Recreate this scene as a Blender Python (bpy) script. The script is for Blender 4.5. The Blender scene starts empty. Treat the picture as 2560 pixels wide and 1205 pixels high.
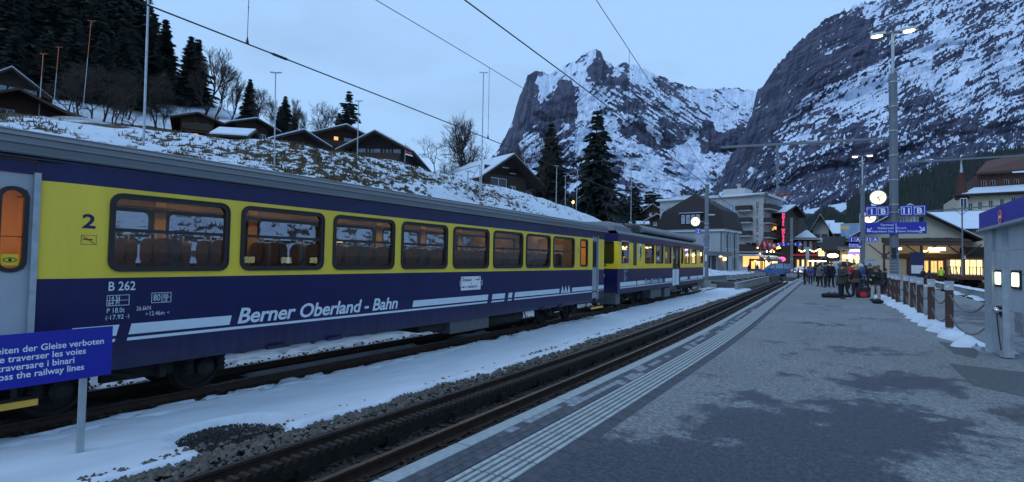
import bpy, bmesh, math, random
import numpy as np
from mathutils import Vector, Matrix
random.seed(7); RNG = np.random.default_rng(7)
SC = bpy.context.scene
COL = SC.collection
R = math.radians

# ------------------------------------------------------------------ camera
PW, PH, F = 2560.0, 1205.0, 1320.0            # photograph size, focal length in its pixels
EYE = np.array([0.0, 0.0, 1.75])              # platform top is z = 0, rails run along +Y
YAW, PITCH, ROLL = R(32.486), R(1.957), R(1.05)
def _axes():
    cy, sy, cp, sp = math.cos(YAW), math.sin(YAW), math.cos(PITCH), math.sin(PITCH)
    fw = np.array([-sy*cp, cy*cp, sp]); rt = np.array([cy, sy, 0.0]); up = np.cross(rt, fw)
    c, s = math.cos(ROLL), math.sin(ROLL)
    return c*rt+s*up, -s*rt+c*up, fw
AX_R, AX_U, AX_F = _axes()
cam = bpy.data.objects.new('camera', bpy.data.cameras.new('camera')); COL.objects.link(cam)
cam.data.sensor_width = 36.0; cam.data.lens = 36.0*F/PW; cam.data.clip_start = 0.05; cam.data.clip_end = 30000
cam.matrix_world = Matrix([[AX_R[i], AX_U[i], -AX_F[i], EYE[i]] for i in range(3)]+[[0, 0, 0, 1]])
SC.camera = cam

# ------------------------------------------------------------------ sky, sun, exposure
SUN_EL, SUN_AZ = R(4.0), R(215)               # the sun has gone behind the hills at the photographer's back
w = bpy.data.worlds.new('World'); SC.world = w; w.use_nodes = True
nt = w.node_tree; bg = nt.nodes['Background']
sky = nt.nodes.new('ShaderNodeTexSky'); sky.sky_type = 'NISHITA'; sky.sun_disc = False
sky.sun_elevation = SUN_EL; sky.sun_rotation = SUN_AZ; sky.altitude = 1000
sky.air_density = 1.0; sky.dust_density = 0.6; sky.ozone_density = 4.0
tcw = nt.nodes.new('ShaderNodeTexCoord'); mpw = nt.nodes.new('ShaderNodeMapping'); mpw.inputs['Scale'].default_value = (1.0, 1.0, 3.0)
nzw = nt.nodes.new('ShaderNodeTexNoise'); nzw.inputs['Scale'].default_value = 2.6; nzw.inputs['Detail'].default_value = 6; nzw.inputs['Roughness'].default_value = .62
rpw = nt.nodes.new('ShaderNodeValToRGB'); rpw.color_ramp.elements[0].position = .50; rpw.color_ramp.elements[1].position = .80
rpw.color_ramp.elements[1].color = (.75, .75, .75, 1)
cloud = nt.nodes.new('ShaderNodeMixRGB'); cloud.inputs[2].default_value = (1.4, 2.2, 3.25, 1)
thin = nt.nodes.new('ShaderNodeMixRGB'); thin.inputs[0].default_value = .86; thin.inputs[2].default_value = (2.0, 3.2, 4.95, 1)   # thin even cloud veil
nt.links.new(tcw.outputs['Generated'], mpw.inputs[0]); nt.links.new(mpw.outputs[0], nzw.inputs['Vector'])
nt.links.new(nzw.outputs['Fac'], rpw.inputs[0]); nt.links.new(rpw.outputs[0], cloud.inputs[0])
nt.links.new(sky.outputs[0], thin.inputs[1]); nt.links.new(thin.outputs[0], cloud.inputs[1]); nt.links.new(cloud.outputs[0], bg.inputs[0])
bg.inputs[1].default_value = 0.15
sl = bpy.data.lights.new('sun', 'SUN'); sl.energy = 0.5; sl.angle = R(25); sl.color = (.72, .82, 1.0)
so = bpy.data.objects.new('sun', sl); COL.objects.link(so)
SUN_DIR = Vector((math.sin(R(200))*math.cos(R(38)), math.cos(R(200))*math.cos(R(38)), math.sin(R(38))))   # afterglow high behind the camera
so.rotation_euler = SUN_DIR.to_track_quat('Z', 'Y').to_euler()
so.location = (0, -20, 30)
SC.view_settings.view_transform = 'Standard'; SC.view_settings.look = 'None'
SC.view_settings.exposure = 0.62; SC.view_settings.gamma = 1.0
SC.cycles.use_denoising = True; SC.cycles.max_bounces = 6; SC.cycles.transparent_max_bounces = 12
SC.cycles.diffuse_bounces = 3; SC.cycles.glossy_bounces = 3; SC.cycles.caustics_reflective = False; SC.cycles.caustics_refractive = False
SC.cycles.sample_clamp_indirect = 4.0

# ------------------------------------------------------------------ pixel -> place helpers
def ray(x, y): return AX_F+(x-PW/2)/F*AX_R-(y-PH/2)/F*AX_U
def onz(x, y, z=0.0): d = ray(x, y); return EYE+d*((z-EYE[2])/d[2])
def onx(x, y, X): d = ray(x, y); return EYE+d*(X/d[0])
def ony(x, y, Y): d = ray(x, y); return EYE+d*(Y/d[1])
def atd(x, y, dist): d = ray(x, y); return EYE+d*(dist/math.hypot(d[0], d[1]))
def pix(p):
    d = np.asarray(p, float)-EYE; z = d@AX_F
    return PW/2+F*(d@AX_R)/z, PH/2-F*(d@AX_U)/z
def ztop(p, y):                                # height of the point above p that shows at photo row y
    x0, y0 = pix(p); lo, hi = -5.0, 400.0
    for _ in range(50):
        m = (lo+hi)/2
        if pix((p[0], p[1], m))[1] > y: lo = m
        else: hi = m
    return lo
# the station tracks: straight, then a short bend of two degrees to the left
TY0, TR, TA = 9.0, 250.0, R(2.0)
TD = np.array([-math.sin(TA), math.cos(TA), 0.0])
def trk(s, X0, z=0.0):
    if s <= TY0: return np.array([X0, s, z])
    a = min((s-TY0)/TR, TA)
    p = np.array([-TR+(TR+X0)*math.cos(a), TY0+(TR+X0)*math.sin(a), z])
    r = s-TY0-TR*TA
    return p+TD*r if r > 0 else p
def trh(s): return min(max((s-TY0)/TR, 0), TA)  # heading to the left of +Y
RT = -0.40                                     # rail top

# ------------------------------------------------------------------ noise in numpy
def _h(ix, iy, seed):
    n = (ix*374761393+iy*668265263+seed*982451653) & 0xffffffff
    n = ((n ^ (n >> 13))*1274126177) & 0xffffffff
    return ((n ^ (n >> 16)) & 0xffff)/65535.0
def vnoise(x, y, seed=0):
    x = np.asarray(x, float); y = np.asarray(y, float)
    ix = np.floor(x).astype(np.int64); iy = np.floor(y).astype(np.int64); fx = x-ix; fy = y-iy
    u = fx*fx*fx*(fx*(fx*6-15)+10); v = fy*fy*fy*(fy*(fy*6-15)+10)
    a = _h(ix, iy, seed); b = _h(ix+1, iy, seed); c = _h(ix, iy+1, seed); d = _h(ix+1, iy+1, seed)
    return (a+(b-a)*u)*(1-v)+(c+(d-c)*u)*v
def fbm(x, y, o=4, seed=0, g=.5, l=2.03):
    s = 0; a = 1.0; t = 0
    for k in range(o): s = s+a*vnoise(x, y, seed+k*17); t += a; a *= g; x = x*l+13.7; y = y*l-7.1
    return s/t
def ridged(x, y, o=5, seed=0, g=.5):
    s = 0; a = 1.0; t = 0
    for k in range(o): s = s+a*(1-np.abs(2*vnoise(x, y, seed+k*17)-1)); t += a; a *= g; x = x*2.03+3.1; y = y*2.03+9.2
    return s/t
def sstep(a, b, x): t = np.clip((x-a)/(b-a), 0, 1); return t*t*(3-2*t)

# ------------------------------------------------------------------ materials
M = {}
def mat(name, col, rough=.6, metal=0.0, var=.18, scale=6.0, bump=0.0, bscale=None, emis=None, estr=0.0, coat=0.0, detail=4, col2=None, spec=None, stretch=None):
    m = bpy.data.materials.new(name); m.use_nodes = True; t = m.node_tree; N = t.nodes; L = t.links
    b = N['Principled BSDF']; b.inputs['Roughness'].default_value = rough; b.inputs['Metallic'].default_value = metal
    if coat: b.inputs['Coat Weight'].default_value = coat; b.inputs['Coat Roughness'].default_value = .08
    if spec is not None: b.inputs['Specular IOR Level'].default_value = spec
    tc = N.new('ShaderNodeTexCoord'); vec = tc.outputs['Object']
    if stretch:
        mp = N.new('ShaderNodeMapping'); mp.inputs['Scale'].default_value = stretch; L.new(vec, mp.inputs[0]); vec = mp.outputs[0]
    if var or col2:
        nz = N.new('ShaderNodeTexNoise'); nz.inputs['Scale'].default_value = scale; nz.inputs['Detail'].default_value = detail; nz.inputs['Roughness'].default_value = .6
        L.new(vec, nz.inputs['Vector'])
        rp = N.new('ShaderNodeValToRGB'); e = rp.color_ramp.elements; e[0].position = .3; e[1].position = .7
        c2 = col2 or tuple(min(1, c*(1+var)) for c in col); c1 = col if col2 else tuple(c*(1-var) for c in col)
        e[0].color = (*c1, 1); e[1].color = (*c2, 1); L.new(nz.outputs['Fac'], rp.inputs[0]); L.new(rp.outputs[0], b.inputs['Base Color'])
    else: b.inputs['Base Color'].default_value = (*col, 1)
    if bump:
        nb = N.new('ShaderNodeTexNoise'); nb.inputs['Scale'].default_value = bscale or scale*4; nb.inputs['Detail'].default_value = 5; L.new(vec, nb.inputs['Vector'])
        bp = N.new('ShaderNodeBump'); bp.inputs['Strength'].default_value = bump; bp.inputs['Distance'].default_value = .02
        L.new(nb.outputs['Fac'], bp.inputs['Height']); L.new(bp.outputs[0], b.inputs['Normal'])
    if emis: b.inputs['Emission Color'].default_value = (*emis, 1); b.inputs['Emission Strength'].default_value = estr
    M[name] = m; return m
def glassmat(name, tint=(.8, .85, .9), refl=.08, ior=1.45):
    m = bpy.data.materials.new(name); m.use_nodes = True; t = m.node_tree; N = t.nodes; L = t.links
    N.remove(N['Principled BSDF']); out = N['Material Output']
    tr = N.new('ShaderNodeBsdfTransparent'); tr.inputs[0].default_value = (*tint, 1)
    gl = N.new('ShaderNodeBsdfGlossy'); gl.inputs['Roughness'].default_value = .015
    fr = N.new('ShaderNodeFresnel'); fr.inputs[0].default_value = ior
    ad = N.new('ShaderNodeMath'); ad.inputs[1].default_value = refl; L.new(fr.outputs[0], ad.inputs[0])
    mx = N.new('ShaderNodeMixShader'); L.new(ad.outputs[0], mx.inputs[0]); L.new(tr.outputs[0], mx.inputs[1]); L.new(gl.outputs[0], mx.inputs[2]); L.new(mx.outputs[0], out.inputs[0])
    M[name] = m; return m
# station
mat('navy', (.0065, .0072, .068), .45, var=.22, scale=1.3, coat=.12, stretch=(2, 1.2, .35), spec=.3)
mat('navy_dark', (.010, .011, .065), .4, var=.1, scale=2)
mat('yellow', (.80, .58, .05), .42, var=.10, scale=1.3, coat=.12, stretch=(2, 1.2, .35), spec=.3)
mat('yellow_bright', (.85, .60, .012), .4, var=.08, scale=1.5, coat=.12)
mat('livery_white', (.60, .68, .76), .45, var=.05)
mat('roof_grey', (.13, .14, .155), .5, var=.14, scale=1.2, stretch=(3, .4, 3))
mat('door_grey', (.34, .37, .41), .45, var=.06, scale=2)
mat('rubber', (.012, .012, .014), .55, var=.2)
mat('black', (.008, .008, .01), .6, var=.2)
mat('soot', (.014, .013, .013), .85, var=.3, scale=8, bump=.3)
mat('underbox', (.075, .08, .085), .6, var=.15)
mat('step_yellow', (.72, .42, .05), .6, var=.12)
mat('interior', (.30, .24, .17), .7, var=.12, scale=2)
mat('ceiling_wood', (.20, .11, .06), .6, var=.4, scale=3, stretch=(14, .4, 1))
mat('pillar_cream', (.50, .36, .20), .6, var=.08)
mat('vest_orange', (.80, .46, .10), .5, var=.08, scale=1.5)
mat('seat', (.095, .064, .044), .7, var=.2, scale=9)
mat('seat_fabric', (.06, .062, .065), .85, var=.3, scale=14)
mat('chrome', (.6, .6, .6), .25, 1.0, var=.05)
mat('steel', (.33, .35, .38), .45, .7, var=.15, scale=4)
mat('galv', (.36, .40, .44), .5, .35, var=.2, scale=5, bump=.05)
mat('mast_grey', (.14, .16, .185), .55, .2, var=.12, scale=3)
mat('wire', (.02, .022, .025), .5, .3, var=.1)
mat('rail_rust', (.040, .022, .014), .7, .1, var=.35, scale=7, bump=.25, bscale=40)
mat('rail_head', (.15, .125, .115), .32, .85, var=.2, scale=5)
mat('rack_steel', (.026, .022, .02), .55, .4, var=.4, scale=9, bump=.25)
mat('sleeper', (.030, .024, .020), .9, var=.4, scale=9, bump=.4)
mat('ballast', (.036, .031, .027), .95, var=.55, scale=16, bump=1.0, bscale=22)
mat('sign_blue', (.012, .018, .34), .4, var=.05)
mat('sign_white', (.78, .82, .86), .5, var=.03)
mat('red', (.55, .02, .025), .45, var=.08)
mat('concrete', (.24, .245, .25), .85, var=.2, scale=4, bump=.3, bscale=30)
mat('kerb', (.30, .335, .345), .8, var=.16, scale=10, bump=.35, bscale=60)
mat('wood_brown', (.055, .026, .018), .7, var=.3, scale=3, stretch=(9, 9, .8), bump=.15)
mat('chain', (.20, .19, .18), .45, .6, var=.2)
mat('clock_face', (.9, .8, .55), .5, var=.0, emis=(1.0, .83, .50), estr=.85)
mat('lamp_hot', (1, 1, .85), .5, var=0, emis=(1.0, .86, .32), estr=4.5)
mat('lamp_cool', (1, 1, .95), .5, var=0, emis=(.90, 1.0, .55), estr=3.2)
mat('lamp_small', (1, .95, .8), .5, var=0, emis=(1.0, .80, .48), estr=7)
mat('lamp_amber', (1, .6, .2), .5, var=0, emis=(1.0, .52, .13), estr=5)
mat('lamp_white', (1, 1, 1), .5, var=0, emis=(.9, .95, 1.0), estr=2.2)
mat('train_lamp', (1, .7, .4), .5, var=0, emis=(1.0, .64, .30), estr=8.5)
mat('vest_lamp', (1, .7, .4), .5, var=0, emis=(1.0, .66, .26), estr=9.0)
mat('neon_red', (1, .05, .2), .5, var=0, emis=(1.0, .04, .16), estr=1.5)
mat('warm_pane', (1, .6, .2), .4, var=.35, scale=1.3, emis=(1.0, .50, .13), estr=.85)
mat('shop_pane', (1, .7, .35), .4, var=.35, scale=1.3, emis=(1.0, .66, .25), estr=1.4)
mat('screen_violet', (.2, .1, .8), .4, var=0, emis=(.22, .14, 1.0), estr=1.4)
mat('neon_pink', (1, .1, .4), .4, var=0, emis=(1.0, .08, .30), estr=1.2)
# buildings
mat('plaster_white', (.35, .365, .375), .85, var=.08, scale=1.2)
mat('plaster_cream', (.50, .46, .36), .85, var=.08, scale=1.2)
mat('plaster_pale', (.46, .47, .46), .85, var=.08, scale=1.2)
mat('chalet_dark', (.034, .022, .017), .85, var=.35, scale=2, stretch=(1, 1, 6))
mat('chalet_red', (.046, .019, .014), .85, var=.35, scale=2, stretch=(1, 1, 6))
mat('chalet_brown', (.055, .032, .020), .85, var=.35, scale=2, stretch=(1, 1, 6))
mat('tile_dark', (.020, .015, .016), .8, var=.3, scale=3, bump=.5, bscale=18)
mat('tile_red', (.085, .034, .025), .8, var=.3, scale=4, bump=.5, bscale=20)
mat('frame_white', (.62, .64, .66), .6, var=.05)
mat('frame_dark', (.03, .03, .034), .6, var=.1)
mat('shutter', (.03, .05, .045), .7, var=.1)
mat('pane_dark', (.02, .026, .035), .12, var=.3, scale=1.0)
mat('pane_sky', (.22, .30, .42), .15, var=.25, scale=.8)
mat('balcony', (.030, .026, .025), .8, var=.2)
mat('wood_canopy', (.075, .040, .020), .7, var=.25, scale=2, stretch=(1, 6, 6))
mat('asphalt_far', (.060, .064, .072), .8, var=.25, scale=.6, bump=.2, bscale=20)
mat('stone_grey', (.20, .20, .20), .85, var=.2, scale=3)
mat('orange_paint', (.55, .16, .05), .6, var=.1)
mat('flag_white', (.75, .75, .77), .8, var=.04)
mat('loco_lamp', (1, .7, .4), .5, var=0, emis=(1.0, .58, .2), estr=30)
# snow
def snowmat(name, col=(.60, .66, .73), bs=5.0, st=.35, dirt=None):
    m = mat(name, col, .62, var=.05, scale=.8, bump=st, bscale=bs); b = m.node_tree.nodes['Principled BSDF']
    b.inputs['Subsurface Weight'].default_value = 0.0; return m
snowmat('snow'); snowmat('snow_roof', (.58, .65, .74), 2.0, .2); snowmat('snow_dirty', (.42, .46, .50), 14, .6)
mat('bark', (.030, .022, .018), .9, var=.3, scale=6)
mat('twig', (.050, .034, .028), .9, var=.3, scale=6)
mat('needles', (.015, .024, .021), .8, var=.5, scale=1.2)
mat('needles_b', (.021, .031, .024), .8, var=.5, scale=1.2)
mat('hedge', (.045, .030, .022), .9, var=.4, scale=3)
glassmat('glass_train', (.60, .60, .62), .02, 1.25)
glassmat('glass_loco', (.50, .52, .58), .10, 1.5)
glassmat('glass_car', (.25, .28, .32), .10, 1.5)

def low_streaks(name, zlo, zhi, col, amt):
    """paler grey-mauve mixed into the base colour in ragged streaks, stronger towards the bottom"""
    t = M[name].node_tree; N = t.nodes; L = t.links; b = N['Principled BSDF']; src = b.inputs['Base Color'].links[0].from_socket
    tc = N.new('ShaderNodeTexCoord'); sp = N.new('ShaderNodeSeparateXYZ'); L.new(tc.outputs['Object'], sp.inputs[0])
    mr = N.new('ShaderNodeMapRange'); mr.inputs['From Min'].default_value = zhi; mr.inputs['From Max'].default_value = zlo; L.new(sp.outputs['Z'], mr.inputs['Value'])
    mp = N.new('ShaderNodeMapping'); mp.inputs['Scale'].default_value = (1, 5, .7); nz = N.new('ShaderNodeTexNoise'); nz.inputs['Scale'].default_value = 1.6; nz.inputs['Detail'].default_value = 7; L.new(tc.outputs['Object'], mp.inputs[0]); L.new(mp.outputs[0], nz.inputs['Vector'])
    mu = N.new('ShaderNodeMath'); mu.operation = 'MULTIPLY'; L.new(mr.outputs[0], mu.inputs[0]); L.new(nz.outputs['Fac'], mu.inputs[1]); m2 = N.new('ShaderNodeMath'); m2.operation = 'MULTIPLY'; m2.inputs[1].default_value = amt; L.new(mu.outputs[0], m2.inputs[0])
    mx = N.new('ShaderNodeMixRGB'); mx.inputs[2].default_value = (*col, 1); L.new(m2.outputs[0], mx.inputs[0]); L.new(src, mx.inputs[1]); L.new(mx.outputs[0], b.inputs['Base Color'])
low_streaks('navy', .55, 1.25, (.085, .075, .085), .75)

# ------------------------------------------------------------------ mesh builder
class MB:
    def __init__(s): s.v = []; s.f = []; s.m = []
    def add(s, vs, fs, m=0):
        o = len(s.v); s.v.extend([tuple(map(float, p)) for p in vs]); s.f.extend([[o+i for i in f] for f in fs]); s.m.extend([m]*len(fs)); return s
    def box(s, x0, y0, z0, x1, y1, z1, m=0):
        return s.add([(x0, y0, z0), (x1, y0, z0), (x1, y1, z0), (x0, y1, z0), (x0, y0, z1), (x1, y0, z1), (x1, y1, z1), (x0, y1, z1)],
                     [(0, 3, 2, 1), (4, 5, 6, 7), (0, 1, 5, 4), (1, 2, 6, 5), (2, 3, 7, 6), (3, 0, 4, 7)], m)
    def frustum(s, c, w0, d0, w1, d1, h, m=0):
        x, y, z = c
        return s.add([(x-w0/2, y-d0/2, z), (x+w0/2, y-d0/2, z), (x+w0/2, y+d0/2, z), (x-w0/2, y+d0/2, z), (x-w1/2, y-d1/2, z+h), (x+w1/2, y-d1/2, z+h), (x+w1/2, y+d1/2, z+h), (x-w1/2, y+d1/2, z+h)],
                     [(0, 3, 2, 1), (4, 5, 6, 7), (0, 1, 5, 4), (1, 2, 6, 5), (2, 3, 7, 6), (3, 0, 4, 7)], m)
    def bar(s, p, q, w, h=None, m=0, up=(0, 0, 1)):
        p = Vector(p); q = Vector(q); h = h or w; d = (q-p).normalized(); u = Vector(up)
        if abs(d.dot(u)) > .98: u = Vector((1, 0, 0))
        r = d.cross(u).normalized(); u = r.cross(d); a = r*w/2; b = u*h/2
        vs = [p-a-b, p+a-b, p+a+b, p-a+b, q-a-b, q+a-b, q+a+b, q-a+b]
        return s.add(vs, [(3, 2, 1, 0), (4, 5, 6, 7), (0, 1, 5, 4), (1, 2, 6, 5), (2, 3, 7, 6), (3, 0, 4, 7)], m)
    def tube(s, pts, rad, n=8, m=0, cap=True):
        P = [Vector(p) for p in pts]; k = len(P)
        if not hasattr(rad, '__len__'): rad = [rad]*k
        o = len(s.v); up = None
        for i in range(k):
            d = (P[min(i+1, k-1)]-P[max(i-1, 0)]).normalized()
            if up is None: up = Vector((0, 0, 1)) if abs(d.z) < .9 else Vector((1, 0, 0))
            r = d.cross(up)
            if r.length < 1e-4: r = d.orthogonal()
            r.normalize(); up = r.cross(d).normalized()
            for j in range(n):
                a = 2*math.pi*j/n; s.v.append(tuple(P[i]+(r*math.cos(a)+up*math.sin(a))*rad[i]))
        for i in range(k-1):
            for j in range(n): s.f.append([o+i*n+j, o+i*n+(j+1) % n, o+(i+1)*n+(j+1) % n, o+(i+1)*n+j]); s.m.append(m)
        if cap: s.f.append([o+j for j in range(n)][::-1]); s.m.append(m); s.f.append([o+(k-1)*n+j for j in range(n)]); s.m.append(m)
        return s
    def lathe(s, prof, c=(0, 0, 0), n=12, m=0, axis='z', a0=0):
        o = len(s.v); k = len(prof)
        for r, h in prof:
            for j in range(n):
                a = 2*math.pi*j/n+a0; x, y = r*math.cos(a), r*math.sin(a)
                p = (x, y, h) if axis == 'z' else ((h, x, y) if axis == 'x' else (y, h, x))
                s.v.append((p[0]+c[0], p[1]+c[1], p[2]+c[2]))
        for i in range(k-1):
            for j in range(n): s.f.append([o+i*n+j, o+i*n+(j+1) % n, o+(i+1)*n+(j+1) % n, o+(i+1)*n+j]); s.m.append(m)
        if prof[0][0] > 1e-4: s.f.append([o+j for j in range(n)][::-1]); s.m.append(m)
        if prof[-1][0] > 1e-4: s.f.append([o+(k-1)*n+j for j in range(n)]); s.m.append(m)
        return s
    def ell(s, c, r, nu=12, nv=8, m=0):
        prof = [(math.sin(math.pi*i/nv), -math.cos(math.pi*i/nv)) for i in range(nv+1)]
        t = MB().lathe(prof, n=nu); return s.add([(p[0]*r[0]+c[0], p[1]*r[1]+c[1], p[2]*r[2]+c[2]) for p in t.v], t.f, m)
    def ext(s, pts, vec, m=0):
        n = len(pts); v = Vector(vec); a = [Vector(p) for p in pts]
        return s.add(a+[p+v for p in a], [list(range(n))[::-1], [n+i for i in range(n)]]+[(i, (i+1) % n, n+(i+1) % n, n+i) for i in range(n)], m)
    def ring(s, outer, inner, vec, m=0):            # closed frame between two outlines of equal count
        n = len(outer); v = Vector(vec); A = [Vector(p) for p in outer]; B = [Vector(p) for p in inner]
        vs = A+B+[p+v for p in A]+[p+v for p in B]; fs = []
        for i in range(n):
            j = (i+1) % n
            fs += [(i, j, n+j, n+i), (2*n+i, 3*n+i, 3*n+j, 2*n+j), (i, 2*n+i, 2*n+j, j), (n+i, n+j, 3*n+j, 3*n+i)]
        return s.add(vs, fs, m)
    def mesh(s, name, mats, smooth=None):
        me = bpy.data.meshes.new(name); me.from_pydata(s.v, [], s.f)
        ms = mats if isinstance(mats, (list, tuple)) else [mats]
        for x in ms: me.materials.append(M[x] if isinstance(x, str) else x)
        if len(ms) > 1: me.polygons.foreach_set('material_index', s.m)
        bm = bmesh.new(); bm.from_mesh(me); bmesh.ops.recalc_face_normals(bm, faces=bm.faces); bm.to_mesh(me); bm.free()
        if smooth is not None:
            me.polygons.foreach_set('use_smooth', [True]*len(me.polygons)); me.set_sharp_from_angle(angle=R(smooth))
        me.update(); return me
    def build(s, name, mats, parent=None, smooth=None, loc=None, kind=None):
        return obj(name, s.mesh(name, mats, smooth), parent, loc, kind)
def obj(name, me, parent=None, loc=None, kind=None):
    o = bpy.data.objects.new(name, me); COL.objects.link(o)
    if parent is not None: o.parent = parent
    if loc is not None: o.location = loc
    if kind: o['kind'] = kind
    return o
def tag(o, label=None, cat=None, group=None, kind=None):
    if label: o['label'] = label
    if cat: o['category'] = cat
    if group: o['group'] = group
    if kind: o['kind'] = kind
    return o
def thing(name, label, cat, loc=(0, 0, 0), rz=0.0, group=None):
    o = bpy.data.objects.new(name, None); COL.objects.link(o); o.empty_display_size = .3
    o.location = tuple(map(float, loc)); o.rotation_euler = (0, 0, rz); return tag(o, label, cat, group)
def copy_tree(o, parent=None):
    c = o.copy(); COL.objects.link(c); c.parent = parent
    for ch in list(o.children): copy_tree(ch, c)
    return c
def rrect(y0, z0, y1, z1, r, n=4):
    pts = []
    for cy, cz, a0 in ((y1-r, z0+r, -90), (y1-r, z1-r, 0), (y0+r, z1-r, 90), (y0+r, z0+r, 180)):
        for k in range(n+1): a = R(a0+90*k/n); pts.append((cy+r*math.cos(a), cz+r*math.sin(a)))
    return pts
_tc = [0]
def text(name, s, size, org, right, up, mt, parent, align='LEFT', bold=0.0, shear=0.0, sx=1.0, depth=.004, sp=1.0):
    cu = bpy.data.curves.new('lettering', 'FONT'); cu.body = s; cu.size = 1.0; cu.align_x = align; cu.offset = bold; cu.shear = shear; cu.resolution_u = 3; cu.extrude = 0.0; cu.space_character = sp
    t = bpy.data.objects.new('lettering_tmp', cu); COL.objects.link(t); me = bpy.data.meshes.new_from_object(t); bpy.data.objects.remove(t); bpy.data.curves.remove(cu)
    co = np.zeros(len(me.vertices)*3); me.vertices.foreach_get('co', co); co = co.reshape(-1, 3)
    r = np.array(right, float); u = np.array(up, float); n = np.cross(r, u); o = np.array(org, float)
    new = o+np.outer(co[:, 0]*size*sx, r)+np.outer(co[:, 1]*size, u)+n*depth
    me.vertices.foreach_set('co', new.ravel()); me.materials.clear(); me.materials.append(M[mt]); me.update(); me.name = name
    return obj(name, me, parent)
def grid_mesh(name, P, mats, attrs=None, smooth=True):
    """P: (rows, cols, 3) array of points"""
    nr, nc = P.shape[:2]; me = bpy.data.meshes.new(name)
    idx = np.arange(nr*nc).reshape(nr, nc); q = np.stack([idx[:-1, :-1], idx[:-1, 1:], idx[1:, 1:], idx[1:, :-1]], -1).reshape(-1, 4)
    me.vertices.add(nr*nc); me.vertices.foreach_set('co', P.reshape(-1).astype(np.float32))
    me.loops.add(q.size); me.loops.foreach_set('vertex_index', q.ravel().astype(np.int32)); me.polygons.add(len(q))
    me.polygons.foreach_set('loop_start', np.arange(0, q.size, 4, dtype=np.int32))
    me.polygons.foreach_set('use_smooth', np.full(len(q), smooth)); me.update(calc_edges=True)
    for k, a in (attrs or {}).items():
        at = me.attributes.new(k, 'FLOAT', 'POINT'); at.data.foreach_set('value', a.ravel().astype(np.float32))
    for x in (mats if isinstance(mats, (list, tuple)) else [mats]): me.materials.append(M[x])
    return me
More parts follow.
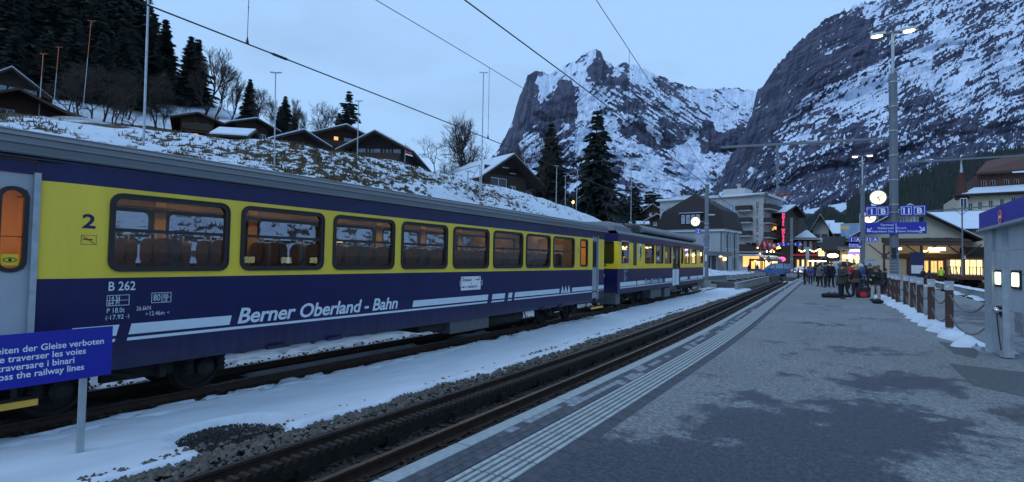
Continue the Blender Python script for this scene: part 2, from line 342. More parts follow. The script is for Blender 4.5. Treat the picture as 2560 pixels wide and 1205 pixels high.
# ================================================================== SETTING
# ------------------------------------------------------------------ special surface materials
def N_(t, k, **kw):
    n = t.nodes.new(k)
    for a, b in kw.items(): setattr(n, a, b)
    return n
def asphalt_material():
    m = bpy.data.materials.new('asphalt'); m.use_nodes = True; t = m.node_tree; L = t.links; b = t.nodes['Principled BSDF']
    tc = N_(t, 'ShaderNodeTexCoord'); P = tc.outputs['Object']
    def noise(sc, det=4, rgh=.6, stretch=None, dist=0):
        n = N_(t, 'ShaderNodeTexNoise'); n.inputs['Scale'].default_value = sc; n.inputs['Detail'].default_value = det; n.inputs['Roughness'].default_value = rgh; n.inputs['Distortion'].default_value = dist
        if stretch:
            mp = N_(t, 'ShaderNodeMapping'); mp.inputs['Scale'].default_value = stretch; L.new(P, mp.inputs[0]); L.new(mp.outputs[0], n.inputs['Vector'])
        else: L.new(P, n.inputs['Vector'])
        return n.outputs['Fac']
    def math_(op, a, c=None, clamp=False):
        n = N_(t, 'ShaderNodeMath', operation=op, use_clamp=clamp)
        for i, q in enumerate((a, c)):
            if q is None: continue
            if isinstance(q, (int, float)): n.inputs[i].default_value = q
            else: L.new(q, n.inputs[i])
        return n.outputs[0]
    # damp stains: blobs with ragged noisy rims (x, y, rx, ry, strength)
    blobs = [(-.9, 2.0, 2.4, 3.5, 4.0), (1.4, 2.0, 2.8, 3.6, 4.0), (3.4, 2.2, 3.2, 3.4, 4.0), (-.35, 6.4, .9, 1.5, 1.2), (.55, 7.4, .85, 1.4, 1.2), (-1.2, 6.3, .45, .8, 1.1), (-1.0, 7.6, .35, .5, .9), (.2, 9.6, 1.1, .9, .8), (.9, 10.3, .9, 1.2, .75),
             (.1, 13.2, 1.3, 1.0, .7), (2.0, 5.9, .6, .5, .6), (1.7, 8.6, .35, .9, .55), (-.7, 18, 1.0, .8, .6), (.8, 21, .9, 1.1, .55), (-1.0, 27, 1.2, 1.3, .55), (3.4, 5.2, 1.2, .9, .7), (3.8, 8.5, 1.2, 2.6, .5), (4.3, 14, 1.5, 4.0, .7), (4.2, 25, 1.6, 9.0, .8)]
    acc = None
    wn = noise(2.6, 6, .72); wn2 = noise(1.7, 5, .65, (1.0, .5, 1))
    for x, y, rx, ry, k in blobs:
        mp = N_(t, 'ShaderNodeMapping'); mp.inputs['Scale'].default_value = (1/rx, 1/ry, 0); mp.inputs['Location'].default_value = (-x/rx, -y/ry, 0); L.new(P, mp.inputs[0])
        ln = N_(t, 'ShaderNodeVectorMath', operation='LENGTH'); L.new(mp.outputs[0], ln.inputs[0])
        d = math_('MULTIPLY', math_('SUBTRACT', 1.15, ln.outputs['Value'], True), k)
        acc = d if acc is None else math_('ADD', acc, d)
    e = math_('ADD', acc, math_('MULTIPLY', math_('SUBTRACT', wn2, .5), 2.6))
    e = math_('ADD', e, math_('MULTIPLY', math_('SUBTRACT', wn, .5), 2.6))
    wet = N_(t, 'ShaderNodeMapRange'); wet.interpolation_type = 'SMOOTHSTEP'; wet.inputs['From Min'].default_value = .18; wet.inputs['From Max'].default_value = .78; L.new(e, wet.inputs['Value'])
    # grain
    g1 = noise(70, 3, .7); g2 = noise(24, 5, .75)
    dry = N_(t, 'ShaderNodeValToRGB'); el = dry.color_ramp.elements; el[0].position = .43; el[0].color = (.075, .078, .084, 1); el[1].position = .57; el[1].color = (.335, .338, .345, 1)
    g3 = noise(13, 6, .85); L.new(math_('ADD', math_('ADD', math_('MULTIPLY', g1, .25), math_('MULTIPLY', g2, .35)), math_('MULTIPLY', g3, .40)), dry.inputs[0])
    dk = N_(t, 'ShaderNodeValToRGB'); el = dk.color_ramp.elements; el[0].position = .45; el[0].color = (.006, .007, .014, 1); el[1].position = .58; el[1].color = (.078, .084, .112, 1)
    L.new(math_('ADD', math_('ADD', math_('MULTIPLY', g1, .3), math_('MULTIPLY', g2, .4)), math_('MULTIPLY', g3, .3)), dk.inputs[0])
    mx = N_(t, 'ShaderNodeMixRGB'); L.new(wet.outputs[0], mx.inputs[0]); L.new(dry.outputs[0], mx.inputs[1]); L.new(dk.outputs[0], mx.inputs[2])
    big = N_(t, 'ShaderNodeMixRGB', blend_type='MULTIPLY'); big.inputs[0].default_value = .5
    bz = N_(t, 'ShaderNodeValToRGB'); bz.color_ramp.elements[0].color = (.55, .55, .56, 1); bz.color_ramp.elements[0].position = .3; bz.color_ramp.elements[1].position = .7; L.new(noise(.35, 5, .6), bz.inputs[0])
    L.new(mx.outputs[0], big.inputs[1]); L.new(bz.outputs[0], big.inputs[2]); L.new(big.outputs[0], b.inputs['Base Color'])
    rg = N_(t, 'ShaderNodeMapRange'); rg.inputs['To Min'].default_value = .85; rg.inputs['To Max'].default_value = .5; L.new(wet.outputs[0], rg.inputs['Value']); L.new(rg.outputs[0], b.inputs['Roughness'])
    bp = N_(t, 'ShaderNodeBump'); bp.inputs['Strength'].default_value = .55; bp.inputs['Distance'].default_value = .006; L.new(g1, bp.inputs['Height']); L.new(bp.outputs[0], b.inputs['Normal'])
    M['asphalt'] = m
asphalt_material()
mat('asphalt_patch', (.050, .054, .062), .8, col2=(.12, .125, .135), scale=16, var=.2, bump=.4, bscale=70, detail=8)
def attr_mix_material(name, attr, lo, hi, lo2=None, hi2=None, rough=.85, scale=1.0, bump=.3, bd=.05, bsc=8.0, edge=.12, nscale=None, tone=None):
    """two coverings told apart by a stored surface value (snow against grass or rock), each with its own variation"""
    m = bpy.data.materials.new(name); m.use_nodes = True; t = m.node_tree; L = t.links; b = t.nodes['Principled BSDF']; b.inputs['Roughness'].default_value = rough
    b.inputs['Specular IOR Level'].default_value = .2
    at = N_(t, 'ShaderNodeAttribute'); at.attribute_name = attr; tc = N_(t, 'ShaderNodeTexCoord')
    nz = N_(t, 'ShaderNodeTexNoise'); nz.inputs['Scale'].default_value = nscale or scale; nz.inputs['Detail'].default_value = 6; nz.inputs['Roughness'].default_value = .65; L.new(tc.outputs['Object'], nz.inputs['Vector'])
    ad = N_(t, 'ShaderNodeMath', operation='MULTIPLY_ADD'); ad.inputs[1].default_value = .5; L.new(nz.outputs['Fac'], ad.inputs[0]); sb = N_(t, 'ShaderNodeMath', operation='SUBTRACT'); sb.inputs[1].default_value = .25; L.new(at.outputs['Fac'], sb.inputs[0]); L.new(sb.outputs[0], ad.inputs[2])
    mr = N_(t, 'ShaderNodeMapRange'); mr.interpolation_type = 'SMOOTHSTEP'; mr.inputs['From Min'].default_value = .5-edge; mr.inputs['From Max'].default_value = .5+edge; L.new(ad.outputs[0], mr.inputs['Value'])
    n2 = N_(t, 'ShaderNodeTexNoise'); n2.inputs['Scale'].default_value = scale*2.3; n2.inputs['Detail'].default_value = 5; L.new(tc.outputs['Object'], n2.inputs['Vector'])
    tn = None
    if tone: tn = N_(t, 'ShaderNodeAttribute'); tn.attribute_name = tone
    def ramp(a, c):
        r = N_(t, 'ShaderNodeValToRGB'); r.color_ramp.elements[0].position = .3; r.color_ramp.elements[1].position = .7; r.color_ramp.elements[0].color = (*a, 1); r.color_ramp.elements[1].color = (*c, 1); L.new(tn.outputs['Fac'] if tn else n2.outputs['Fac'], r.inputs[0]); return r
    ra = ramp(lo, lo2 or lo); rb = ramp(hi, hi2 or hi)
    mx = N_(t, 'ShaderNodeMixRGB'); L.new(mr.outputs[0], mx.inputs[0]); L.new(ra.outputs[0], mx.inputs[1]); L.new(rb.outputs[0], mx.inputs[2]); L.new(mx.outputs[0], b.inputs['Base Color'])
    if bump:
        nb = N_(t, 'ShaderNodeTexNoise'); nb.inputs['Scale'].default_value = bsc; nb.inputs['Detail'].default_value = 6; L.new(tc.outputs['Object'], nb.inputs['Vector'])
        bp = N_(t, 'ShaderNodeBump'); bp.inputs['Strength'].default_value = bump; bp.inputs['Distance'].default_value = bd; L.new(nb.outputs['Fac'], bp.inputs['Height']); L.new(bp.outputs[0], b.inputs['Normal'])
    M[name] = m
attr_mix_material('meadow', 'snow', (.095, .066, .028), (.60, .66, .74), (.034, .028, .020), (.52, .59, .68), scale=2.2, bump=.5, bd=.12, bsc=3.0, edge=.24, nscale=7.0)
attr_mix_material('mountain', 'snow', (.015, .019, .042), (.62, .70, .82), (.066, .066, .105), (.46, .54, .68), scale=.012, bump=.0, edge=.09, nscale=.03, tone='tone')
attr_mix_material('forest_floor', 'snow', (.020, .024, .024), (.60, .68, .78), (.030, .032, .03), (.5, .58, .7), scale=.03, bump=0, edge=.1)

# ------------------------------------------------------------------ flat ground to the horizon
g = MB().add([(-12000, -3000, -.9), (12000, -3000, -.9), (12000, 16000, -.9), (-12000, 16000, -.9)], [(0, 1, 2, 3)]).build('ground', 'snow_dirty', kind='structure')

# ------------------------------------------------------------------ the snowy bank and hillside behind the train
HX = [-11.75, -12.4, -16, -20, -23.5, -25.5, -30, -40, -75, -120, -190, -320]
_cY = [-60, 5.8, 10.2, 16.5, 25, 29, 40, 48, 56, 62, 68, 74, 82, 110, 200]
_cZ = [5.6, 6.45, 6.85, 7.75, 8.1, 7.95, 7.95, 7.5, 6.6, 5.3, 3.9, 2.6, 1.6, .3, -.6]
_uY = [-60, 27, 41, 54, 61, 69, 77, 86, 105, 121, 150, 200, 260]        # profile at X = -120
_uZ = [28, 29, 32, 36, 35.2, 32.8, 31.2, 29, 24, 17, 6, 2, -.6]
def hill_z(X, Y):
    X = np.asarray(X, float); Y = np.asarray(Y, float)
    c = np.interp(Y, _cY, _cZ); u = np.interp(Y*1.0, _uY, _uZ); f = np.clip((c+.6)/8.6, 0, 1)
    rows = [0*c+.32*np.clip(f*4, 0, 1)-.45*(1-np.clip(f*4, 0, 1)), .30+.25*f, .06+.33*c, .06+.70*c, .93*c, c, c+.55*f, c+2.2*f, c+(u-c)*.42, u, u*1.22+1, u*1.3+1]
    rows = np.stack(np.broadcast_arrays(*rows), 0)
    out = np.zeros(np.broadcast(X, Y).shape); Xb = np.broadcast_to(X, out.shape)
    for k in range(len(HX)-1):
        t = (HX[k]-Xb)/(HX[k]-HX[k+1]); s = (t >= 0) & (t <= 1) if k < len(HX)-2 else (t >= 0)
        out = np.where(s, rows[k]+(rows[k+1]-rows[k])*np.clip(t, 0, 1), out)
    return out
def hill_hit(x, y, d0=20.0, d1=400.0):
    """where the sight line through a photo pixel meets the hillside"""
    d = ray(x, y); h = math.hypot(d[0], d[1]); ts = np.linspace(d0, d1, 4000)/h
    P = EYE[None]+ts[:, None]*d[None]; z = hill_z(P[:, 0], P[:, 1]); k = np.argmax(P[:, 2] < z)
    return P[k] if (P[:, 2] < z).any() else P[-1]
xs = np.concatenate([-np.linspace(11.75, 27, 135), -np.linspace(27.6, 60, 50), -np.linspace(61.5, 330, 90)])
ys = np.concatenate([np.linspace(-70, -4, 20), np.linspace(-3, 64, 560), np.linspace(65, 120, 70), np.linspace(123, 260, 40)])
GX, GY = np.meshgrid(xs, ys); GZ = hill_z(GX, GY)
bank = (GX > -26.5)
w1 = sstep(-12.5, -16, GX)
GZ = GZ+w1*((fbm(GX*.35, GY*.35, 3, 3)-.5)*.45+(fbm(GX*1.9, GY*1.3, 3, 9)-.5)*.10)+sstep(-40, -80, GX)*(fbm(GX*.06, GY*.06, 4, 5)-.5)*5
# snow with grass showing through: tufts on the bank, wider bare bands higher up
tuft = fbm(GX*6.5+GY*.9, GY*3.4, 3, 21, .7); wide = fbm(GX*.16, GY*.11, 3, 31)
sn = 1.16-1.15*np.clip((tuft-.53+.05*(fbm(GX*.5, GY*.5, 2, 23)-.5)*4)*6.0, 0, 1)*sstep(.25, .55, wide)*(1-.5*sstep(26, 42, GY))-.15
bare = np.exp(-(((GY-15.5)/3.6)**2+((GX+21.6)/2.3)**2))+.85*np.exp(-(((GY-22.5)/3.6)**2+((GX+22.2)/1.7)**2))+.55*np.exp(-(((GY-30)/2.6)**2+((GX+21.5)/1.6)**2))
sn = sn-np.clip(bare*1.5, 0, 1.1)*np.clip((fbm(GX*5.5, GY*3.0, 3, 41, .65)-.42)*6, 0, 1)
up = sstep(-36, -50, GX); band = fbm(GX*.10+3, GY*.035, 4, 51, .55); far_s = .62+2.8*(band-.50)-.30*sstep(50, 10, GY)-.9*sstep(-114, -135, GX)
sn = sn*(1-up)+far_s*up
me = grid_mesh('hill', np.stack([GX, GY, GZ], -1), 'meadow', {'snow': np.clip(sn, 0, 1)})
hill = obj('hill', me, kind='structure')
gv = []; gf = []                                                # dry grass tufts standing out of the snow
cand = np.argwhere((sn < .42) & (GX > -26.2) & (GX < -14.5) & (GY > -2) & (GY < 60)); cand = cand[RNG.permutation(len(cand))[:2400]]
for i, j in cand:
    for b in range(4):
        x, y, z = GX[i, j]+RNG.normal(0, .06), GY[i, j]+RNG.normal(0, .07), GZ[i, j]; a = RNG.uniform(0, 6.28); h = RNG.uniform(.07, .20); l = RNG.uniform(.05, .16); o = len(gv)
        gv += [(x-.012, y-.02, z-.03), (x+.012, y+.02, z-.03), (x+l*math.cos(a)+.03, y+l*math.sin(a), z+h)]; gf.append((o, o+1, o+2))
gm_ = bpy.data.meshes.new('grass'); gm_.from_pydata(gv, [], gf); mat('dry_grass', (.15, .105, .045), .9, col2=(.06, .045, .025), scale=1.2, var=.2); gm_.materials.append(M['dry_grass']); gm_.update()
tag(obj('grass', gm_), 'dry brown grass tufts poking through the snow on the bank', 'grass', kind='stuff')

# ------------------------------------------------------------------ far mountains
def inpoly(px, py, poly):
    c = np.zeros(px.shape, bool); n = len(poly)
    for i in range(n):
        x0, y0 = poly[i]; x1, y1 = poly[(i+1) % n]
        if y0 == y1: continue
        c ^= ((y0 > py) != (y1 > py)) & (px < (x1-x0)*(py-y0)/(y1-y0)+x0)
    return c
def mountain(name, sky_line, x0, x1, nc, nr, d_base, d_ridge, zb, gpow, rough_amp, mask, seed, back=1.25, jg=12):
    cols = np.linspace(x0, x1, nc); v = np.concatenate([np.linspace(0, 1, nr), np.linspace(1.02, back, 14)])
    sx, sy = zip(*sky_line); yy = np.interp(cols, sx, sy)
    jag = -(ridged(cols/20, cols*0+seed, 5, seed, .62)-.62)*jg*np.interp(cols, [x0, x0+30], [0, 1])
    P = np.zeros((len(v), nc, 3)); px = np.broadcast_to(cols, (len(v), nc)).copy()
    dirs = AX_F[None]+((cols-PW/2)/F)[:, None]*AX_R[None]-((yy-PH/2)/F)[:, None]*AX_U[None]
    hh = np.hypot(dirs[:, 0], dirs[:, 1]); ux = dirs[:, 0]/hh; uy = dirs[:, 1]/hh; tan = dirs[:, 2]/hh
    zr = EYE[2]+tan*d_ridge
    V = v[:, None]; D = d_base+(d_ridge-d_base)*V; front = np.clip(V, 0, 1)
    z = zb+(zr[None]-zb)*front**gpow-(jag/F*d_ridge)[None]*front**14; over = np.clip(V-1, 0, 1); z = z-over*4.0*(zr[None]-zb)*.5
    py0 = PH/2-F*0
    X = ux[None]*D; Y = uy[None]*D
    env = np.sin(np.pi*np.clip(front, 0, 1))**.5*(1-.75*front**6)
    r1 = ridged(X/900, Y/900+z/1500, 6, seed+5, .55); r2 = fbm(X/220+z/300, Y/220, 4, seed+9)
    dD = (r1-.62)*rough_amp*env*2.4+(r2-.5)*rough_amp*.5*env
    D2 = D+dD; X = ux[None]*D2; Y = uy[None]*D2; z2 = z+(fbm(X/150, Y/150, 4, seed+3)-.5)*rough_amp*.4*env
    P[..., 0] = X; P[..., 1] = Y; P[..., 2] = z2
    d = P-EYE; zz = d@AX_F; qx = PW/2+F*(d@AX_R)/zz; qy = PH/2-F*(d@AX_U)/zz
    slope = np.gradient(z2, axis=0)/np.maximum(1, np.abs(np.gradient(D2, axis=0)))
    s, tone = mask(qx, qy, r1, r2, V, X, Y, z2)
    return obj(name, grid_mesh(name, P, 'mountain', {'snow': np.clip(s, 0, 1), 'tone': np.clip(tone, 0, 1)}), kind='structure')
def strata(qx, qy, ang, lx, ly, seed, o=5, g=.55):
    c, s = math.cos(ang), math.sin(ang); a = qx*c-qy*s; b = qx*s+qy*c
    return fbm(a/lx, b/ly, o, seed, g)
def mask_a(qx, qy, r1, r2, V, X, Y, z):
    wob = 26*(fbm(qx/22, qy/22, 4, 77)-.5); wob2 = 26*(fbm(qx/22+50, qy/22, 4, 78)-.5); ax = qx+wob; ay = qy+wob2
    cx_ = 9*(fbm(qx/30, qy/30, 3, 3)-.5); lr_ = sstep(1420, 1620, qx)
    n = (1-lr_)*strata(qx+cx_, qy, R(42), 38, 4.5, 5, 5, .68)+lr_*strata(qx+cx_, qy+cx_, R(-34), 36, 5, 8, 5, .68)
    n2 = fbm(qx/5, qy/4, 3, 15, .7)
    thr = .50+.0*qx
    big = ridged(qx/70+cx_/40, qy/60, 4, 66, .55)
    s = .52+(n-.5)*3.2+(n2-.5)*1.5+(.62-big)*2.0
    def reg(poly, k):
        nonlocal s; s = np.where(inpoly(ax, ay, poly), s+k, s)
    reg([(1200, 460), (1240, 395), (1285, 285), (1318, 175), (1352, 170), (1345, 240), (1345, 290), (1310, 340), (1300, 380), (1250, 430)], -1.3)
    reg([(1395, 205), (1435, 200), (1448, 250), (1440, 300), (1400, 320), (1360, 345), (1335, 330), (1350, 270), (1380, 240)], -1.1)
    reg([(1488, 118), (1508, 130), (1520, 185), (1500, 195), (1465, 205), (1478, 160)], -1.0)
    reg([(1480, 200), (1560, 190), (1600, 230), (1620, 290), (1570, 300), (1520, 250), (1470, 230)], -.42)
    reg([(1545, 330), (1590, 298), (1612, 318), (1668, 372), (1620, 374), (1570, 352)], -1.0)
    reg([(1440, 300), (1500, 270), (1540, 330), (1500, 390), (1440, 380)], .5)
    reg([(1770, 300), (1800, 342), (1850, 312), (1890, 330), (1870, 362), (1810, 380), (1745, 378), (1742, 350)], -1.1)
    reg([(1640, 200), (1760, 225), (1700, 300), (1640, 270)], -.10)
    reg([(1740, 222), (1900, 222), (1900, 300), (1790, 300), (1735, 250)], .55)
    reg([(1560, 390), (1720, 392), (1860, 385), (1850, 470), (1640, 480), (1560, 440)], .55)
    reg([(1690, 370), (1745, 330), (1760, 460), (1700, 440)], .5)
    reg([(1340, 200), (1400, 180), (1480, 130), (1495, 150), (1450, 215), (1400, 200), (1360, 250)], .7)
    reg([(1200, 520), (1200, 400), (1300, 380), (1420, 420), (1420, 520)], -.35)
    hs = strata(qx, qy, R(-8), 90, 6, 25); s = np.where(qy > 395, s+(hs-.5)*2.6, s)
    return s, .5+2.4*(.6*strata(qx, qy, R(82), 34, 3.5, 105, 4, .6)+.4*fbm(qx/9, qy/9, 3, 106)-.5)
SKY_A = [(1000, 560), (1150, 480), (1230, 392), (1262, 345), (1285, 290), (1299, 236), (1310, 217), (1319, 186), (1335, 180), (1356, 178), (1374, 188), (1400, 172), (1440, 150), (1466, 130), (1490, 121), (1503, 127), (1510, 150), (1535, 166), (1560, 158), (1590, 160), (1620, 178), (1650, 190), (1700, 211), (1760, 222), (1830, 220), (1890, 228), (2000, 240), (2150, 260)]
mountain('mountain', SKY_A, 1000, 2150, 760, 400, 3000, 6800, -20, 1.35, 260, mask_a, 11)
def mask_b(qx, qy, r1, r2, V, X, Y, z):
    cx_ = 14*(fbm(qx/40, qy/40, 3, 3)-.5)
    n = .62*strata(qx, qy+cx_, R(27), 58, 4.2, 45, 5, .68)+.38*strata(qx+cx_, qy, R(60), 34, 5, 48, 5, .68)
    n2 = fbm(qx/4.5, qy/3.5, 3, 55, .7)
    big = ridged(qx/110+cx_/50, qy/90, 4, 67, .55)
    s = .37+(n-.5)*3.9+(n2-.5)*1.5+(.62-big)*1.3
    wob = 40*(fbm(qx/30, qy/30, 4, 87)-.5); ax = qx+wob; ay = qy-wob*.7
    def reg(poly, k):
        nonlocal s; s = np.where(inpoly(ax, ay, poly), s+k, s)
    reg([(1780, 480), (1850, 340), (1895, 205), (1945, 150), (2060, 45), (2160, 15), (2180, 80), (2190, 150), (2120, 190), (2010, 240), (1960, 300), (1900, 380), (1830, 480)], -.72)
    reg([(2050, 60), (2150, 0), (2200, 20), (2190, 60), (2140, 40)], .5)
    reg([(2150, 110), (2240, 40), (2330, 30), (2330, 110), (2200, 150)], -.4)
    reg([(2080, 230), (2180, 160), (2330, 120), (2330, 200), (2200, 250), (2100, 300)], .42)
    reg([(2230, 40), (2420, 0), (2560, 60), (2560, 330), (2400, 300), (2300, 200)], .28)
    reg([(2330, 330), (2560, 200), (2560, 420), (2400, 420)], -.25)
    reg([(1800, 470), (1960, 390), (2080, 330), (2200, 330), (2200, 420), (1960, 520), (1800, 530)], -.22)
    # crags dotted with trees low down
    dots = fbm(qx/8, qy/6, 3, 95, .7); s = s-np.clip((qy-250-.12*(2560-qx))/90, 0, 1)*np.clip((dots-.47)*9, 0, 1.2)*1.0
    return s, .5+2.4*(.5*strata(qx, qy+cx_, R(30), 60, 3.2, 115, 4, .62)+.5*strata(qx, qy, R(72), 34, 3.5, 116, 4, .6)-.5)
SKY_B = [(1700, 560), (1790, 462), (1812, 410), (1850, 352), (1880, 275), (1895, 222), (1920, 200), (1945, 162), (1990, 112), (2050, 60), (2100, 32), (2150, 8), (2200, -4), (2300, -60), (2450, -130), (2600, -190), (2800, -240), (3000, -260)]
mountain('mountain', SKY_B, 1700, 3000, 860, 420, 1300, 4000, -20, 1.25, 170, mask_b, 23, jg=22)

# wooded spur below the right-hand mountain: hillside and its dark wood
SPUR = [(1500, 640), (1700, 600), (1850, 560), (1940, 548), (1975, 532), (2040, 520), (2120, 505), (2200, 492), (2240, 468), (2300, 440), (2360, 425), (2420, 408), (2500, 392), (2560, 380), (2700, 350), (2900, 330)]
cols = np.linspace(1500, 2900, 240); yy = np.interp(cols, *zip(*SPUR)); v = np.concatenate([np.linspace(0, 1, 90), np.linspace(1.03, 1.2, 5)])
dirs = AX_F[None]+((cols-PW/2)/F)[:, None]*AX_R[None]-((yy-PH/2)/F)[:, None]*AX_U[None]; hh = np.hypot(dirs[:, 0], dirs[:, 1])
D = 330+(1150-330)*v[:, None]; zr = 1.75+dirs[:, 2]/hh*1150; zz = -1+(zr[None]+1)*np.clip(v[:, None], 0, 1)**1.15-np.clip(v[:, None]-1, 0, 1)*200
P = np.stack([dirs[:, 0]/hh*D, dirs[:, 1]/hh*D, zz+(fbm(dirs[:, 0]/hh*D/60, dirs[:, 1]/hh*D/60, 3, 61)-.5)*8*np.sin(np.pi*np.clip(v[:, None], 0, 1))], -1)
d = P-EYE; z_ = d@AX_F; qx = PW/2+F*(d@AX_R)/z_; qy = PH/2-F*(d@AX_U)/z_
CLEAR = [[(2005, 512), (2030, 496), (2075, 490), (2090, 478), (2110, 468), (2118, 520), (2100, 532), (2085, 518), (2060, 512), (2030, 535), (2012, 532)], [(2160, 520), (2190, 500), (2190, 530)], [(1900, 535), (1960, 500), (1990, 482), (1975, 505), (1940, 540)], [(2520, 420), (2560, 395), (2600, 390), (2600, 420), (2540, 450)]]
clear = np.zeros(qx.shape, bool)
for c in CLEAR: clear |= inpoly(qx+8*(fbm(qx/9, qy/9, 3, 3)-.5), qy, c)
obj('hill', grid_mesh('hill', P, 'forest_floor', {'snow': np.where(clear, .95, .12)}), kind='structure')
tm = MB(); idx = RNG.integers(0, 90*240, 8500); fr = P[:90].reshape(-1, 3); cl = clear[:90].reshape(-1); qxx = qx[:90].reshape(-1)
rows = np.concatenate([np.full(240, 89), np.full(240, 88), np.full(240, 86)])
idx = np.concatenate([idx, rows*240+np.tile(np.arange(240), 3)])
for i in idx:
    if cl[i] or qxx[i] < 1860: continue
    p = fr[i]+RNG.normal(0, 3, 3)*[1, 1, 0]; h = RNG.uniform(7, 17); tp = [np.array(pix(p+[0, 0, h*e])) for e in (.4, .9)]
    if any(inpoly(np.array([q[0]]), np.array([q[1]]), c)[0] for c in CLEAR for q in tp): continue
    r = h*RNG.uniform(.15, .21); a0 = RNG.uniform(0, 6)
    vs = []; fs = []
    for k, (zz0, zz1, rr) in enumerate(((.02, .5, 1.0), (.33, .78, .72), (.62, 1.0, .42))):
        b = len(vs)
        for j in range(5): a = a0+k+j*1.2566; q = r*rr*RNG.uniform(.75, 1.2); vs.append((p[0]+q*math.cos(a), p[1]+q*math.sin(a), p[2]+h*(zz0+RNG.uniform(-.04, .04))))
        vs.append((p[0], p[1], p[2]+h*zz1)); fs += [(b+j, b+(j+1) % 5, b+5) for j in range(5)]
    tm.add(vs, fs)
me = bpy.data.meshes.new('forest'); me.from_pydata(tm.v, [], tm.f); me.materials.append(M['needles'])
tag(obj('forest', me), 'dark conifer wood covering the slope below the right mountain', 'forest', kind='stuff')

# ------------------------------------------------------------------ track bed, snow between the tracks
S_ = np.concatenate([np.linspace(-4, 30, 290), np.linspace(30.4, 74, 110)])
def strip(xa, xb, nx, f, name, mt, attrs=None, kind='structure', label=None, cat=None):
    xs_ = np.linspace(xa, xb, nx); P = np.zeros((len(S_), nx, 3))
    for i, s in enumerate(S_):
        a = trk(s, 0.0); h = trh(s); P[i, :, 0] = a[0]+xs_*math.cos(h); P[i, :, 1] = a[1]+xs_*math.sin(h)
    XX, SS = np.meshgrid(xs_, S_); P[..., 2] = f(XX, SS)
    o = obj(name, grid_mesh(name, P, mt), kind=kind)
    if label: tag(o, label, cat)
    return o
strip(-11.72, -3.10, 130, lambda X, S: RT-.165+(fbm(X*9, S*9, 3, 7)-.5)*.05-.05*np.exp(-((X+7.2)/1.0)**2), 'track_bed', 'ballast')
disc = onz(582, 1087, -.5)
def snow_mid(X, S):
    edge_r = -6.02+(fbm(S*.35, 0*S, 3, 17)-.5)*.25+(fbm(S*2.2, X*2, 3, 18)-.5)*.32+.18*sstep(14, 40, S); edge_l = -8.50+(fbm(S*1.7, 0*S+4, 3, 19)-.5)*.30
    m = np.minimum(sstep(edge_r+.02, edge_r-.16, X), sstep(edge_l-.02, edge_l+.14, X))
    q = np.sqrt(((X-disc[0])/.62)**2+((S-disc[1])/.60)**2)+(fbm(X*5, S*5, 3, 27)-.5)*.22
    m = m*sstep(.93, 1.06, q)*sstep(52.5, 50.0, S+(fbm(S*0+X, X, 3, 4)-.5)*3)
    crumb = np.clip((fbm(X*7, S*6, 3, 33)-.62)*8, 0, 1)*sstep(edge_l+.75, edge_l+.1, X)
    m = m*(1-.9*crumb)
    return RT-.25+.19*m+(fbm(X*.9, S*.6, 3, 37)-.5)*.09*m+(fbm(X*4, S*4, 3, 39)-.5)*.022*m
strip(-8.72, -5.55, 110, snow_mid, 'snow_strip', 'snow')
def snow_back(X, S):
    m = sstep(-10.15, -10.45, X+(fbm(S*2.1, X*2, 3, 47)-.5)*.45); crumb = np.clip((fbm(X*6, S*5, 3, 49)-.60)*7, 0, 1)
    return RT-.25+.16*m*(1-.8*crumb)+(fbm(X*2, S*2, 3, 48)-.5)*.04
strip(-11.70, -10.0, 46, snow_back, 'snow_strip', 'snow')
def snow_in(X, S):
    n = fbm(X*1.7, S*.9, 3, 57); return RT-.215+.10*sstep(.47, .60, n)*sstep(0, .12, X+9.80)*sstep(0, .12, -8.86-X)
strip(-9.80, -8.86, 26, snow_in, 'snow_strip', 'snow_dirty')

# ------------------------------------------------------------------ platform, its kerb, pavers and guide strip
S2 = np.concatenate([np.linspace(-5, 30, 60), np.linspace(31, 92, 30)])
P = np.zeros((len(S2), 2, 3))
for i, s in enumerate(S2):
    P[i, 0] = trk(s, -2.08); P[i, 1] = (5.75, P[i, 0][1], 0)
platform = obj('platform', grid_mesh('platform', P, 'asphalt', smooth=False), kind='structure')
sb = MB()                                                        # the slab below
for i in range(len(S2)-1):
    a = trk(S2[i], -3.115); b = trk(S2[i+1], -3.115)
    sb.add([(a[0]+.012, a[1], -.9), (b[0]+.012, b[1], -.9), (b[0]+.012, b[1], -.012), (a[0]+.012, a[1], -.012), (5.7, a[1], -.012), (5.7, b[1], -.012), (5.7, a[1], -.9), (5.7, b[1], -.9)], [(0, 1, 2, 3), (3, 2, 5, 4), (4, 5, 7, 6)])
sb.build('slab', 'concrete', platform)
def along(me, name, s, X0, parent, z=0.0):
    o = obj(name, me, parent); p = trk(s, X0, z); o.location = tuple(p); o.rotation_euler = (0, 0, trh(s)); return o
kme = [MB().box(-.082, -.49+j, -.16, .075, .492, .004+j).mesh('kerb_stone', 'kerb') for j in (0, .0015, -.001)]
for k in range(74): along(kme[k % 3], 'kerb_stone', .5+k*1.0-3, -3.045, platform)
mat('paver_a', (.058, .062, .075), .8, var=.35, scale=9, bump=.4, bscale=70)
mat('paver_b', (.074, .078, .09), .8, var=.35, scale=9, bump=.4, bscale=70)
mat('paver_salt', (.22, .235, .26), .85, var=.35, scale=9, bump=.4, bscale=70)
pm = [MB().box(-.0445, -.092, -.07, .0445, .092, -.001+dz).mesh('paver', m_) for m_, dz in (('paver_a', 0), ('paver_b', .001), ('paver_a', -.001), ('paver_salt', .0005))]
cnt = 0; rest = MB()
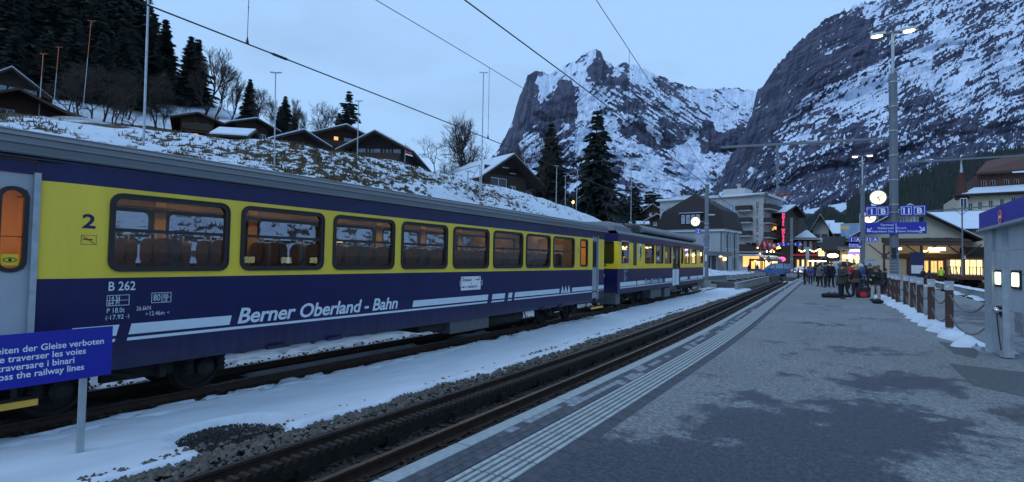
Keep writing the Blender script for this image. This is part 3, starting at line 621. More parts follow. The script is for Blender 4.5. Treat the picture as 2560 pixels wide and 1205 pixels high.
for k in range(0, 340):
    s = 2.0+k*.19
    for c in range(3):
        X0 = -2.92+c*.094; salt = fbm(np.array(s*.55+c*.4), np.array(c*.8), 2, 63) > .60
        j = 3 if (salt and random.random() < .75) else random.randrange(3)
        if cnt < 300: along(pm[j], 'paver', s+(c % 2)*.09, X0, platform); cnt += 1
        else:
            p = trk(s+(c % 2)*.09, X0); h = trh(s); dx = np.array([math.cos(h), math.sin(h), 0])*.0445; dy = np.array([-math.sin(h), math.cos(h), 0])*.092
            rest.add([p-dx-dy-[0, 0, .001], p+dx-dy-[0, 0, .001], p+dx+dy-[0, 0, .001], p-dx+dy-[0, 0, .001]], [(0, 1, 2, 3)], 1 if j == 3 else 0)
rest.build('paver_strip', ['paver_a', 'paver_salt'], platform, kind='stuff')
mat('guide_white', (.36, .385, .375), .7, var=.22, scale=14, bump=.3, bscale=60)
mat('guide_base', (.10, .11, .12), .85, var=.35, scale=18, bump=.3, bscale=60)
gt = MB().box(-.215, -.196, -.05, .215, .196, -.002, 1)
for r_ in range(6): x = -.183+r_*.0732; gt.add([(x-.021, -.19, -.003), (x+.021, -.19, -.003), (x+.021, .19, -.003), (x-.021, .19, -.003), (x-.016, -.19, .004), (x+.016, -.19, .004), (x+.016, .19, .004), (x-.016, .19, .004)], [(4, 5, 6, 7), (0, 1, 5, 4), (1, 2, 6, 5), (2, 3, 7, 6), (3, 0, 4, 7)], 0)
gtm = gt.mesh('guide_tile', ['guide_white', 'guide_base'])
for k in range(170): along(gtm, 'guide_tile', 2.2+k*.40, -2.46, platform)
bs = [MB().box(-.078, -.195, -.06, .078, .195, -.003+dz).mesh('border_slab', 'paver_a') for dz in (0, .002, -.002)]
for k in range(170): along(bs[k % 3], 'border_slab', 2.2+k*.40, -2.162, platform)

# darker repair patches in the asphalt
for q in ([(2345, 853), (2452, 866), (2440, 896), (2385, 883)], [(2370, 908), (2600, 935), (2600, 1000), (2430, 962)]):
    w_ = [onz(*c, .004) for c in q]; MB().add(w_, [(0, 1, 2, 3)]).build('repair_patch', 'asphalt_patch', platform)
# right of the platform: sunken track, narrow island, far platform, village ground and plaza
MB().box(5.80, -6, -.89, 13.2, 96, -.62).build('track_bed', 'ballast', kind='structure')
isl = MB().box(8.45, 22, -.7, 9.15, 92, .0).build('island_platform', 'concrete', kind='structure')
pp = np.zeros((160, 12, 3)); xs_ = np.linspace(8.40, 9.18, 12); yy_ = np.linspace(22, 92, 160); XX, YY = np.meshgrid(xs_, yy_)
pp[..., 0] = XX; pp[..., 1] = YY; pp[..., 2] = .05+(fbm(XX*2, YY*.8, 3, 5)-.5)*.10-.09*sstep(.25, .42, np.abs(XX-8.79))
obj('snow_strip', grid_mesh('snow_strip', pp, 'snow'), kind='structure')
pp = np.zeros((160, 8, 3)); xs_ = np.linspace(7.6, 8.5, 8); XX, YY = np.meshgrid(xs_, yy_); pp[..., 0] = XX; pp[..., 1] = YY; pp[..., 2] = -.62+.17*sstep(.46, .55, fbm(XX*.8, YY*.35, 3, 15))
obj('snow_strip', grid_mesh('snow_strip', pp, 'snow'), kind='structure')
MB().box(13.2, 20, -.9, 60, 400, -.03).build('far_platform', 'asphalt_far', kind='structure')
MB().box(-90, 92.5, -.9, 13.19, 420, -.06).build('village_ground', 'asphalt_far', kind='structure')
pl = MB(); pts = [trk(51, -6.9), trk(79, -6.9), trk(96, -6.0), np.array([-60, 100, 0]), np.array([-40, 64, 0]), np.array([-16.5, 52, 0]), trk(53, -10.2), trk(51.5, -8.6)]
pl.ext([(p[0], p[1], -.85) for p in pts], (0, 0, .87)); pl.build('plaza', 'asphalt_far', kind='structure')
# ================================================================== TRACKS
def rail_mesh(X0, s0, s1, step=1.0):
    prof = [(-.062, 0), (.062, 0), (.062, .012), (.012, .032), (.010, .105), (.034, .118), (.034, .150), (-.034, .150), (-.034, .118), (-.010, .105), (-.012, .032), (-.062, .012)]
    n = len(prof); mb = MB(); ss = np.arange(s0, s1+.01, step)
    for s in ss:
        p = trk(s, X0); h = trh(s); c, q = math.cos(h), math.sin(h)
        mb.v += [(p[0]+a*c, p[1]+a*q, RT-.15+b) for a, b in prof]
    for i in range(len(ss)-1):
        for j in range(n):
            k = (j+1) % n; mb.f.append([i*n+j, (i+1)*n+j, (i+1)*n+k, i*n+k]); mb.m.append(1 if j == 6 else 0)
    mb.f += [list(range(n)), [(len(ss)-1)*n+j for j in range(n)]]; mb.m += [0, 0]
    return mb
sleeper_me = MB().box(-.95, -.11, -.14, .95, .11, -.005).mesh('sleeper', 'sleeper')
clip = MB().tube([(.0, -.05, .02), (.05, -.06, .035), (.085, -.03, .03), (.085, .03, .03), (.05, .06, .035), (.0, .05, .02)], .011, 5)
clip.box(-.005, -.045, -.01, .1, .045, .012); clip_me = clip.mesh('rail_clip', 'rail_rust')
def railway(label, Xc, s0, s1, rack, step=.62, ns=90):
    root = thing('railway_track', label, 'track', (0, 0, 0))
    for sgn in (-1, 1): rail_mesh(Xc+sgn*.53, s0, s1).build('rail', ['rail_rust', 'rail_head'], root, smooth=None)
    for k in range(ns):
        s = s0+1+k*step
        if s > s1: break
        o = obj('sleeper', sleeper_me, root); p = trk(s, Xc, RT-.155); o.location = tuple(p); o.rotation_euler = (0, 0, trh(s))
        for sg in (-1, 1):
            if rack and s < 26:
                c = obj('rail_clip', clip_me, root); c.location = tuple(trk(s, Xc+.53+.05*sg, RT-.15)); c.rotation_euler = (0, 0, trh(s)+(0 if sg > 0 else math.pi))
    if rack:
        mb = MB(); pitch = .11; n = int((s1-s0)/pitch)
        ss = np.arange(s0, s1+.01, 1.0)
        for off in (-.055, .055):
            for a, b in zip(ss[:-1], ss[1:]): mb.bar(trk(a, Xc+off, RT-.03), trk(b, Xc+off, RT-.03), .024, .15)
        for k in range(n):
            s = s0+k*pitch; h = trh(s); p = trk(s, Xc, RT+.055); d = np.array([-math.sin(h), math.cos(h), 0])
            if s > 40: continue
            r_ = np.array([math.cos(h), math.sin(h), 0])*.07; u = np.array([0, 0, 1.])
            mb.add([p-r_-d*.034-u*.03, p+r_-d*.034-u*.03, p+r_+d*.034-u*.03, p-r_+d*.034-u*.03, p-r_-d*.022+u*.03, p+r_-d*.022+u*.03, p+r_+d*.022+u*.03, p-r_+d*.022+u*.03], [(4, 5, 6, 7), (0, 1, 5, 4), (1, 2, 6, 5), (2, 3, 7, 6), (3, 0, 4, 7)])
        mb.build('rack_rail', 'rack_steel', root)
        ch = MB().box(-.10, -.07, -.17, .10, .07, -.02).box(-.16, -.10, -.175, .16, .10, -.15).mesh('rack_chair', 'rack_steel')
        bolt = MB().lathe([(.016, 0), (.016, .018), (.0, .022)], n=6, axis='x').mesh('bolt', 'rack_steel')
        for k in range(60):
            s = s0+1.3+k*1.24
            if s < s1:
                o = obj('rack_chair', ch, root); o.location = tuple(trk(s, Xc, RT)); o.rotation_euler = (0, 0, trh(s))
                if s < 14: 
                    for dy in (-.25, .25): q = obj('bolt', bolt, root); q.location = tuple(trk(s+dy, Xc+.067, RT-.035))
    return root
XA, XB = -4.80, -9.33
near_track = railway('rusty rack railway track beside the platform kerb', XA, -4, 76, True, ns=125)
far_track = railway('railway track under the blue and yellow train', XB, -4, 44.5, False, ns=76)
railway('sunken track beyond the chained posts', 7.05, 16, 80, False, ns=80)

# stones: coarse ballast by the rails, fine grit in the thawed disc
def stones(name, n, place, smin, smax, mt, label):
    vs = []; fs = []; base = np.array([(1, 0, 0), (-1, 0, 0), (0, 1, 0), (0, -1, 0), (0, 0, 1), (0, 0, -1), (.6, .6, .5), (-.6, -.6, .5)], float)
    F8 = [(0, 2, 4), (2, 1, 4), (1, 3, 4), (3, 0, 4), (2, 0, 5), (1, 2, 5), (3, 1, 5), (0, 3, 5)]
    for i in range(n):
        p = place()
        if p is None: continue
        r = RNG.uniform(smin, smax); j = base[:6]*RNG.uniform(.65, 1.25, (6, 1))+RNG.normal(0, .16, (6, 3)); a = RNG.uniform(0, 6.28); c, s = math.cos(a), math.sin(a)
        x = (j[:, 0]*c-j[:, 1]*s)*r*1.15; y = (j[:, 0]*s+j[:, 1]*c)*r; z = j[:, 2]*r*.75; o = len(vs)
        vs += list(zip(x+p[0], y+p[1], z+p[2])); fs += [tuple(o+k for k in f) for f in F8]
    me = bpy.data.meshes.new(name); me.from_pydata(vs, [], fs); me.materials.append(M[mt]); me.update()
    return tag(obj(name, me), label, 'gravel', kind='stuff')
mat('stone_pale', (.15, .135, .115), .9, col2=(.055, .05, .045), scale=7, var=.1)
mat('stone_dark', (.055, .044, .036), .9, col2=(.022, .019, .017), scale=9, var=.1)
mat('grit', (.05, .043, .038), .9, col2=(.015, .014, .014), scale=22, var=.1)
def pl1():
    s = 1.5+34*RNG.random()**1.7; w_ = RNG.random(); e = -6.20+.10*sstep(14, 40, s)
    if RNG.random() < .08: w_ = -.18*RNG.random()
    X = e+w_*(-5.46-e); return trk(s, X, RT-.135+.02*RNG.random()+(.05 if w_ < 0 else .03*(1-abs(2*w_-1))))
stones('ballast_stones', 5600, pl1, .022, .052, 'stone_pale', 'pale broken ballast stones between snow and rack track')
def pl2():
    s = 1.5+45*RNG.random()**1.6; X = RNG.choice([RNG.uniform(-4.17, -3.2), RNG.uniform(-5.2, -4.4), RNG.uniform(-4.17, -3.2)]); return trk(s, X, RT-.155+.02*RNG.random())
stones('ballast_stones', 6500, pl2, .02, .045, 'stone_dark', 'dark rusty ballast between and beside the rack rails')
def pl3():
    a = RNG.uniform(0, 6.28); q = math.sqrt(RNG.random())*1.04; return (disc[0]+.62*q*math.cos(a), disc[1]+.60*q*math.sin(a), RT-.16+.02*RNG.random())
stones('grit', 3000, pl3, .008, .018, 'grit', 'fine dark grit in the round thawed patch of snow')
def pl4():
    s = -1+40*RNG.random()**1.4; X = RNG.choice([-8.52, -10.4])+RNG.normal(0, .10); return trk(s, X, RT-.10+.03*RNG.random())
stones('ballast_stones', 1500, pl4, .015, .04, 'stone_dark', 'dark crumbs of ballast along the train track')
# small melting snow lumps lying along the rack track
sn_ = MB()
for k in range(62):
    s = 5.2+k*.62+random.uniform(-.05, .05)
    for X, pr in ((XA+.36, .6 if s > 8 else .25), (XA-.62, .55)):
        if random.random() < pr:
            p = trk(s, X+random.uniform(-.03, .03), RT-.17); l = random.uniform(.08, .22)
            pr_ = [(math.cos(a*math.pi/10)*1.0, math.sin(a*math.pi/10)) for a in range(6)]
            t = MB().lathe([(1, 0), (.85, .5), (.5, .85), (.0, 1.0)], n=8); sn_.add([(v[0]*.055+p[0], v[1]*l+p[1], v[2]*.055+p[2]) for v in t.v], t.f)
tag(sn_.build('snow_lumps', 'snow', smooth=60), 'small melting snow lumps along the rack rails', 'snow', kind='stuff')

# ================================================================== TRAIN
def side_skin(mb, x, y0, y1, zc, zm, holes, sg=1, th=.05, inner=3):
    """outer and inner skin of one side at lateral x; zc levels, zm material per band, holes (y0,z0,y1,z1)"""
    ys = sorted({y0, y1, *[h[0] for h in holes], *[h[2] for h in holes]}); zs = sorted({*zc, *[h[1] for h in holes], *[h[3] for h in holes]})
    for a, b in zip(ys[:-1], ys[1:]):
        for c, d in zip(zs[:-1], zs[1:]):
            ym, zmid = (a+b)/2, (c+d)/2
            if any(h[0] < ym < h[2] and h[1] < zmid < h[3] for h in holes): continue
            k = max(i for i in range(len(zc)-1) if zc[i] <= zmid); m = zm[k]
            mb.add([(x, a, c), (x, b, c), (x, b, d), (x, a, d)], [(0, 1, 2, 3)], m)
            mb.add([(x-sg*th, a, c), (x-sg*th, b, c), (x-sg*th, b, d), (x-sg*th, a, d)], [(3, 2, 1, 0)], inner)
def win_frame(y0, z0, y1, z1, x, sg=1, r=.14, wd=.068, mt='rubber', parent=None, bar=None, glass='glass_train', name='window', th=.07):
    o_ = rrect(y0, z0, y1, z1, r); i_ = rrect(y0+wd, z0+wd, y1-wd, z1-wd, max(.02, r-wd*.75))
    mb = MB().ring([(x-sg*(th-.014), a, b) for a, b in o_], [(x-sg*(th-.014), a, b) for a, b in i_], (sg*th, 0, 0))
    if wd > .06:                                               # raised outer lip
        l_ = rrect(y0+.022, z0+.022, y1-.022, z1-.022, r-.02); mb.ring([(x+sg*.012, a, b) for a, b in o_], [(x+sg*.012, a, b) for a, b in l_], (sg*.012, 0, 0))
    if bar: mb.box(min(x-.03*sg, x), y0+wd*.6, bar-.022, max(x-.03*sg, x), y1-wd*.6, bar+.022)
    f = mb.build(name, mt, parent, smooth=35)
    MB().add([(x-sg*.035, a, b) for a, b in i_], [list(range(len(i_)))]).build('pane', glass, f)
    return f
def wheelset(bogie, y, xs_, r=.36):
    for x in xs_:
        w_ = MB().lathe([(r+.03, -.065), (r+.03, -.045), (r, -.04), (r-.005, .05), (r-.06, .055), (r-.08, .02), (.12, .015), (.10, .05), (.0, .05)], (x, y, r), 26, 0, 'x' if x > 0 else 'x')
        if x < 0: w_.v = [(2*x-v[0], v[1], v[2]) for v in w_.v]
        w_.build('wheel', ['soot'], bogie, smooth=40)
def make_bogie(root, yc, half=.9):
    b = MB()
    for sg in (1, -1):
        x = sg*.80; b.box(min(x, x-.1*sg), yc-1.25, .52, max(x, x-.1*sg), yc+1.25, .66); b.box(min(x, x-.1*sg), yc-.45, .36, max(x, x-.1*sg), yc+.45, .54)
        for dy in (-half, half):
            b.lathe([(.13, 0), (.13, .10), (.07, .14), (0, .14)], (x-.02 if sg > 0 else x-.12, yc+dy, .37), 12, 0, 'x')
    b.box(-.7, yc-.2, .45, .7, yc+.2, .7); bo = b.build('bogie', 'soot', root)
    for sg in (1, -1):
        for dy in (-half, half):
            for e in (-.24, .24):
                sp = MB(); prof = []
                for k in range(11): prof.append((.075 if k % 2 else .055, .30+k*.032))
                sp.lathe(prof, (sg*.84, yc+dy+e, 0), 10); sp.build('spring', 'soot', bo)
    for dy in (-half, half): wheelset(bo, yc+dy, (.55, -.55))
    sd = MB().tube([(.86, yc-.7, .60), (.95, yc-.1, .42)], .035, 8); sd.tube([(.9, yc+.25, .35), (.9, yc+.25, .75)], .06, 8); sd.build('damper', 'soot', bo)
    return bo
Y_ = lambda Y: Y-10.1
car = thing('railway_carriage', 'long blue and yellow passenger carriage B 262 standing on the far track', 'railway carriage', (XB, 10.1, RT))
WIN = [(2.96, 4.54), (4.72, 6.29), (6.49, 8.07), (8.27, 9.82), (10.03, 11.55), (11.75, 13.29), (13.47, 14.99), (15.19, 16.76)]
ZW0, ZW1 = 1.89, 2.925
C0, C1 = Y_(.45), Y_(19.65); K0, K1 = Y_(2.54), Y_(18.34)
zc = [.70, 1.81, 2.985, 3.32]; zm = [0, 1, 0]
holes = [(Y_(a)+.045, ZW0+.045, Y_(b)-.045, ZW1-.045) for a, b in WIN]; sm = (Y_(17.24)+.03, 1.94, Y_(17.90)-.03, 2.90)
body = MB()
for sg in (1, -1):
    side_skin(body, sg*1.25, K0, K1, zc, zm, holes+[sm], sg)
    # slanting ends beside the doors
    for ya, yb, xa, xb in ((Y_(2.24), K0, 1.19, 1.25), (K1, Y_(18.40), 1.25, 1.22), (Y_(18.98), C1, 1.19, 1.16), (C0, Y_(1.30), 1.15, 1.19)):
        for k in range(3): body.add([(sg*xa, ya, zc[k]), (sg*xb, yb, zc[k]), (sg*xb, yb, zc[k+1]), (sg*xa, ya, zc[k+1])], [(0, 1, 2, 3)], zm[k])
    # skirt folds in at the bottom
    body.add([(sg*1.25, K0, .70), (sg*1.25, K1, .70), (sg*1.205, K1, .60), (sg*1.205, K0, .60)], [(0, 1, 2, 3)], 0)
    for ya, yb in ((Y_(1.30), Y_(2.24)), (Y_(18.40), Y_(18.98))): body.add([(sg*1.18, ya, 3.05), (sg*1.18, yb, 3.05), (sg*1.18, yb, 3.32), (sg*1.18, ya, 3.32)], [(0, 1, 2, 3)], 0)
for yy_ in (C0, C1):
    for k in range(3): body.add([(-1.16, yy_, zc[k]), (1.16, yy_, zc[k]), (1.16, yy_, zc[k+1]), (-1.16, yy_, zc[k+1])], [(0, 1, 2, 3)], zm[k])
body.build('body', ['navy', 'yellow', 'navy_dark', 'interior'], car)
MB().box(-1.19, C0+.02, .95, 1.19, C1-.02, 1.0, 0).build('floor', 'underbox', car)
MB().box(-1.19, C0+.02, 3.20, 1.19, C1-.02, 3.24, 0).build('ceiling', 'ceiling_wood', car)
# roof: ribbed cantrail and low arch
prof = [(1.25, 3.27), (1.305, 3.255), (1.315, 3.275), (1.29, 3.30), (1.29, 3.37), (1.305, 3.385), (1.295, 3.405), (1.27, 3.41), (1.255, 3.465), (1.268, 3.478), (1.25, 3.495), (1.225, 3.50), (1.185, 3.535), (1.188, 3.55), (1.15, 3.562), (.95, 3.60), (.6, 3.64), (0, 3.67)]
prof = prof+[(-a, b) for a, b in prof[::-1][1:]]
rf = MB(); n = len(prof); ends = (C0-.12, C1+.10)
rf.v = [(a, y, b) for y in ends for a, b in prof]
rf.f = [[i, i+1, n+i+1, n+i] for i in range(n-1)]+[list(range(n))[::-1], [n+i for i in range(n)]]; rf.m = [0]*len(rf.f)
roof = rf.build('roof', 'roof_grey', car)
for sg in (1, -1): MB().box(sg*1.252-.004, C0, 3.22, sg*1.252+.004, C1, 3.245).build('rain_strip', 'navy_dark', roof)
for sg in (1, -1):
    for a, b in WIN: win_frame(Y_(a), ZW0, Y_(b), ZW1, sg*1.25, sg, bar=2.44, parent=car)
    win_frame(Y_(17.24), 1.92, Y_(17.90), 2.92, sg*1.25, sg, r=.10, wd=.06, bar=2.62, parent=car)
    # inside pillars, parcel shelf and heater pipe
    for k, (a, b) in enumerate(WIN[:-1]):
        c = WIN[k+1][0]; MB().box(sg*1.19-.02, Y_(b)+.0, 1.0, sg*1.19+.02, Y_(c)-.0, 3.14).build('pillar', 'pillar_cream', car)
    for k in range(5): pass
    sh = MB()
    for k in range(6): sh.box(min(sg*(1.12-k*.05), sg*(1.10-k*.05)), K0+.1, 2.93, max(sg*(1.12-k*.05), sg*(1.10-k*.05)), K1-.2, 2.945)
    sh.build('parcel_shelf', 'ceiling_wood', car)
# seats: high backs in pairs, facing each other
st = MB()
for e in (-.235, .235):
    o_ = rrect(e-.215, 1.66, e+.215, 2.36, .12); st.ext([(a, .0, b) for a, b in o_], (0, .12, 0)); st.ext([(a, -.03, b) for a, b in rrect(e-.19, 2.0, e+.19, 2.33, .10)], (0, .18, 0))
st.box(-.46, .0, 1.32, .46, .52, 1.46, 1).box(-.44, .02, 1.46, .44, .10, 1.7, 1).box(-.4, .1, 1.0, .4, .2, 1.34, 1)
seat_me = st.mesh('seat', ['seat', 'seat_fabric'], 40)
hd = MB()
for e in (-.235, .235): hd.tube([(e-.09, .06, 2.34), (e-.09, .06, 2.43), (e+.09, .06, 2.43), (e+.09, .06, 2.34)], .016, 6)
hand_me = hd.mesh('grab_handle', 'chrome', 40)
for k in range(8):
    for dy, fl in ((.92, 0), (1.62, 1)):
        y = Y_(WIN[0][0])+k*1.745+dy
        if y > Y_(16.6): continue
        for x in (.68, -.68):
            o = obj('seat', seat_me, car, (x, y, 0)); o.rotation_euler = (0, 0, math.pi if fl == 0 else 0); obj('grab_handle', hand_me, o)
lamp = MB().box(-.05, -.40, -.03, .05, .40, 0).mesh('ceiling_lamp', 'train_lamp')
for k in range(9):
    for x in (-.42, .42): obj('ceiling_lamp', lamp, car, (x, Y_(3.3)+k*1.745, 3.195))
part_ = MB().box(-1.19, -.03, 1.0, -.40, .03, 3.15).box(.40, -.03, 1.0, 1.19, .03, 3.15).box(-.4, -.03, 2.9, .4, .03, 3.15).mesh('partition', 'pillar_cream')
for y in (Y_(2.72), Y_(17.12)): obj('partition', part_, car, (0, y, 0))
MB().add([(.3, Y_(17.08), 2.3), (.65, Y_(17.08), 2.3), (.65, Y_(17.08), 2.7), (.3, Y_(17.08), 2.7)], [(0, 1, 2, 3)]).build('notice', 'sign_white', car)
# vestibules: orange lined, a lamp each
for ya, yb in ((Y_(.6), Y_(2.68)), (Y_(17.2), Y_(19.5))):
    MB().add([(-1.10, ya, 1.0), (-1.10, yb, 1.0), (-1.10, yb, 3.1), (-1.10, ya, 3.1)], [(0, 1, 2, 3)]).add([(-1.1, yb, 1.0), (1.12, yb, 1.0), (1.12, yb, 3.1), (-1.1, yb, 3.1)], [(0, 1, 2, 3)]).add([(-1.1, ya, 1.0), (1.12, ya, 1.0), (1.12, ya, 3.1), (-1.1, ya, 3.1)], [(0, 1, 2, 3)]).build('vestibule_lining', 'vest_orange', car)
    MB().box(-.3, (ya+yb)/2-.3, 3.09, .3, (ya+yb)/2+.3, 3.13).build('ceiling_lamp', 'vest_lamp', car)
# folding doors
def door(ya, yb, x, slots, extra=None):
    d = MB(); y = ya
    hs = [(a+.02, 1.92, b-.02, 2.86) for a, b in slots]; side_skin(d, x, ya, yb, [.72, 3.05], [0], hs, 1, .04, 0)
    d.box(x-.02, yb-.012, .66, x+.055, yb+.05, 3.07, 1).box(x-.005, (ya+yb)/2-.008, .72, x+.006, (ya+yb)/2+.008, 3.05, 2)
    dd = d.build('door', ['door_grey', 'galv', 'rubber'], car)
    for a, b in slots:
        win_frame(a, 1.89, b, 2.89, x, 1, r=.125, wd=.045, parent=dd, name='door_window', th=.05); MB().box(x-.03, a+.02, 2.30, x-.02, b-.02, 2.31).build('window_bar', 'rubber', dd)
    MB().tube([(x+.03, ya+.48, 1.62), (x+.06, ya+.48, 1.60), (x+.06, ya+.56, 1.57), (x+.03, ya+.56, 1.57)], .012, 6).build('door_handle', 'galv', dd)
    return dd
dl = door(Y_(1.30), Y_(2.22), 1.165, [(Y_(1.42), Y_(1.70)), (Y_(1.90), Y_(2.185))])
eye = MB().add([(1.142, Y_(1.965), 1.97), (1.142, Y_(2.12), 1.97), (1.142, Y_(2.12), 2.10), (1.142, Y_(1.965), 2.10)], [(0, 1, 2, 3)]); eye.build('eye_sticker', 'yellow_bright', dl)
em = MB(); cy, cz = Y_(2.043), 2.035
up_ = [(cy+.06*math.cos(a), cz+.028*math.sin(a)) for a in np.linspace(0, 2*math.pi, 17)[:-1]]; inn = [(cy+.052*math.cos(a), cz+.021*math.sin(a)) for a in np.linspace(0, 2*math.pi, 17)[:-1]]
em.ring([(1.144, a, b) for a, b in up_], [(1.144, a, b) for a, b in inn], (.002, 0, 0)); em.lathe([(.016, 0), (.016, .003)], (1.144, cy, cz), 10, 0, 'x'); em.build('eye_symbol', 'black', dl)
door(Y_(18.42), Y_(18.94), 1.165, [(Y_(18.50), Y_(18.66)), (Y_(18.70), Y_(18.86))])
for y in (Y_(1.76), Y_(18.68)):
    stp = MB().box(1.02, y-.55, .36, 1.30, y+.55, .40, 0).box(1.28, y-.55, .34, 1.315, y+.55, .41, 1).bar((1.05, y-.4, .4), (1.0, y-.4, .72), .05, .03, 0).bar((1.05, y+.4, .4), (1.0, y+.4, .72), .05, .03, 0); stp.build('step', ['soot', 'step_yellow'], car)
for y in (Y_(3.56), Y_(16.64)): make_bogie(car, y)
ub = MB().box(-1.0, Y_(2.7), .62, 1.0, Y_(18.0), .95); ub.build('underframe', 'soot', car)
MB().box(.25, Y_(10.10), .30, 1.16, Y_(11.74), .66).build('equipment_box', 'underbox', car)
MB().box(.2, Y_(9.1), .42, 1.05, Y_(10.0), .66).build('equipment_box', 'soot', car)
MB().lathe([(.0, -1.0), (.16, -.95), (.2, -.85), (.2, .85), (.16, .95), (0, 1.0)], (.75, Y_(13.0), .44), 14, 0, 'y').build('air_tank', 'soot', car, smooth=40)
for y in (Y_(13.9), Y_(14.6)): MB().tube([(.95, y, .66), (1.0, y, .45), (1.0, y+.1, .18), (.97, y+.02, .22)], .015, 6).build('brake_hose', 'black', car)
for Yc in (5.4, 6.6, 14.6, 15.8): MB().box(1.19, Y_(Yc)-.16, .585, 1.268, Y_(Yc)+.16, .635).build('lift_bracket', 'navy', car)
# lettering and stripes on the side
def side_par(name, y0, y1, z0, z1, parent=car, x=1.2535, sl=.22, mt='livery_white'):
    MB().ext([(x, y0+sl*z0, z0), (x, y1+sl*z0, z0), (x, y1+sl*z1, z1), (x, y0+sl*z1, z1)], (-.003, 0, 0)).build(name, mt, parent)
zA, zB, zC_, zD = 1.055, 1.195, .975, 1.015
for a, b in ((2.36, 2.86), (3.0, 4.36), (8.43, 11.30), (11.50, 12.12), (12.30, 12.50), (12.64, 15.42)): side_par('stripe', Y_(a), Y_(b), zA, zB)
MB().ext([(1.2535, Y_(16.62), zA), (1.2535, K1-.03, zA), (1.2535, K1-.03, zB), (1.2535, Y_(16.64), zB)], (-.003, 0, 0)).build('stripe', 'livery_white', car)
for a, b in ((2.36, 2.86), (3.0, 11.30), (11.50, 12.12), (12.30, 12.50), (12.64, 18.08)): side_par('stripe', Y_(a), Y_(b), zC_, zD)
for z0, z1 in ((zA, zB), (zC_, zD)): MB().add([(1.195, Y_(18.99), z0), (1.168, C1-.01, z0), (1.168, C1-.01, z1), (1.195, Y_(18.99), z1)], [(0, 1, 2, 3)]).build('stripe', 'livery_white', car)
for k in range(3):
    y = Y_(15.78)+k*.24; MB().ext([(1.2535, y, zA-.01), (1.2535, y+.23, zA-.01), (1.2535, y+.115, 1.29)], (-.003, 0, 0)).build('mountain_mark', 'livery_white', car)
RG, UP = (0, 1, 0), (0, 0, 1)
def ctext(s, Yc, Z, size, mt='livery_white', **k): return text('lettering', s, size, (1.252, Y_(Yc), Z+.4), RG, UP, mt, car, **k)
ctext('Berner Oberland - Bahn', 4.70, .665, .335, bold=.022, shear=.22, sx=1.10, sp=.97)
ctext('2', 2.67, 2.045, .245, 'navy', bold=.022, sx=1.2)
ctext('2', 17.03, 2.02, .20, 'navy', bold=.01, sx=.9)
ctext('B 262', 2.975, 1.245, .165, bold=.012, sx=.82)
ctext('14.5t', 2.985, 1.115, .085, sx=.75); ctext('64 Pl', 2.985, 1.055, .085, sx=.75); ctext('80', 3.51, 1.085, .13, sx=.7); ctext('SBB', 3.625, 1.125, .075, sx=.65); ctext('LSE', 3.625, 1.065, .075, sx=.65)
ctext('P 18.0t', 2.97, .955, .09, sx=.8); ctext('26.6kN', 3.31, .965, .08, sx=.75); ctext('17.92', 3.0, .870, .085, sx=.9); ctext('12.46m', 3.46, .885, .085, sx=.8); ctext('>', 3.42, .89, .06); ctext('<', 3.69, .89, .06); ctext('(-', 2.96, .875, .07); ctext('-)', 3.19, .88, .07)
def fr_rect(y0, z0, y1, z1, t=.006, mt='livery_white', parent=car, x=1.2515):
    MB().ring([(x, a, b) for a, b in ((y0, z0), (y1, z0), (y1, z1), (y0, z1))], [(x, a, b) for a, b in ((y0+t, z0+t), (y1-t, z0+t), (y1-t, z1-t), (y0+t, z1-t))], (.002, 0, 0)).build('lettering_frame', mt, parent)
fr_rect(Y_(2.97), 1.445, Y_(3.225), 1.585); MB().box(1.2515, Y_(2.975), 1.512, 1.2535, Y_(3.22), 1.517).box(1.2515, Y_(3.11), 1.517, 1.2535, Y_(3.114), 1.582).build('lettering_frame', 'livery_white', car)
fr_rect(Y_(3.49), 1.455, Y_(3.74), 1.595); MB().box(1.2515, Y_(3.615), 1.46, 1.2535, Y_(3.619), 1.59).box(1.2515, Y_(3.62), 1.522, 1.2535, Y_(3.735), 1.526).build('lettering_frame', 'livery_white', car)
fr_rect(Y_(2.67), 2.235, Y_(2.83), 2.355, .004, 'navy'); MB().bar((1.2535, Y_(2.69), 2.30), (1.2535, Y_(2.79), 2.30), .003, .012, 0).build('smoking_symbol', 'black', car)
MB().bar((1.2555, Y_(2.69), 2.34), (1.2555, Y_(2.81), 2.25), .003, .007, 0).build('smoking_symbol', 'red', car)
rp = MB().box(1.255, Y_(10.36), 1.35, 1.275, Y_(11.17), 1.69).tube([(1.27, Y_(10.36), 1.58), (1.28, Y_(10.30), 1.58), (1.28, Y_(10.30), 1.46), (1.27, Y_(10.36), 1.46)], .008, 5).tube([(1.27, Y_(11.17), 1.58), (1.28, Y_(11.23), 1.58), (1.28, Y_(11.23), 1.46), (1.27, Y_(11.17), 1.46)], .008, 5).build('route_plate', 'flag_white', car)
def ptext(s, Yc, Z, size, **k): return text('lettering', s, size, (1.2755, Y_(Yc), Z), RG, UP, 'black', rp, **k)
ptext('Grindelwald', 10.39, 1.575, .105, sx=.72, bold=.004); ptext('Interlaken Ost', 10.62, 1.405, .105, sx=.66, bold=.004)
for y0, y1, z, dr in ((10.93, 11.10, 1.605, 1), (10.40, 10.57, 1.432, -1)):
    a, b = Y_(y0), Y_(y1); tip = b if dr > 0 else a
    MB().box(1.2755, a, z-.008, 1.278, b, z+.008).add([(1.277, tip+.02*dr, z), (1.277, tip-.05*dr, z+.03), (1.277, tip-.05*dr, z-.03)], [(0, 1, 2)]).build('arrow', 'black', rp)
for y in (10.42, 11.11): MB().lathe([(.018, 0), (.018, .006), (0, .008)], (1.275, Y_(y), 1.655), 8, 0, 'x').build('rivet', 'black', rp)
MB().ell((1.277, Y_(10.765), 1.515), (.004, .014, .02), 8, 6).build('rivet', 'black', rp)

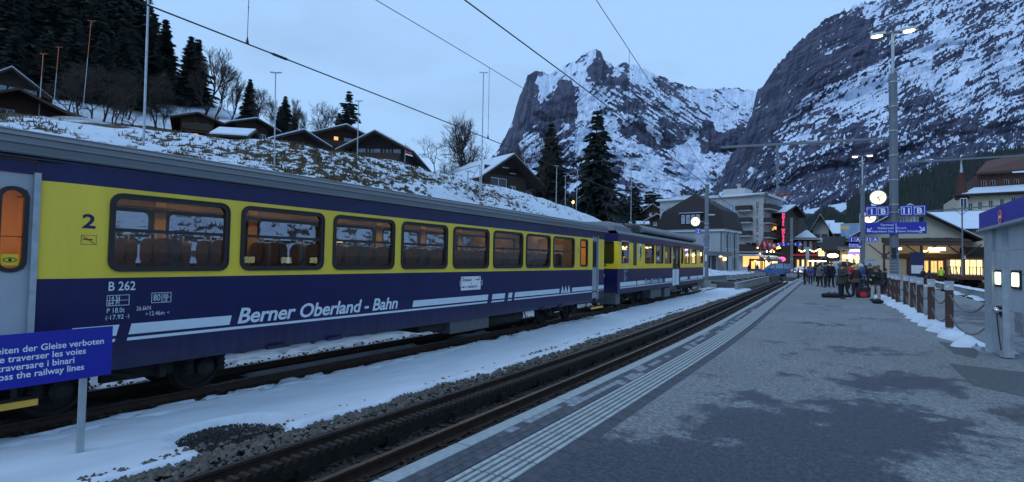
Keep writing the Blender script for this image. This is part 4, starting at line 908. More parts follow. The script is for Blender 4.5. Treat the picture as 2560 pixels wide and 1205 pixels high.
# ------------------------------------------------------------------ the railcar in front
LC = 31.45; lp = trk(LC, XB, RT)
loc = thing('electric_railcar', 'yellow over blue electric railcar 312 coupled ahead of the carriage', 'railcar', lp, TA)
L_ = lambda s: s-LC
l0, l1 = L_(21.95), L_(41.0); zcl = [.72, 1.81, 3.0, 3.35]
lw = [(22.40, 23.50, 2.02, 3.06), (26.0, 27.62, 2.05, 3.06), (27.98, 29.5, 2.05, 3.06), (29.82, 31.3, 2.05, 3.06), (33.75, 34.35, 2.05, 3.0), (34.75, 36.2, 2.05, 3.06), (36.85, 38.4, 2.05, 3.06), (39.6, 40.7, 2.1, 3.0)]
lh = [(L_(a)+.04, c+.04, L_(b)-.04, d-.04) for a, b, c, d in lw]; dh = (L_(31.62), .72, L_(33.52), 3.1)
bd = MB()
for sg in (1, -1):
    side_skin(bd, sg*1.25, l0, l1, zcl, [0, 1, 0], lh+[dh], sg, .05, 2)
    bd.add([(sg*1.25, l0, 3.35), (sg*1.25, l1, 3.35), (sg*1.12, l1, 3.50), (sg*1.12, l0, 3.50)], [(0, 1, 2, 3)], 3)
bd.box(-1.12, l0+.05, 3.48, 1.12, l1, 3.50, 3)
wsh = (-1.0, 2.05, .05, 3.0); wsh2 = (.14, 2.05, 1.06, 3.0)
for yy_, in ((l0,), (l1,)):
    for k in range(3):
        for xa, xb in ((-1.25, -1.0), (-1.0, .05), (.05, .14), (.14, 1.06), (1.06, 1.25)):
            for za, zb in ((zcl[k], min(2.05, zcl[k+1])), (max(2.05, zcl[k]), zcl[k+1])) if k == 1 else ((zcl[k], zcl[k+1]),):
                if zb <= za: continue
                if za >= 2.05 and zb < 3.01 and ((xa, xb) in ((-1.0, .05), (.14, 1.06))): continue
                bd.add([(xa, yy_, za), (xb, yy_, za), (xb, yy_, zb), (xa, yy_, zb)], [(0, 1, 2, 3)], [0, 1, 0][k])
bd.build('body', ['navy', 'yellow_bright', 'interior', 'roof_grey'], loc)
for a, b in ((-1.02, .07), (.12, 1.08)):
    o_ = rrect(a, 2.03, b, 3.02, .1); i_ = rrect(a+.05, 2.08, b-.05, 2.97, .06)
    f = MB().ring([(p, l0-.02, q) for p, q in o_], [(p, l0-.02, q) for p, q in i_], (0, .05, 0)).build('windscreen', 'rubber', loc); MB().add([(p, l0+.0, q) for p, q in i_], [list(range(len(i_)))]).build('pane', 'glass_car', f)
MB().box(-1.2, l0+.9, 1.0, 1.2, l0+.95, 3.3).build('cab_wall', 'frame_dark', loc)
MB().box(-1.2, l0+.1, 1.0, 1.2, l1-.1, 1.05).build('floor', 'underbox', loc)
MB().box(-1.2, l0+.1, 3.3, 1.2, l1-.1, 3.33).build('ceiling', 'interior', loc)
for sg in (1, -1):
    for k, (a, b, c, d) in enumerate(lw):
        win_frame(L_(a), c, L_(b), d, sg*1.25, sg, r=.07, wd=.05, mt='galv' if k == 0 else 'rubber', parent=loc, glass='glass_loco')
lamp2 = MB().box(-.05, -.40, -.03, .05, .40, 0).mesh('ceiling_lamp', 'loco_lamp')
for k in range(8): obj('ceiling_lamp', lamp2, loc, (.3, L_(26)+k*1.8, 3.29))
for k in range(6):
    for x in (.68, -.68): obj('seat', seat_me, loc, (x, L_(26.6)+k*1.9, .05))
MB().box(1.24, L_(24.12), 1.96, 1.262, L_(24.62), 3.20).box(1.255, L_(24.2), 2.02, 1.268, L_(24.54), 3.14).build('air_intake', 'frame_dark', loc)
# shield emblem
sh_ = [(L_(25.16)+.23*a, 2.60+.46*b) for a, b in ((-1, 1), (1, 1), (1, .1), (.75, -.5), (0, -1), (-.75, -.5), (-1, .1))]
e1 = MB().ext([(1.252, a, b) for a, b in sh_], (.008, 0, 0)).build('emblem', 'sign_white', loc)
MB().ring([(1.261, a, b) for a, b in sh_], [(1.261, L_(25.16)+(a-L_(25.16))*.86, 2.60+(b-2.60)*.88) for a, b in sh_], (.002, 0, 0)).build('emblem_border', 'shutter', e1)
MB().tube([(1.262, L_(25.10), 2.86), (1.262, L_(25.2), 2.80), (1.262, L_(25.12), 2.66), (1.262, L_(25.22), 2.5), (1.262, L_(25.18), 2.3)], [.03, .045, .05, .045, .02], 6).build('emblem_figure', 'shutter', e1)
# entrance door pair
for a, b in ((31.66, 32.54), (32.6, 33.48)):
    d = MB(); side_skin(d, 1.205, L_(a), L_(b), [.76, 1.72, 3.06], [0, 1], [(L_(a)+.12, 1.85, L_(b)-.12, 2.95)], 1, .03, 1)
    dd = d.build('door', ['livery_white', 'frame_dark'], loc); win_frame(L_(a)+.09, 1.82, L_(b)-.09, 2.98, 1.205, 1, r=.06, wd=.04, parent=dd, glass='glass_loco', name='door_window', th=.03)
MB().box(1.0, L_(31.7), .40, 1.27, L_(33.45), .46).box(1.0, L_(31.7), .46, 1.02, L_(33.45), .74).build('step', 'underbox', loc)
# ribs on the lower side, stripes, lettering
for z in (1.30, 1.40, 1.50, 1.60, 1.70):
    for a, b in ((23.9, 31.5), (33.7, 40.4)): MB().box(1.248, L_(a), z-.012, 1.262, L_(b), z+.012).build('side_rib', 'navy', loc)
for a, b in ((22.3, 24.6), (24.75, 26.0), (29.9, 31.55), (33.6, 35.6), (36.4, 38.6), (38.8, 40.8)):
    MB().box(1.250, L_(a), 1.03, 1.2545, L_(b), 1.22).build('stripe', 'livery_white', loc)
for a, b in ((22.3, 31.55), (33.6, 40.8)): MB().box(1.250, L_(a), .95, 1.2545, L_(b), .995).build('stripe', 'livery_white', loc)
text('lettering', 'Berner Oberland - Bahn', .34, (1.252, L_(26.1), 1.04), RG, UP, 'livery_white', loc, bold=.02, sx=.98)
for k, tx in enumerate(('ABeh 4/4', '312', '45 t', '70 km/h', '48 Pl')): text('lettering', tx, .13, (1.252, L_(22.8), 1.68-k*.10), RG, UP, 'livery_white', loc)
text('lettering', '312', .34, (.12, l0, 1.92), (1, 0, 0), UP, 'black', loc, bold=.02, shear=.25, sx=1.25)
hl = MB().lathe([(.13, 0), (.13, -.05), (.11, -.06), (.0, -.06)], (.55, l0, 1.50), 16, 0, 'y').build('headlight', 'galv', loc, smooth=40)
MB().lathe([(.09, -.061), (.05, -.075), (0, -.08)], (.55, l0, 1.50), 14, 0, 'y').build('lens', 'pane_sky', hl, smooth=60)
MB().box(-1.0, l0-.08, .28, 1.2, l0+.5, .76).build('snow_plough', 'underbox', loc)
for y in (L_(25.0), L_(37.5)): make_bogie(loc, y, 1.15)
MB().box(-1.0, L_(26.5), .5, 1.0, l1-.6, .74).build('underframe', 'soot', loc); MB().box(.3, L_(27.5), .22, 1.12, L_(29.6), .68).build('equipment_box', 'underbox', loc)
MB().box(.3, L_(30.0), .18, 1.2, L_(31.3), .66).build('equipment_box', 'underbox', loc)
# roof equipment
MB().frustum((0, L_(23.4), 3.5), 2.0, 2.5, 1.9, 2.4, .22).frustum((0, L_(23.4), 3.72), 1.7, 2.3, 1.2, 1.7, .2).build('roof_vent_box', 'roof_grey', loc)
hood = MB()
o_ = [(1.02, 3.62), (1.08, 3.70), (1.05, 3.82), (.8, 4.02), (.3, 4.10), (-.3, 4.10), (-.8, 4.02), (-1.05, 3.82), (-1.08, 3.7), (-1.02, 3.62)]
hood.ext([(a, L_(26.3), b) for a, b in o_], (0, 12.9, 0)); hood.build('resistor_hood', 'roof_grey', loc, smooth=25)
ri = MB()
for k in range(26): ri.box(-.9, L_(26.4)+k*.5, 3.5, .9, L_(26.4)+k*.5+.06, 3.63)
for k in range(9): ri.tube([(-.9, L_(26.2), 3.56+k*.05), (.9, L_(26.2), 3.56+k*.05)], .012, 5)
ri.build('resistor_grid', 'black', loc)
pg = MB(); yb = L_(25.35)
for sg in (-1, 1):
    pg.tube([(sg*.35, yb+.7, 3.58), (sg*.22, yb-.9, 4.82)], .03, 6).tube([(sg*.20, yb-.9, 4.82), (sg*.42, yb+.75, 5.72)], .02, 6).tube([(sg*.04, yb-.85, 4.86), (sg*.40, yb+.55, 5.6)], .014, 6)
pg.tube([(-.22, yb-.9, 4.82), (.22, yb-.9, 4.82)], .035, 6)
for dy in (0.62, .88):
    pts = [(-.78, yb+dy, 5.45), (-.62, yb+dy, 5.66), (-.4, yb+dy, 5.76), (0, yb+dy, 5.79), (.4, yb+dy, 5.76), (.62, yb+dy, 5.66), (.78, yb+dy, 5.45)]; pg.tube(pts, .024, 6)
for x, y, in ((-.5, yb-.2), (.5, yb-.2), (-.5, yb+.9), (.5, yb+.9)): pg.tube([(x, y, 3.49), (x, y, 3.60)], .05, 8)
pg.bar((-.5, yb-.2, 3.6), (-.5, yb+.9, 3.6), .05).bar((.5, yb-.2, 3.6), (.5, yb+.9, 3.6), .05).bar((-.5, yb+.7, 3.6), (.5, yb+.7, 3.6), .05)
pg.build('pantograph', 'soot', loc)
MB().box(-.6, L_(24.6), 3.5, .6, L_(25.0), 3.62).build('roof_cable_box', 'roof_grey', loc)
# ================================================================== STATION FURNITURE
XR, ZU = (1, 0, 0), (0, 0, 1)
# ------------------------------------------------------------------ blue warning sign between the tracks
SP = onz(199, 1132, RT-.07)
sg_ = thing('warning_sign', 'blue four-language notice forbidding crossing the tracks, on a post in the snow', 'sign', (SP[0], SP[1], RT-.10))
xs0 = .045; y1 = onx(282, 815, SP[0]+xs0)[1]-SP[1]; zt = onx(282, 815, SP[0]+xs0)[2]-(RT-.10); zb_ = onx(278, 935, SP[0]+xs0)[2]-(RT-.10); y0 = y1-1.62
MB().box(xs0-.012, y0, zb_, xs0+.006, y1, zt).build('panel', 'sign_blue', sg_)
for yy_ in (0.0, y0+y1): MB().box(-.022, yy_-.03, -.2, .030, yy_+.03, zb_+.15).build('post', 'galv', sg_)
zline = [zt-(zt-zb_)*f for f in (.345, .505, .665, .825)]
yend = onx(259, 858, SP[0]+xs0)[1]-SP[1]
for z, tx in zip(zline, ('Überschreiten der Gleise verboten', 'Défense de traverser les voies', 'Vietato attraversare i binari', 'Do not cross the railway lines')):
    t_ = text('lettering', tx, .093, (xs0+.004, 0, z), RG, UP, 'sign_white', sg_, bold=.014, sx=.93)
    if tx[0] == 'Ü': wl_ = max(v.co.y for v in t_.data.vertices)
    t_.data.transform(Matrix.Translation((0, yend-wl_, 0)))

# ------------------------------------------------------------------ masts, lamps, clocks, signs
def clock(parent, c, r, hh, mm, nrm=(0, -1, 0), name='clock'):
    """round lit station clock; c centre in the parent's frame, faces nrm and the other way"""
    rt_ = np.cross((0, 0, 1), nrm)*1.0; n = np.array(nrm, float); c = np.array(c, float); up = np.array([0, 0, 1.])
    def P(a, q, d): return tuple(c+rt_*a+up*q+n*d)
    out = [(r*math.sin(t), r*math.cos(t)) for t in np.linspace(0, 2*math.pi, 29)[:-1]]
    k = MB().ring([P(a*1.06, b*1.06, -.09) for a, b in out], [P(a*.97, b*.97, -.09) for a, b in out], tuple(n*.18)).build(name, 'galv', parent, smooth=40)
    for d in (.07, -.07): MB().add([P(a*.975, b*.975, d) for a, b in out], [list(range(len(out)))]).build('face', 'clock_face', k)
    mk = MB()
    for i in range(12):
        t = i*math.pi/6; l = .80; s_, c_ = math.sin(t), math.cos(t)
        for d in (.075, -.075): mk.bar(P(s_*r*l, c_*r*l, d), P(s_*r*.93, c_*r*.93, d), .045*r*(1.2 if i % 3 == 0 else .8), .004, 0, tuple(n))
    mk.build('hour_marks', 'black', k)
    for ang, ln, wd in ((R((hh % 12+mm/60)*30), .55, .085), (R(mm*6), .86, .06)):
        s_, c_ = math.sin(ang), math.cos(ang); MB().bar(P(-s_*r*.15, -c_*r*.15, .085), P(s_*r*ln, c_*r*ln, .085), wd*r*1.3, .006, 0, tuple(n)).build('hand', 'black', k)
    return k
def panel_sign(parent, c, w_, h_, parts, name='platform_sign', d=.05, rt_=XR, nrm=(0, -1, 0), mt='sign_blue'):
    """blue panel centred at c with texts [(string, size, dx, dz, bold)] and optional framed squares"""
    rt_ = np.array(rt_, float); n = np.array(nrm, float); c = np.array(c, float); up = np.array([0, 0, 1.])
    b = MB(); a = c-rt_*w_/2-up*h_/2; b.ext([a, a+rt_*w_, a+rt_*w_+up*h_, a+up*h_], tuple(-n*d)); o = b.build(name, mt, parent)
    for q in parts:
        if q[0] == '[]':
            _, dx, dz, w2, h2, t = q; C_ = c+rt_*dx+up*dz+n*.002
            O = [C_+rt_*x*w2/2+up*z*h2/2 for x, z in ((-1, -1), (1, -1), (1, 1), (-1, 1))]; I = [C_+rt_*x*(w2/2-t)+up*z*(h2/2-t) for x, z in ((-1, -1), (1, -1), (1, 1), (-1, 1))]
            MB().ring(O, I, tuple(n*.003)).build('outline', 'sign_white', o)
        elif q[0] == '>':
            _, dx, dz, s_, ang = q; ca, sa = math.cos(ang), math.sin(ang)
            def Q(x, z): return c+rt_*(dx+(x*ca-z*sa)*s_)+up*(dz+(x*sa+z*ca)*s_)+n*.003
            MB().add([Q(-1, -.13), Q(.75, -.13), Q(.75, .13), Q(-1, .13)], [(0, 1, 2, 3)]).add([Q(1, 0), Q(.1, .8), Q(-.15, .62), Q(.55, 0)], [(0, 1, 2, 3)]).add([Q(1, 0), Q(.1, -.8), Q(-.15, -.62), Q(.55, 0)], [(0, 1, 2, 3)]).build('arrow', 'sign_white', o)
        else:
            s, size, dx, dz, bold = q[:5]; al = q[5] if len(q) > 5 else 'CENTER'
            text('lettering', s, size, tuple(c+rt_*dx+up*dz), tuple(rt_), (0, 0, 1), 'sign_white', o, align=al, bold=bold, depth=.004)
    return o
def twin_lamp(root, z, top, half, hot='lamp_hot', tilt=.0):
    MB().tube([(0, 0, z), (0, 0, top)], .075, 10).build('lamp_pole', 'galv', root, smooth=40)
    MB().box(-half*.62, -.07, top-.02, half*.62, .07, top+.10).build('crossbar', 'mast_grey', root)
    for s_ in (-1, 1):
        l = MB().ext([(s_*half*.30, -.22, top), (s_*half, -.22, top-.0), (s_*half, -.18, top+.16), (s_*half*.30, -.18, top+.16)], (0, .42, 0)).build('lamp_head', 'galv', root)
        MB().ell((s_*half*.70, -.01, top-.01), (half*.27, .20, .07), 14, 8).build('lamp_glass', hot, l, smooth=60)
B1 = onz(2236, 746, 0)
m1 = thing('lamp_mast', 'tall grey catenary mast with glowing twin lamps, clock and signs 1 B and 11 B', 'mast', B1)
def on1(x, y): p = ony(x, y, B1[1]-.3); return p-B1
zt1 = ztop(B1, 186); zl1 = ztop(B1, 84)
MB().tube([(0, 0, 0), (0, 0, .8), (0, 0, zt1*.45), (0, 0, zt1)], [.215, .205, .20, .20], 16).build('mast', 'mast_grey', m1, smooth=40)
MB().box(-.35, -.35, 0, .35, .35, .12).build('base_plate', 'galv', m1)
for z in np.linspace(1.0, zt1-.5, 9): MB().lathe([(.215, z), (.225, z+.02), (.225, z+.06), (.215, z+.08)], n=16).build('band', 'steel', m1)
for z in (2.2, zt1*.57, zt1*.80): MB().box(-.30, -.06, z, -.2, .06, z+.18).build('clamp', 'steel', m1)
for k in range(5): MB().bar((-.22, -.24, 1.5+k*.16), (.22, -.24, 1.5+k*.16), .02).build('guard_rung', 'galv', m1)
MB().box(-.13, -.27, 2.15, .09, -.215, 2.75).build('plate', 'black', m1)
h1 = (on1(2296, 78)[0]-on1(2180, 90)[0])/2
twin_lamp(m1, zt1-.1, zl1, h1)
ck = on1(2195, 494); cr = (on1(2216, 494)[0]-on1(2174, 494)[0])/2
clock(m1, (ck[0], ck[1], ck[2]), cr, 5, 9)
MB().bar((ck[0]+cr, -.3, ck[2]), (-.2, 0, ck[2]), .05).build('clock_arm', 'galv', m1)
def psign(root, on, x0, y0, x1, y1, parts, **k):
    a = on(x0, y0); b = on(x1, y1); c = (a+b)/2; return panel_sign(root, c, b[0]-a[0], a[2]-b[2], parts, **k)
a = on1(2164, 516); b = on1(2223, 538); W1, H1 = b[0]-a[0], a[2]-b[2]
psign(m1, on1, 2163, 516, 2224, 540, [('[]', -W1*.235, 0, W1*.43, H1*.84, .02), ('[]', W1*.245, 0, W1*.43, H1*.84, .02), ('1', H1*.80, -W1*.235, -H1*.30, .03), ('B', H1*.80, W1*.245, -H1*.30, .03), ('Gleis', .10, -W1*.38, H1*.22, 0), ('Sektor', .10, W1*.15, H1*.22, 0)])
psign(m1, on1, 2249, 514, 2316, 538, [('[]', -W1*.26, 0, W1*.43, H1*.84, .02), ('[]', W1*.26, 0, W1*.43, H1*.84, .02), ('11', H1*.80, -W1*.26, -H1*.30, .03), ('B', H1*.80, W1*.26, -H1*.30, .03), ('Gleis', .10, -W1*.41, H1*.22, 0), ('Sektor', .10, W1*.15, H1*.22, 0)])
a = on1(2163, 557); b = on1(2316, 584); W2, H2 = b[0]-a[0], a[2]-b[2]
dsg = psign(m1, on1, 2163, 557, 2317, 584, [('Terminal', .165, -W2*.025, H2*.20, 0, 'RIGHT'), ('Wilderswil', .165, -W2*.025, -H2*.08, 0, 'RIGHT'), ('Interlaken Ost', .165, -W2*.025, -H2*.36, 0, 'RIGHT'), ('Grund', .165, W2*.015, -H2*.08, 0, 'LEFT'), ('Kleine Scheidegg', .165, W2*.015, -H2*.36, 0, 'LEFT'), ('>', -W2*.43, -H2*.14, .16, R(225)), ('>', W2*.43, -H2*.08, .16, R(-45))], name='direction_sign')
MB().box(-W2*.004+ (on1(2240, 570)[0]), on1(2240, 570)[1]-.004, on1(2240, 583)[2], W2*.004+(on1(2240, 570)[0]), on1(2240, 570)[1]-.001, on1(2240, 558)[2]).build('divider', 'sign_white', dsg)
for x in (2195, 2285): q = on1(x, 550); MB().bar((q[0], -.28, q[2]-.3), (q[0], -.28, q[2]+.7), .03).build('sign_hanger', 'galv', m1)
for y in (530, 570): q = on1(2240, y); MB().bar((-W1*1.1, -.22, q[2]), (W1*1.1, -.22, q[2]), .04).build('sign_rail', 'galv', m1)
# cross beams carried by that mast
cb = MB(); pa = on1(2230, 343); pb = on1(1801, 366); cb.bar((0, 0, pa[2]), (pb[0], 0, pb[2]), .12, .14); cb.bar((-.2, 0, pa[2]-.16), (pb[0]*.5, 0, (pa[2]+pb[2])/2-.14), .03)
cb.build('cross_beam', 'mast_grey', m1)
q1 = on1(1942, 360); q2 = on1(1942, 482); dr = MB().bar((q1[0], 0, q1[2]), (q1[0], 0, q2[2]), .13, .13).bar((q1[0]+.3, 0, q2[2]+.1), (q1[0]-1.9, -.3, q2[2]-.12), .05).tube([(q1[0]-.5, 0, q2[2]+.05), (q1[0]-.7, 0, q2[2]+.02)], .09, 8); dr.build('drop_post', 'mast_grey', m1)
q3 = on1(1865, 363); MB().tube([(q3[0], 0, q3[2]-.05), (q3[0], 0, q3[2]-.75)], [.06, .09], 8).build('insulator', 'frame_dark', m1)
pa = on1(2245, 405); pb = on1(2585, 385); MB().bar((0.1, 0, pa[2]), (pb[0]+3, 0, pa[2]+(pb[2]-pa[2])*1.3), .07, .09).build('cross_beam', 'mast_grey', m1)
# second lamp mast further along
B2 = onz(2157, 704, 0); lo_, hi_ = 45., 140.
for _ in range(40):
    mm_ = (lo_+hi_)/2; p = atd(2157, 660, mm_); p[2] = 0
    if ztop(p, 391) < zl1: lo_ = mm_
    else: hi_ = mm_
B2 = p
m2 = thing('lamp_mast', 'smaller looking lamp mast behind, with twin lamps and signs 1 A and 11 A', 'mast', B2)
def on2(x, y): p = ony(x, y, B2[1]-.3); return p-B2
zt2 = ztop(B2, 462)
MB().tube([(0, 0, 0), (0, 0, zt2)], [.24, .22], 14).build('mast', 'mast_grey', m2, smooth=40); twin_lamp(m2, zt2-.1, ztop(B2, 391), (on2(2182, 390)[0]-on2(2129, 390)[0])/2, 'lamp_small')
MB().box(-.9, -.1, zt2-1.0, -.3, .1, zt2-.3).build('transformer_box', 'frame_dark', m2); MB().box(.2, -.1, zt2-.4, .75, .1, zt2-.1).build('bracket', 'mast_grey', m2)
a = on2(2121, 592); b = on2(2153, 605); W3, H3 = b[0]-a[0], a[2]-b[2]
for xa, xb, n_ in ((2121, 2153, '1'), (2164, 2196, '11')):
    psign(m2, on2, xa, 592, xb, 605, [('[]', -W3*.25, 0, W3*.42, H3*.84, .02), ('[]', W3*.25, 0, W3*.42, H3*.84, .02), (n_, H3*.85, -W3*.25, -H3*.30, .03), ('A', H3*.85, W3*.25, -H3*.30, .03)])
psign(m2, on2, 2121, 608, 2153, 620, [('Eingang', .30, -W3*.46, H3*.06, .01, 'LEFT'), ('Entrance', .30, -W3*.46, -H3*.32, .01, 'LEFT'), ('>', W3*.38, -H3*.15, .20, R(-45))], name='direction_sign')
MB().bar((on2(2121, 598)[0], -.2, on2(2121, 598)[2]), (on2(2196, 598)[0], -.2, on2(2196, 598)[2]), .05).build('sign_rail', 'galv', m2)
# mast by the end of the near track
B3 = onz(1979, 693, 0); m3 = thing('catenary_mast', 'plain grey mast at the track end carrying blue signs 2 and 1 A', 'mast', B3)
def on3(x, y): p = ony(x, y, B3[1]-.3); return p-B3
zt3 = ztop(B3, 546); MB().bar((0, 0, 0), (0, 0, zt3), .34, .30).box(-.2, -.2, zt3, .2, .2, zt3+.08).build('mast', 'mast_grey', m3)
MB().box(-.6, -.5, 0, .6, .5, .5).build('base', 'concrete', m3)
psign(m3, on3, 1944, 606, 1972, 615, [('2', .48, .05, -.17, .03), ('>', -.55, 0, .22, math.pi), ('P', .3, .62, -.1, .02)]); psign(m3, on3, 1985, 606, 2004, 615, [('1', .48, -.27, -.17, .03), ('A', .48, .30, -.17, .03)])
MB().bar((on3(1944, 610)[0], -.2, on3(1944, 610)[2]), (on3(2004, 610)[0], -.2, on3(2004, 610)[2]), .06).build('sign_rail', 'galv', m3)
for z in (zt3*.3, zt3*.62): MB().box(-.2, -.18, z, .2, .18, z+.12).build('band', 'steel', m3)
# mast in front of the railcar with clock and 2
B4 = onz(1766, 716, RT-.1); m4 = thing('catenary_mast', 'blue-grey steel mast with lit clock and sign 2 by the railcar', 'mast', B4)
def on4(x, y): p = ony(x, y, B4[1]-.25); return p-B4
zt4 = ztop(B4, 464)-B4[2]; MB().bar((0, 0, 0), (0, 0, zt4), .34, .30).box(-.19, -.17, zt4, .19, .17, zt4+.1).build('mast', 'mast_grey', m4)
MB().box(-.7, -.8, -.35, 1.1, .6, .28).box(-.4, -.5, .28, .5, .4, .55).build('base', 'concrete', m4)
for z in (zt4*.38, zt4*.58, zt4*.62): MB().box(-.20, -.18, z, .20, .18, z+.07).build('band', 'steel', m4)
q = on4(1739, 554); r4 = (on4(1751, 554)[0]-on4(1728, 554)[0])/2; clock(m4, q, r4, 5, 9); MB().bar((q[0]+r4, -.2, q[2]), (-.1, 0, q[2]), .05).build('clock_arm', 'galv', m4)
psign(m4, on4, 1738, 571, 1753, 585, [('[]', 0, 0, .42, .42, .02), ('2', .40, 0, -.13, .02)])
q = on4(1738, 590); MB().bar((q[0], -.2, q[2]), (-.1, -.2, q[2]), .04).build('sign_rail', 'galv', m4)
q = on4(1777, 538); MB().box(.15, -.15, q[2], q[0]+.3, .15, q[2]+.12).build('lamp_head', 'galv', m4); MB().box(.25, -.08, q[2]-.03, q[0]+.25, .08, q[2]).build('lamp_glass', 'pane_sky', m4)
q = on4(1764, 645); MB().box(-.1, -.26, q[2]-.3, .08, -.16, q[2]+.3).build('switch_box', 'frame_white', m4)

# ------------------------------------------------------------------ overhead wires
def wire(name, label, pts, r, cat='wire', mt='wire'):
    return tag(MB().tube(pts, r, 6).build(name, mt), label, cat)
def line_at(X, pxa, pxb, s0, s1, n=14, sag=0.0):
    a = onx(*pxa, X); b = onx(*pxb, X); k = (b[2]-a[2])/(b[1]-a[1])
    def z(s): return a[2]+k*(min(max(s, -5), 30)-a[1])+sag*((s-14)/14)**2
    return [tuple(trk(s, X, z(s))) for s in np.linspace(s0, s1, n)], z
p1_, zA1 = line_at(XA, (1162, 0), (1710, 405), -3, 74, 26); wire('contact_wire', 'thick contact wire above the rack track', p1_, .011)
p2_, zA2 = line_at(XA, (1492, 0), (1800, 450), 2, 36, 20); wire('catenary_wire', 'upper catenary wire above the rack track', p2_, .009)
p3_, zB1 = line_at(XB, (350, 5), (1220, 345), -3, 44, 20); wire('contact_wire', 'contact wire running over the carriage roof', p3_, .013)
p4_, zB2 = line_at(XB, (940, 0), (1450, 300), 1, 44, 20); wire('catenary_wire', 'upper catenary wire over the train', p4_, .009)
def dropper(X, s, za, zb, label):
    d = thing('dropper', label, 'dropper', trk(s, X, zb)); h = za-zb; MB().tube([(0, 0, 0), (0, 0, h)], .006, 5).build('rod', 'wire', d)
    MB().lathe([(.035, 0), (.02, .07), (.008, .13)], n=8).build('clamp', 'wire', d)
    for f in (.3, .55): MB().lathe([(.0, f*h), (.016, f*h+.02), (.0, f*h+.04)], n=6).build('joint', 'wire', d)
Yd = onx(618, 110, XB)[1]; dropper(XB, Yd, zB1(Yd)+2.2, zB1(Yd), 'jointed dropper on the contact wire above the carriage, upper left')
Yd = onx(1230, 346, XB)[1]; dropper(XB, Yd, zB2(Yd), zB1(Yd), 'jointed dropper over the train above the snow-roofed chalet')
Yd = onx(1577, 330, XA)[1]; dropper(XA, Yd, zA2(Yd), zA1(Yd), 'thin dropper over the rack track in front of the peak')
Yi = onx(699, 142, XB)[1]; si = thing('section_insulator', 'short ribbed insulator on the contact wire over the carriage', 'insulator', trk(Yi, XB, zB1(Yi)))
kz = (zB1(8)-zB1(4))/4; ins = MB()
for k in range(6): ins.lathe([(.02, -.14+k*.05), (.032, -.12+k*.05), (.02, -.10+k*.05)], n=8, axis='y')
ins.build('ribs', 'black', si); MB().tube([(0, -.18, 0), (0, .18, 0)], .018, 6).build('core', 'black', si); si.rotation_euler = (math.atan(kz), 0, 0)
wire('contact_wire', 'wire at the upper right over the sunken track', [tuple(onx(2575, 30, 7.05)), tuple(onx(2380, 262, 7.05)), tuple(onx(2300, 345, 7.05))], .010)
a = onx(2170, 505, 7.05)
wire('catenary_wire', 'thin slack wire in front of the dark forest, right', [tuple(ony(2247, 400, B1[1])), tuple(ony(2420, 392, 60)), tuple(ony(2600, 380, 70))], .02)

# ------------------------------------------------------------------ chained posts along the platform
bw = MB().box(-.088, -.085, .16, .088, .085, 1.20); BW = bw.mesh('timber', 'wood_brown'); 
BC = MB().box(-.098, -.095, 1.14, .098, .095, 1.36).box(-.102, -.099, 1.35, .102, .099, 1.375).mesh('steel_cap', 'galv'); BF = MB().tube([(0, 0, 0), (0, 0, .18)], .075, 10).box(-.12, -.12, 0, .12, .12, .012).mesh('foot', 'galv')
BT = MB().box(-.07, -.0975, 1.22, -.01, -.096, 1.25).mesh('cap_sticker', 'sign_white')
bpx = [(2374, 833), (2328.5, 811), (2300.6, 795), (2282.7, 782), (2265, 771.5), (2245, 763.5), (2235, 758.5), (2224, 750)]
bpos = []
ords = ['nearest', 'second', 'third', 'fourth', 'fifth', 'sixth', 'seventh', 'farthest']
for k, (x, y) in enumerate(bpx):
    p = onz(x, y, 0); bpos.append(p)
    b = thing('bollard', f'brown timber post with steel cap, {ords[k]} of the chained row from the steel gate', 'bollard', p, R(-8+2*(k % 3)), 'chained timber posts on the platform')
    obj('timber', BW, b); obj('steel_cap', BC, b); obj('foot', BF, b); obj('cap_sticker', BT, b)
def chain(a, b, sag, label):
    a = np.array(a, float); b = np.array(b, float); L = np.linalg.norm(b-a)*1.06; n = max(8, int(L/.065)); mb = MB(); root = None
    pts = [a+(b-a)*t+np.array([0, 0, -sag*4*t*(1-t)]) for t in np.linspace(0, 1, n+1)]
    for i in range(n):
        p, q = Vector(pts[i]), Vector(pts[i+1]); d = (q-p).normalized(); u = d.cross(Vector((0, 0, 1))).normalized(); w_ = u.cross(d)
        if i % 2: u, w_ = w_, u
        m = (p+q)/2; l = (q-p).length*.68; ring = []
        for j in range(8):
            t = 2*math.pi*j/8; ring.append(m+d*l*math.cos(t)+u*.024*math.sin(t))
        o = len(mb.v)
        for j in range(8):
            r_ = (ring[j]-m).normalized()
            for e in range(3): ang = 2*math.pi*e/3; mb.v.append(tuple(ring[j]+(r_*math.cos(ang)+w_*math.sin(ang))*.0085))
        for j in range(8):
            for e in range(3): mb.f.append([o+j*3+e, o+j*3+(e+1) % 3, o+((j+1) % 8)*3+(e+1) % 3, o+((j+1) % 8)*3+e]); mb.m.append(0)
    return tag(mb.build('chain', 'chain'), label, 'chain', 'chains hung between the timber posts')
G0 = onx(2461, 700, 2.50)
for k in range(7):
    for z, nm in ((1.02, 'upper'), (.52, 'lower')):
        a, b = bpos[k], bpos[k+1]; d = (b-a)/np.linalg.norm(b-a)*.12
        chain((a[0]+d[0], a[1]+d[1], z), (b[0]-d[0], b[1]-d[1], z), .30 if k < 5 else .2, f'{nm} chain between the {ords[k]} and {ords[k+1]} timber post')
for z, nm in ((1.02, 'upper'), (.50, 'lower')): chain((bpos[0][0], bpos[0][1]-.13, z), (2.55, G0[1]+.1, z-.02), .33, f'{nm} chain from the nearest timber post to the steel gate')
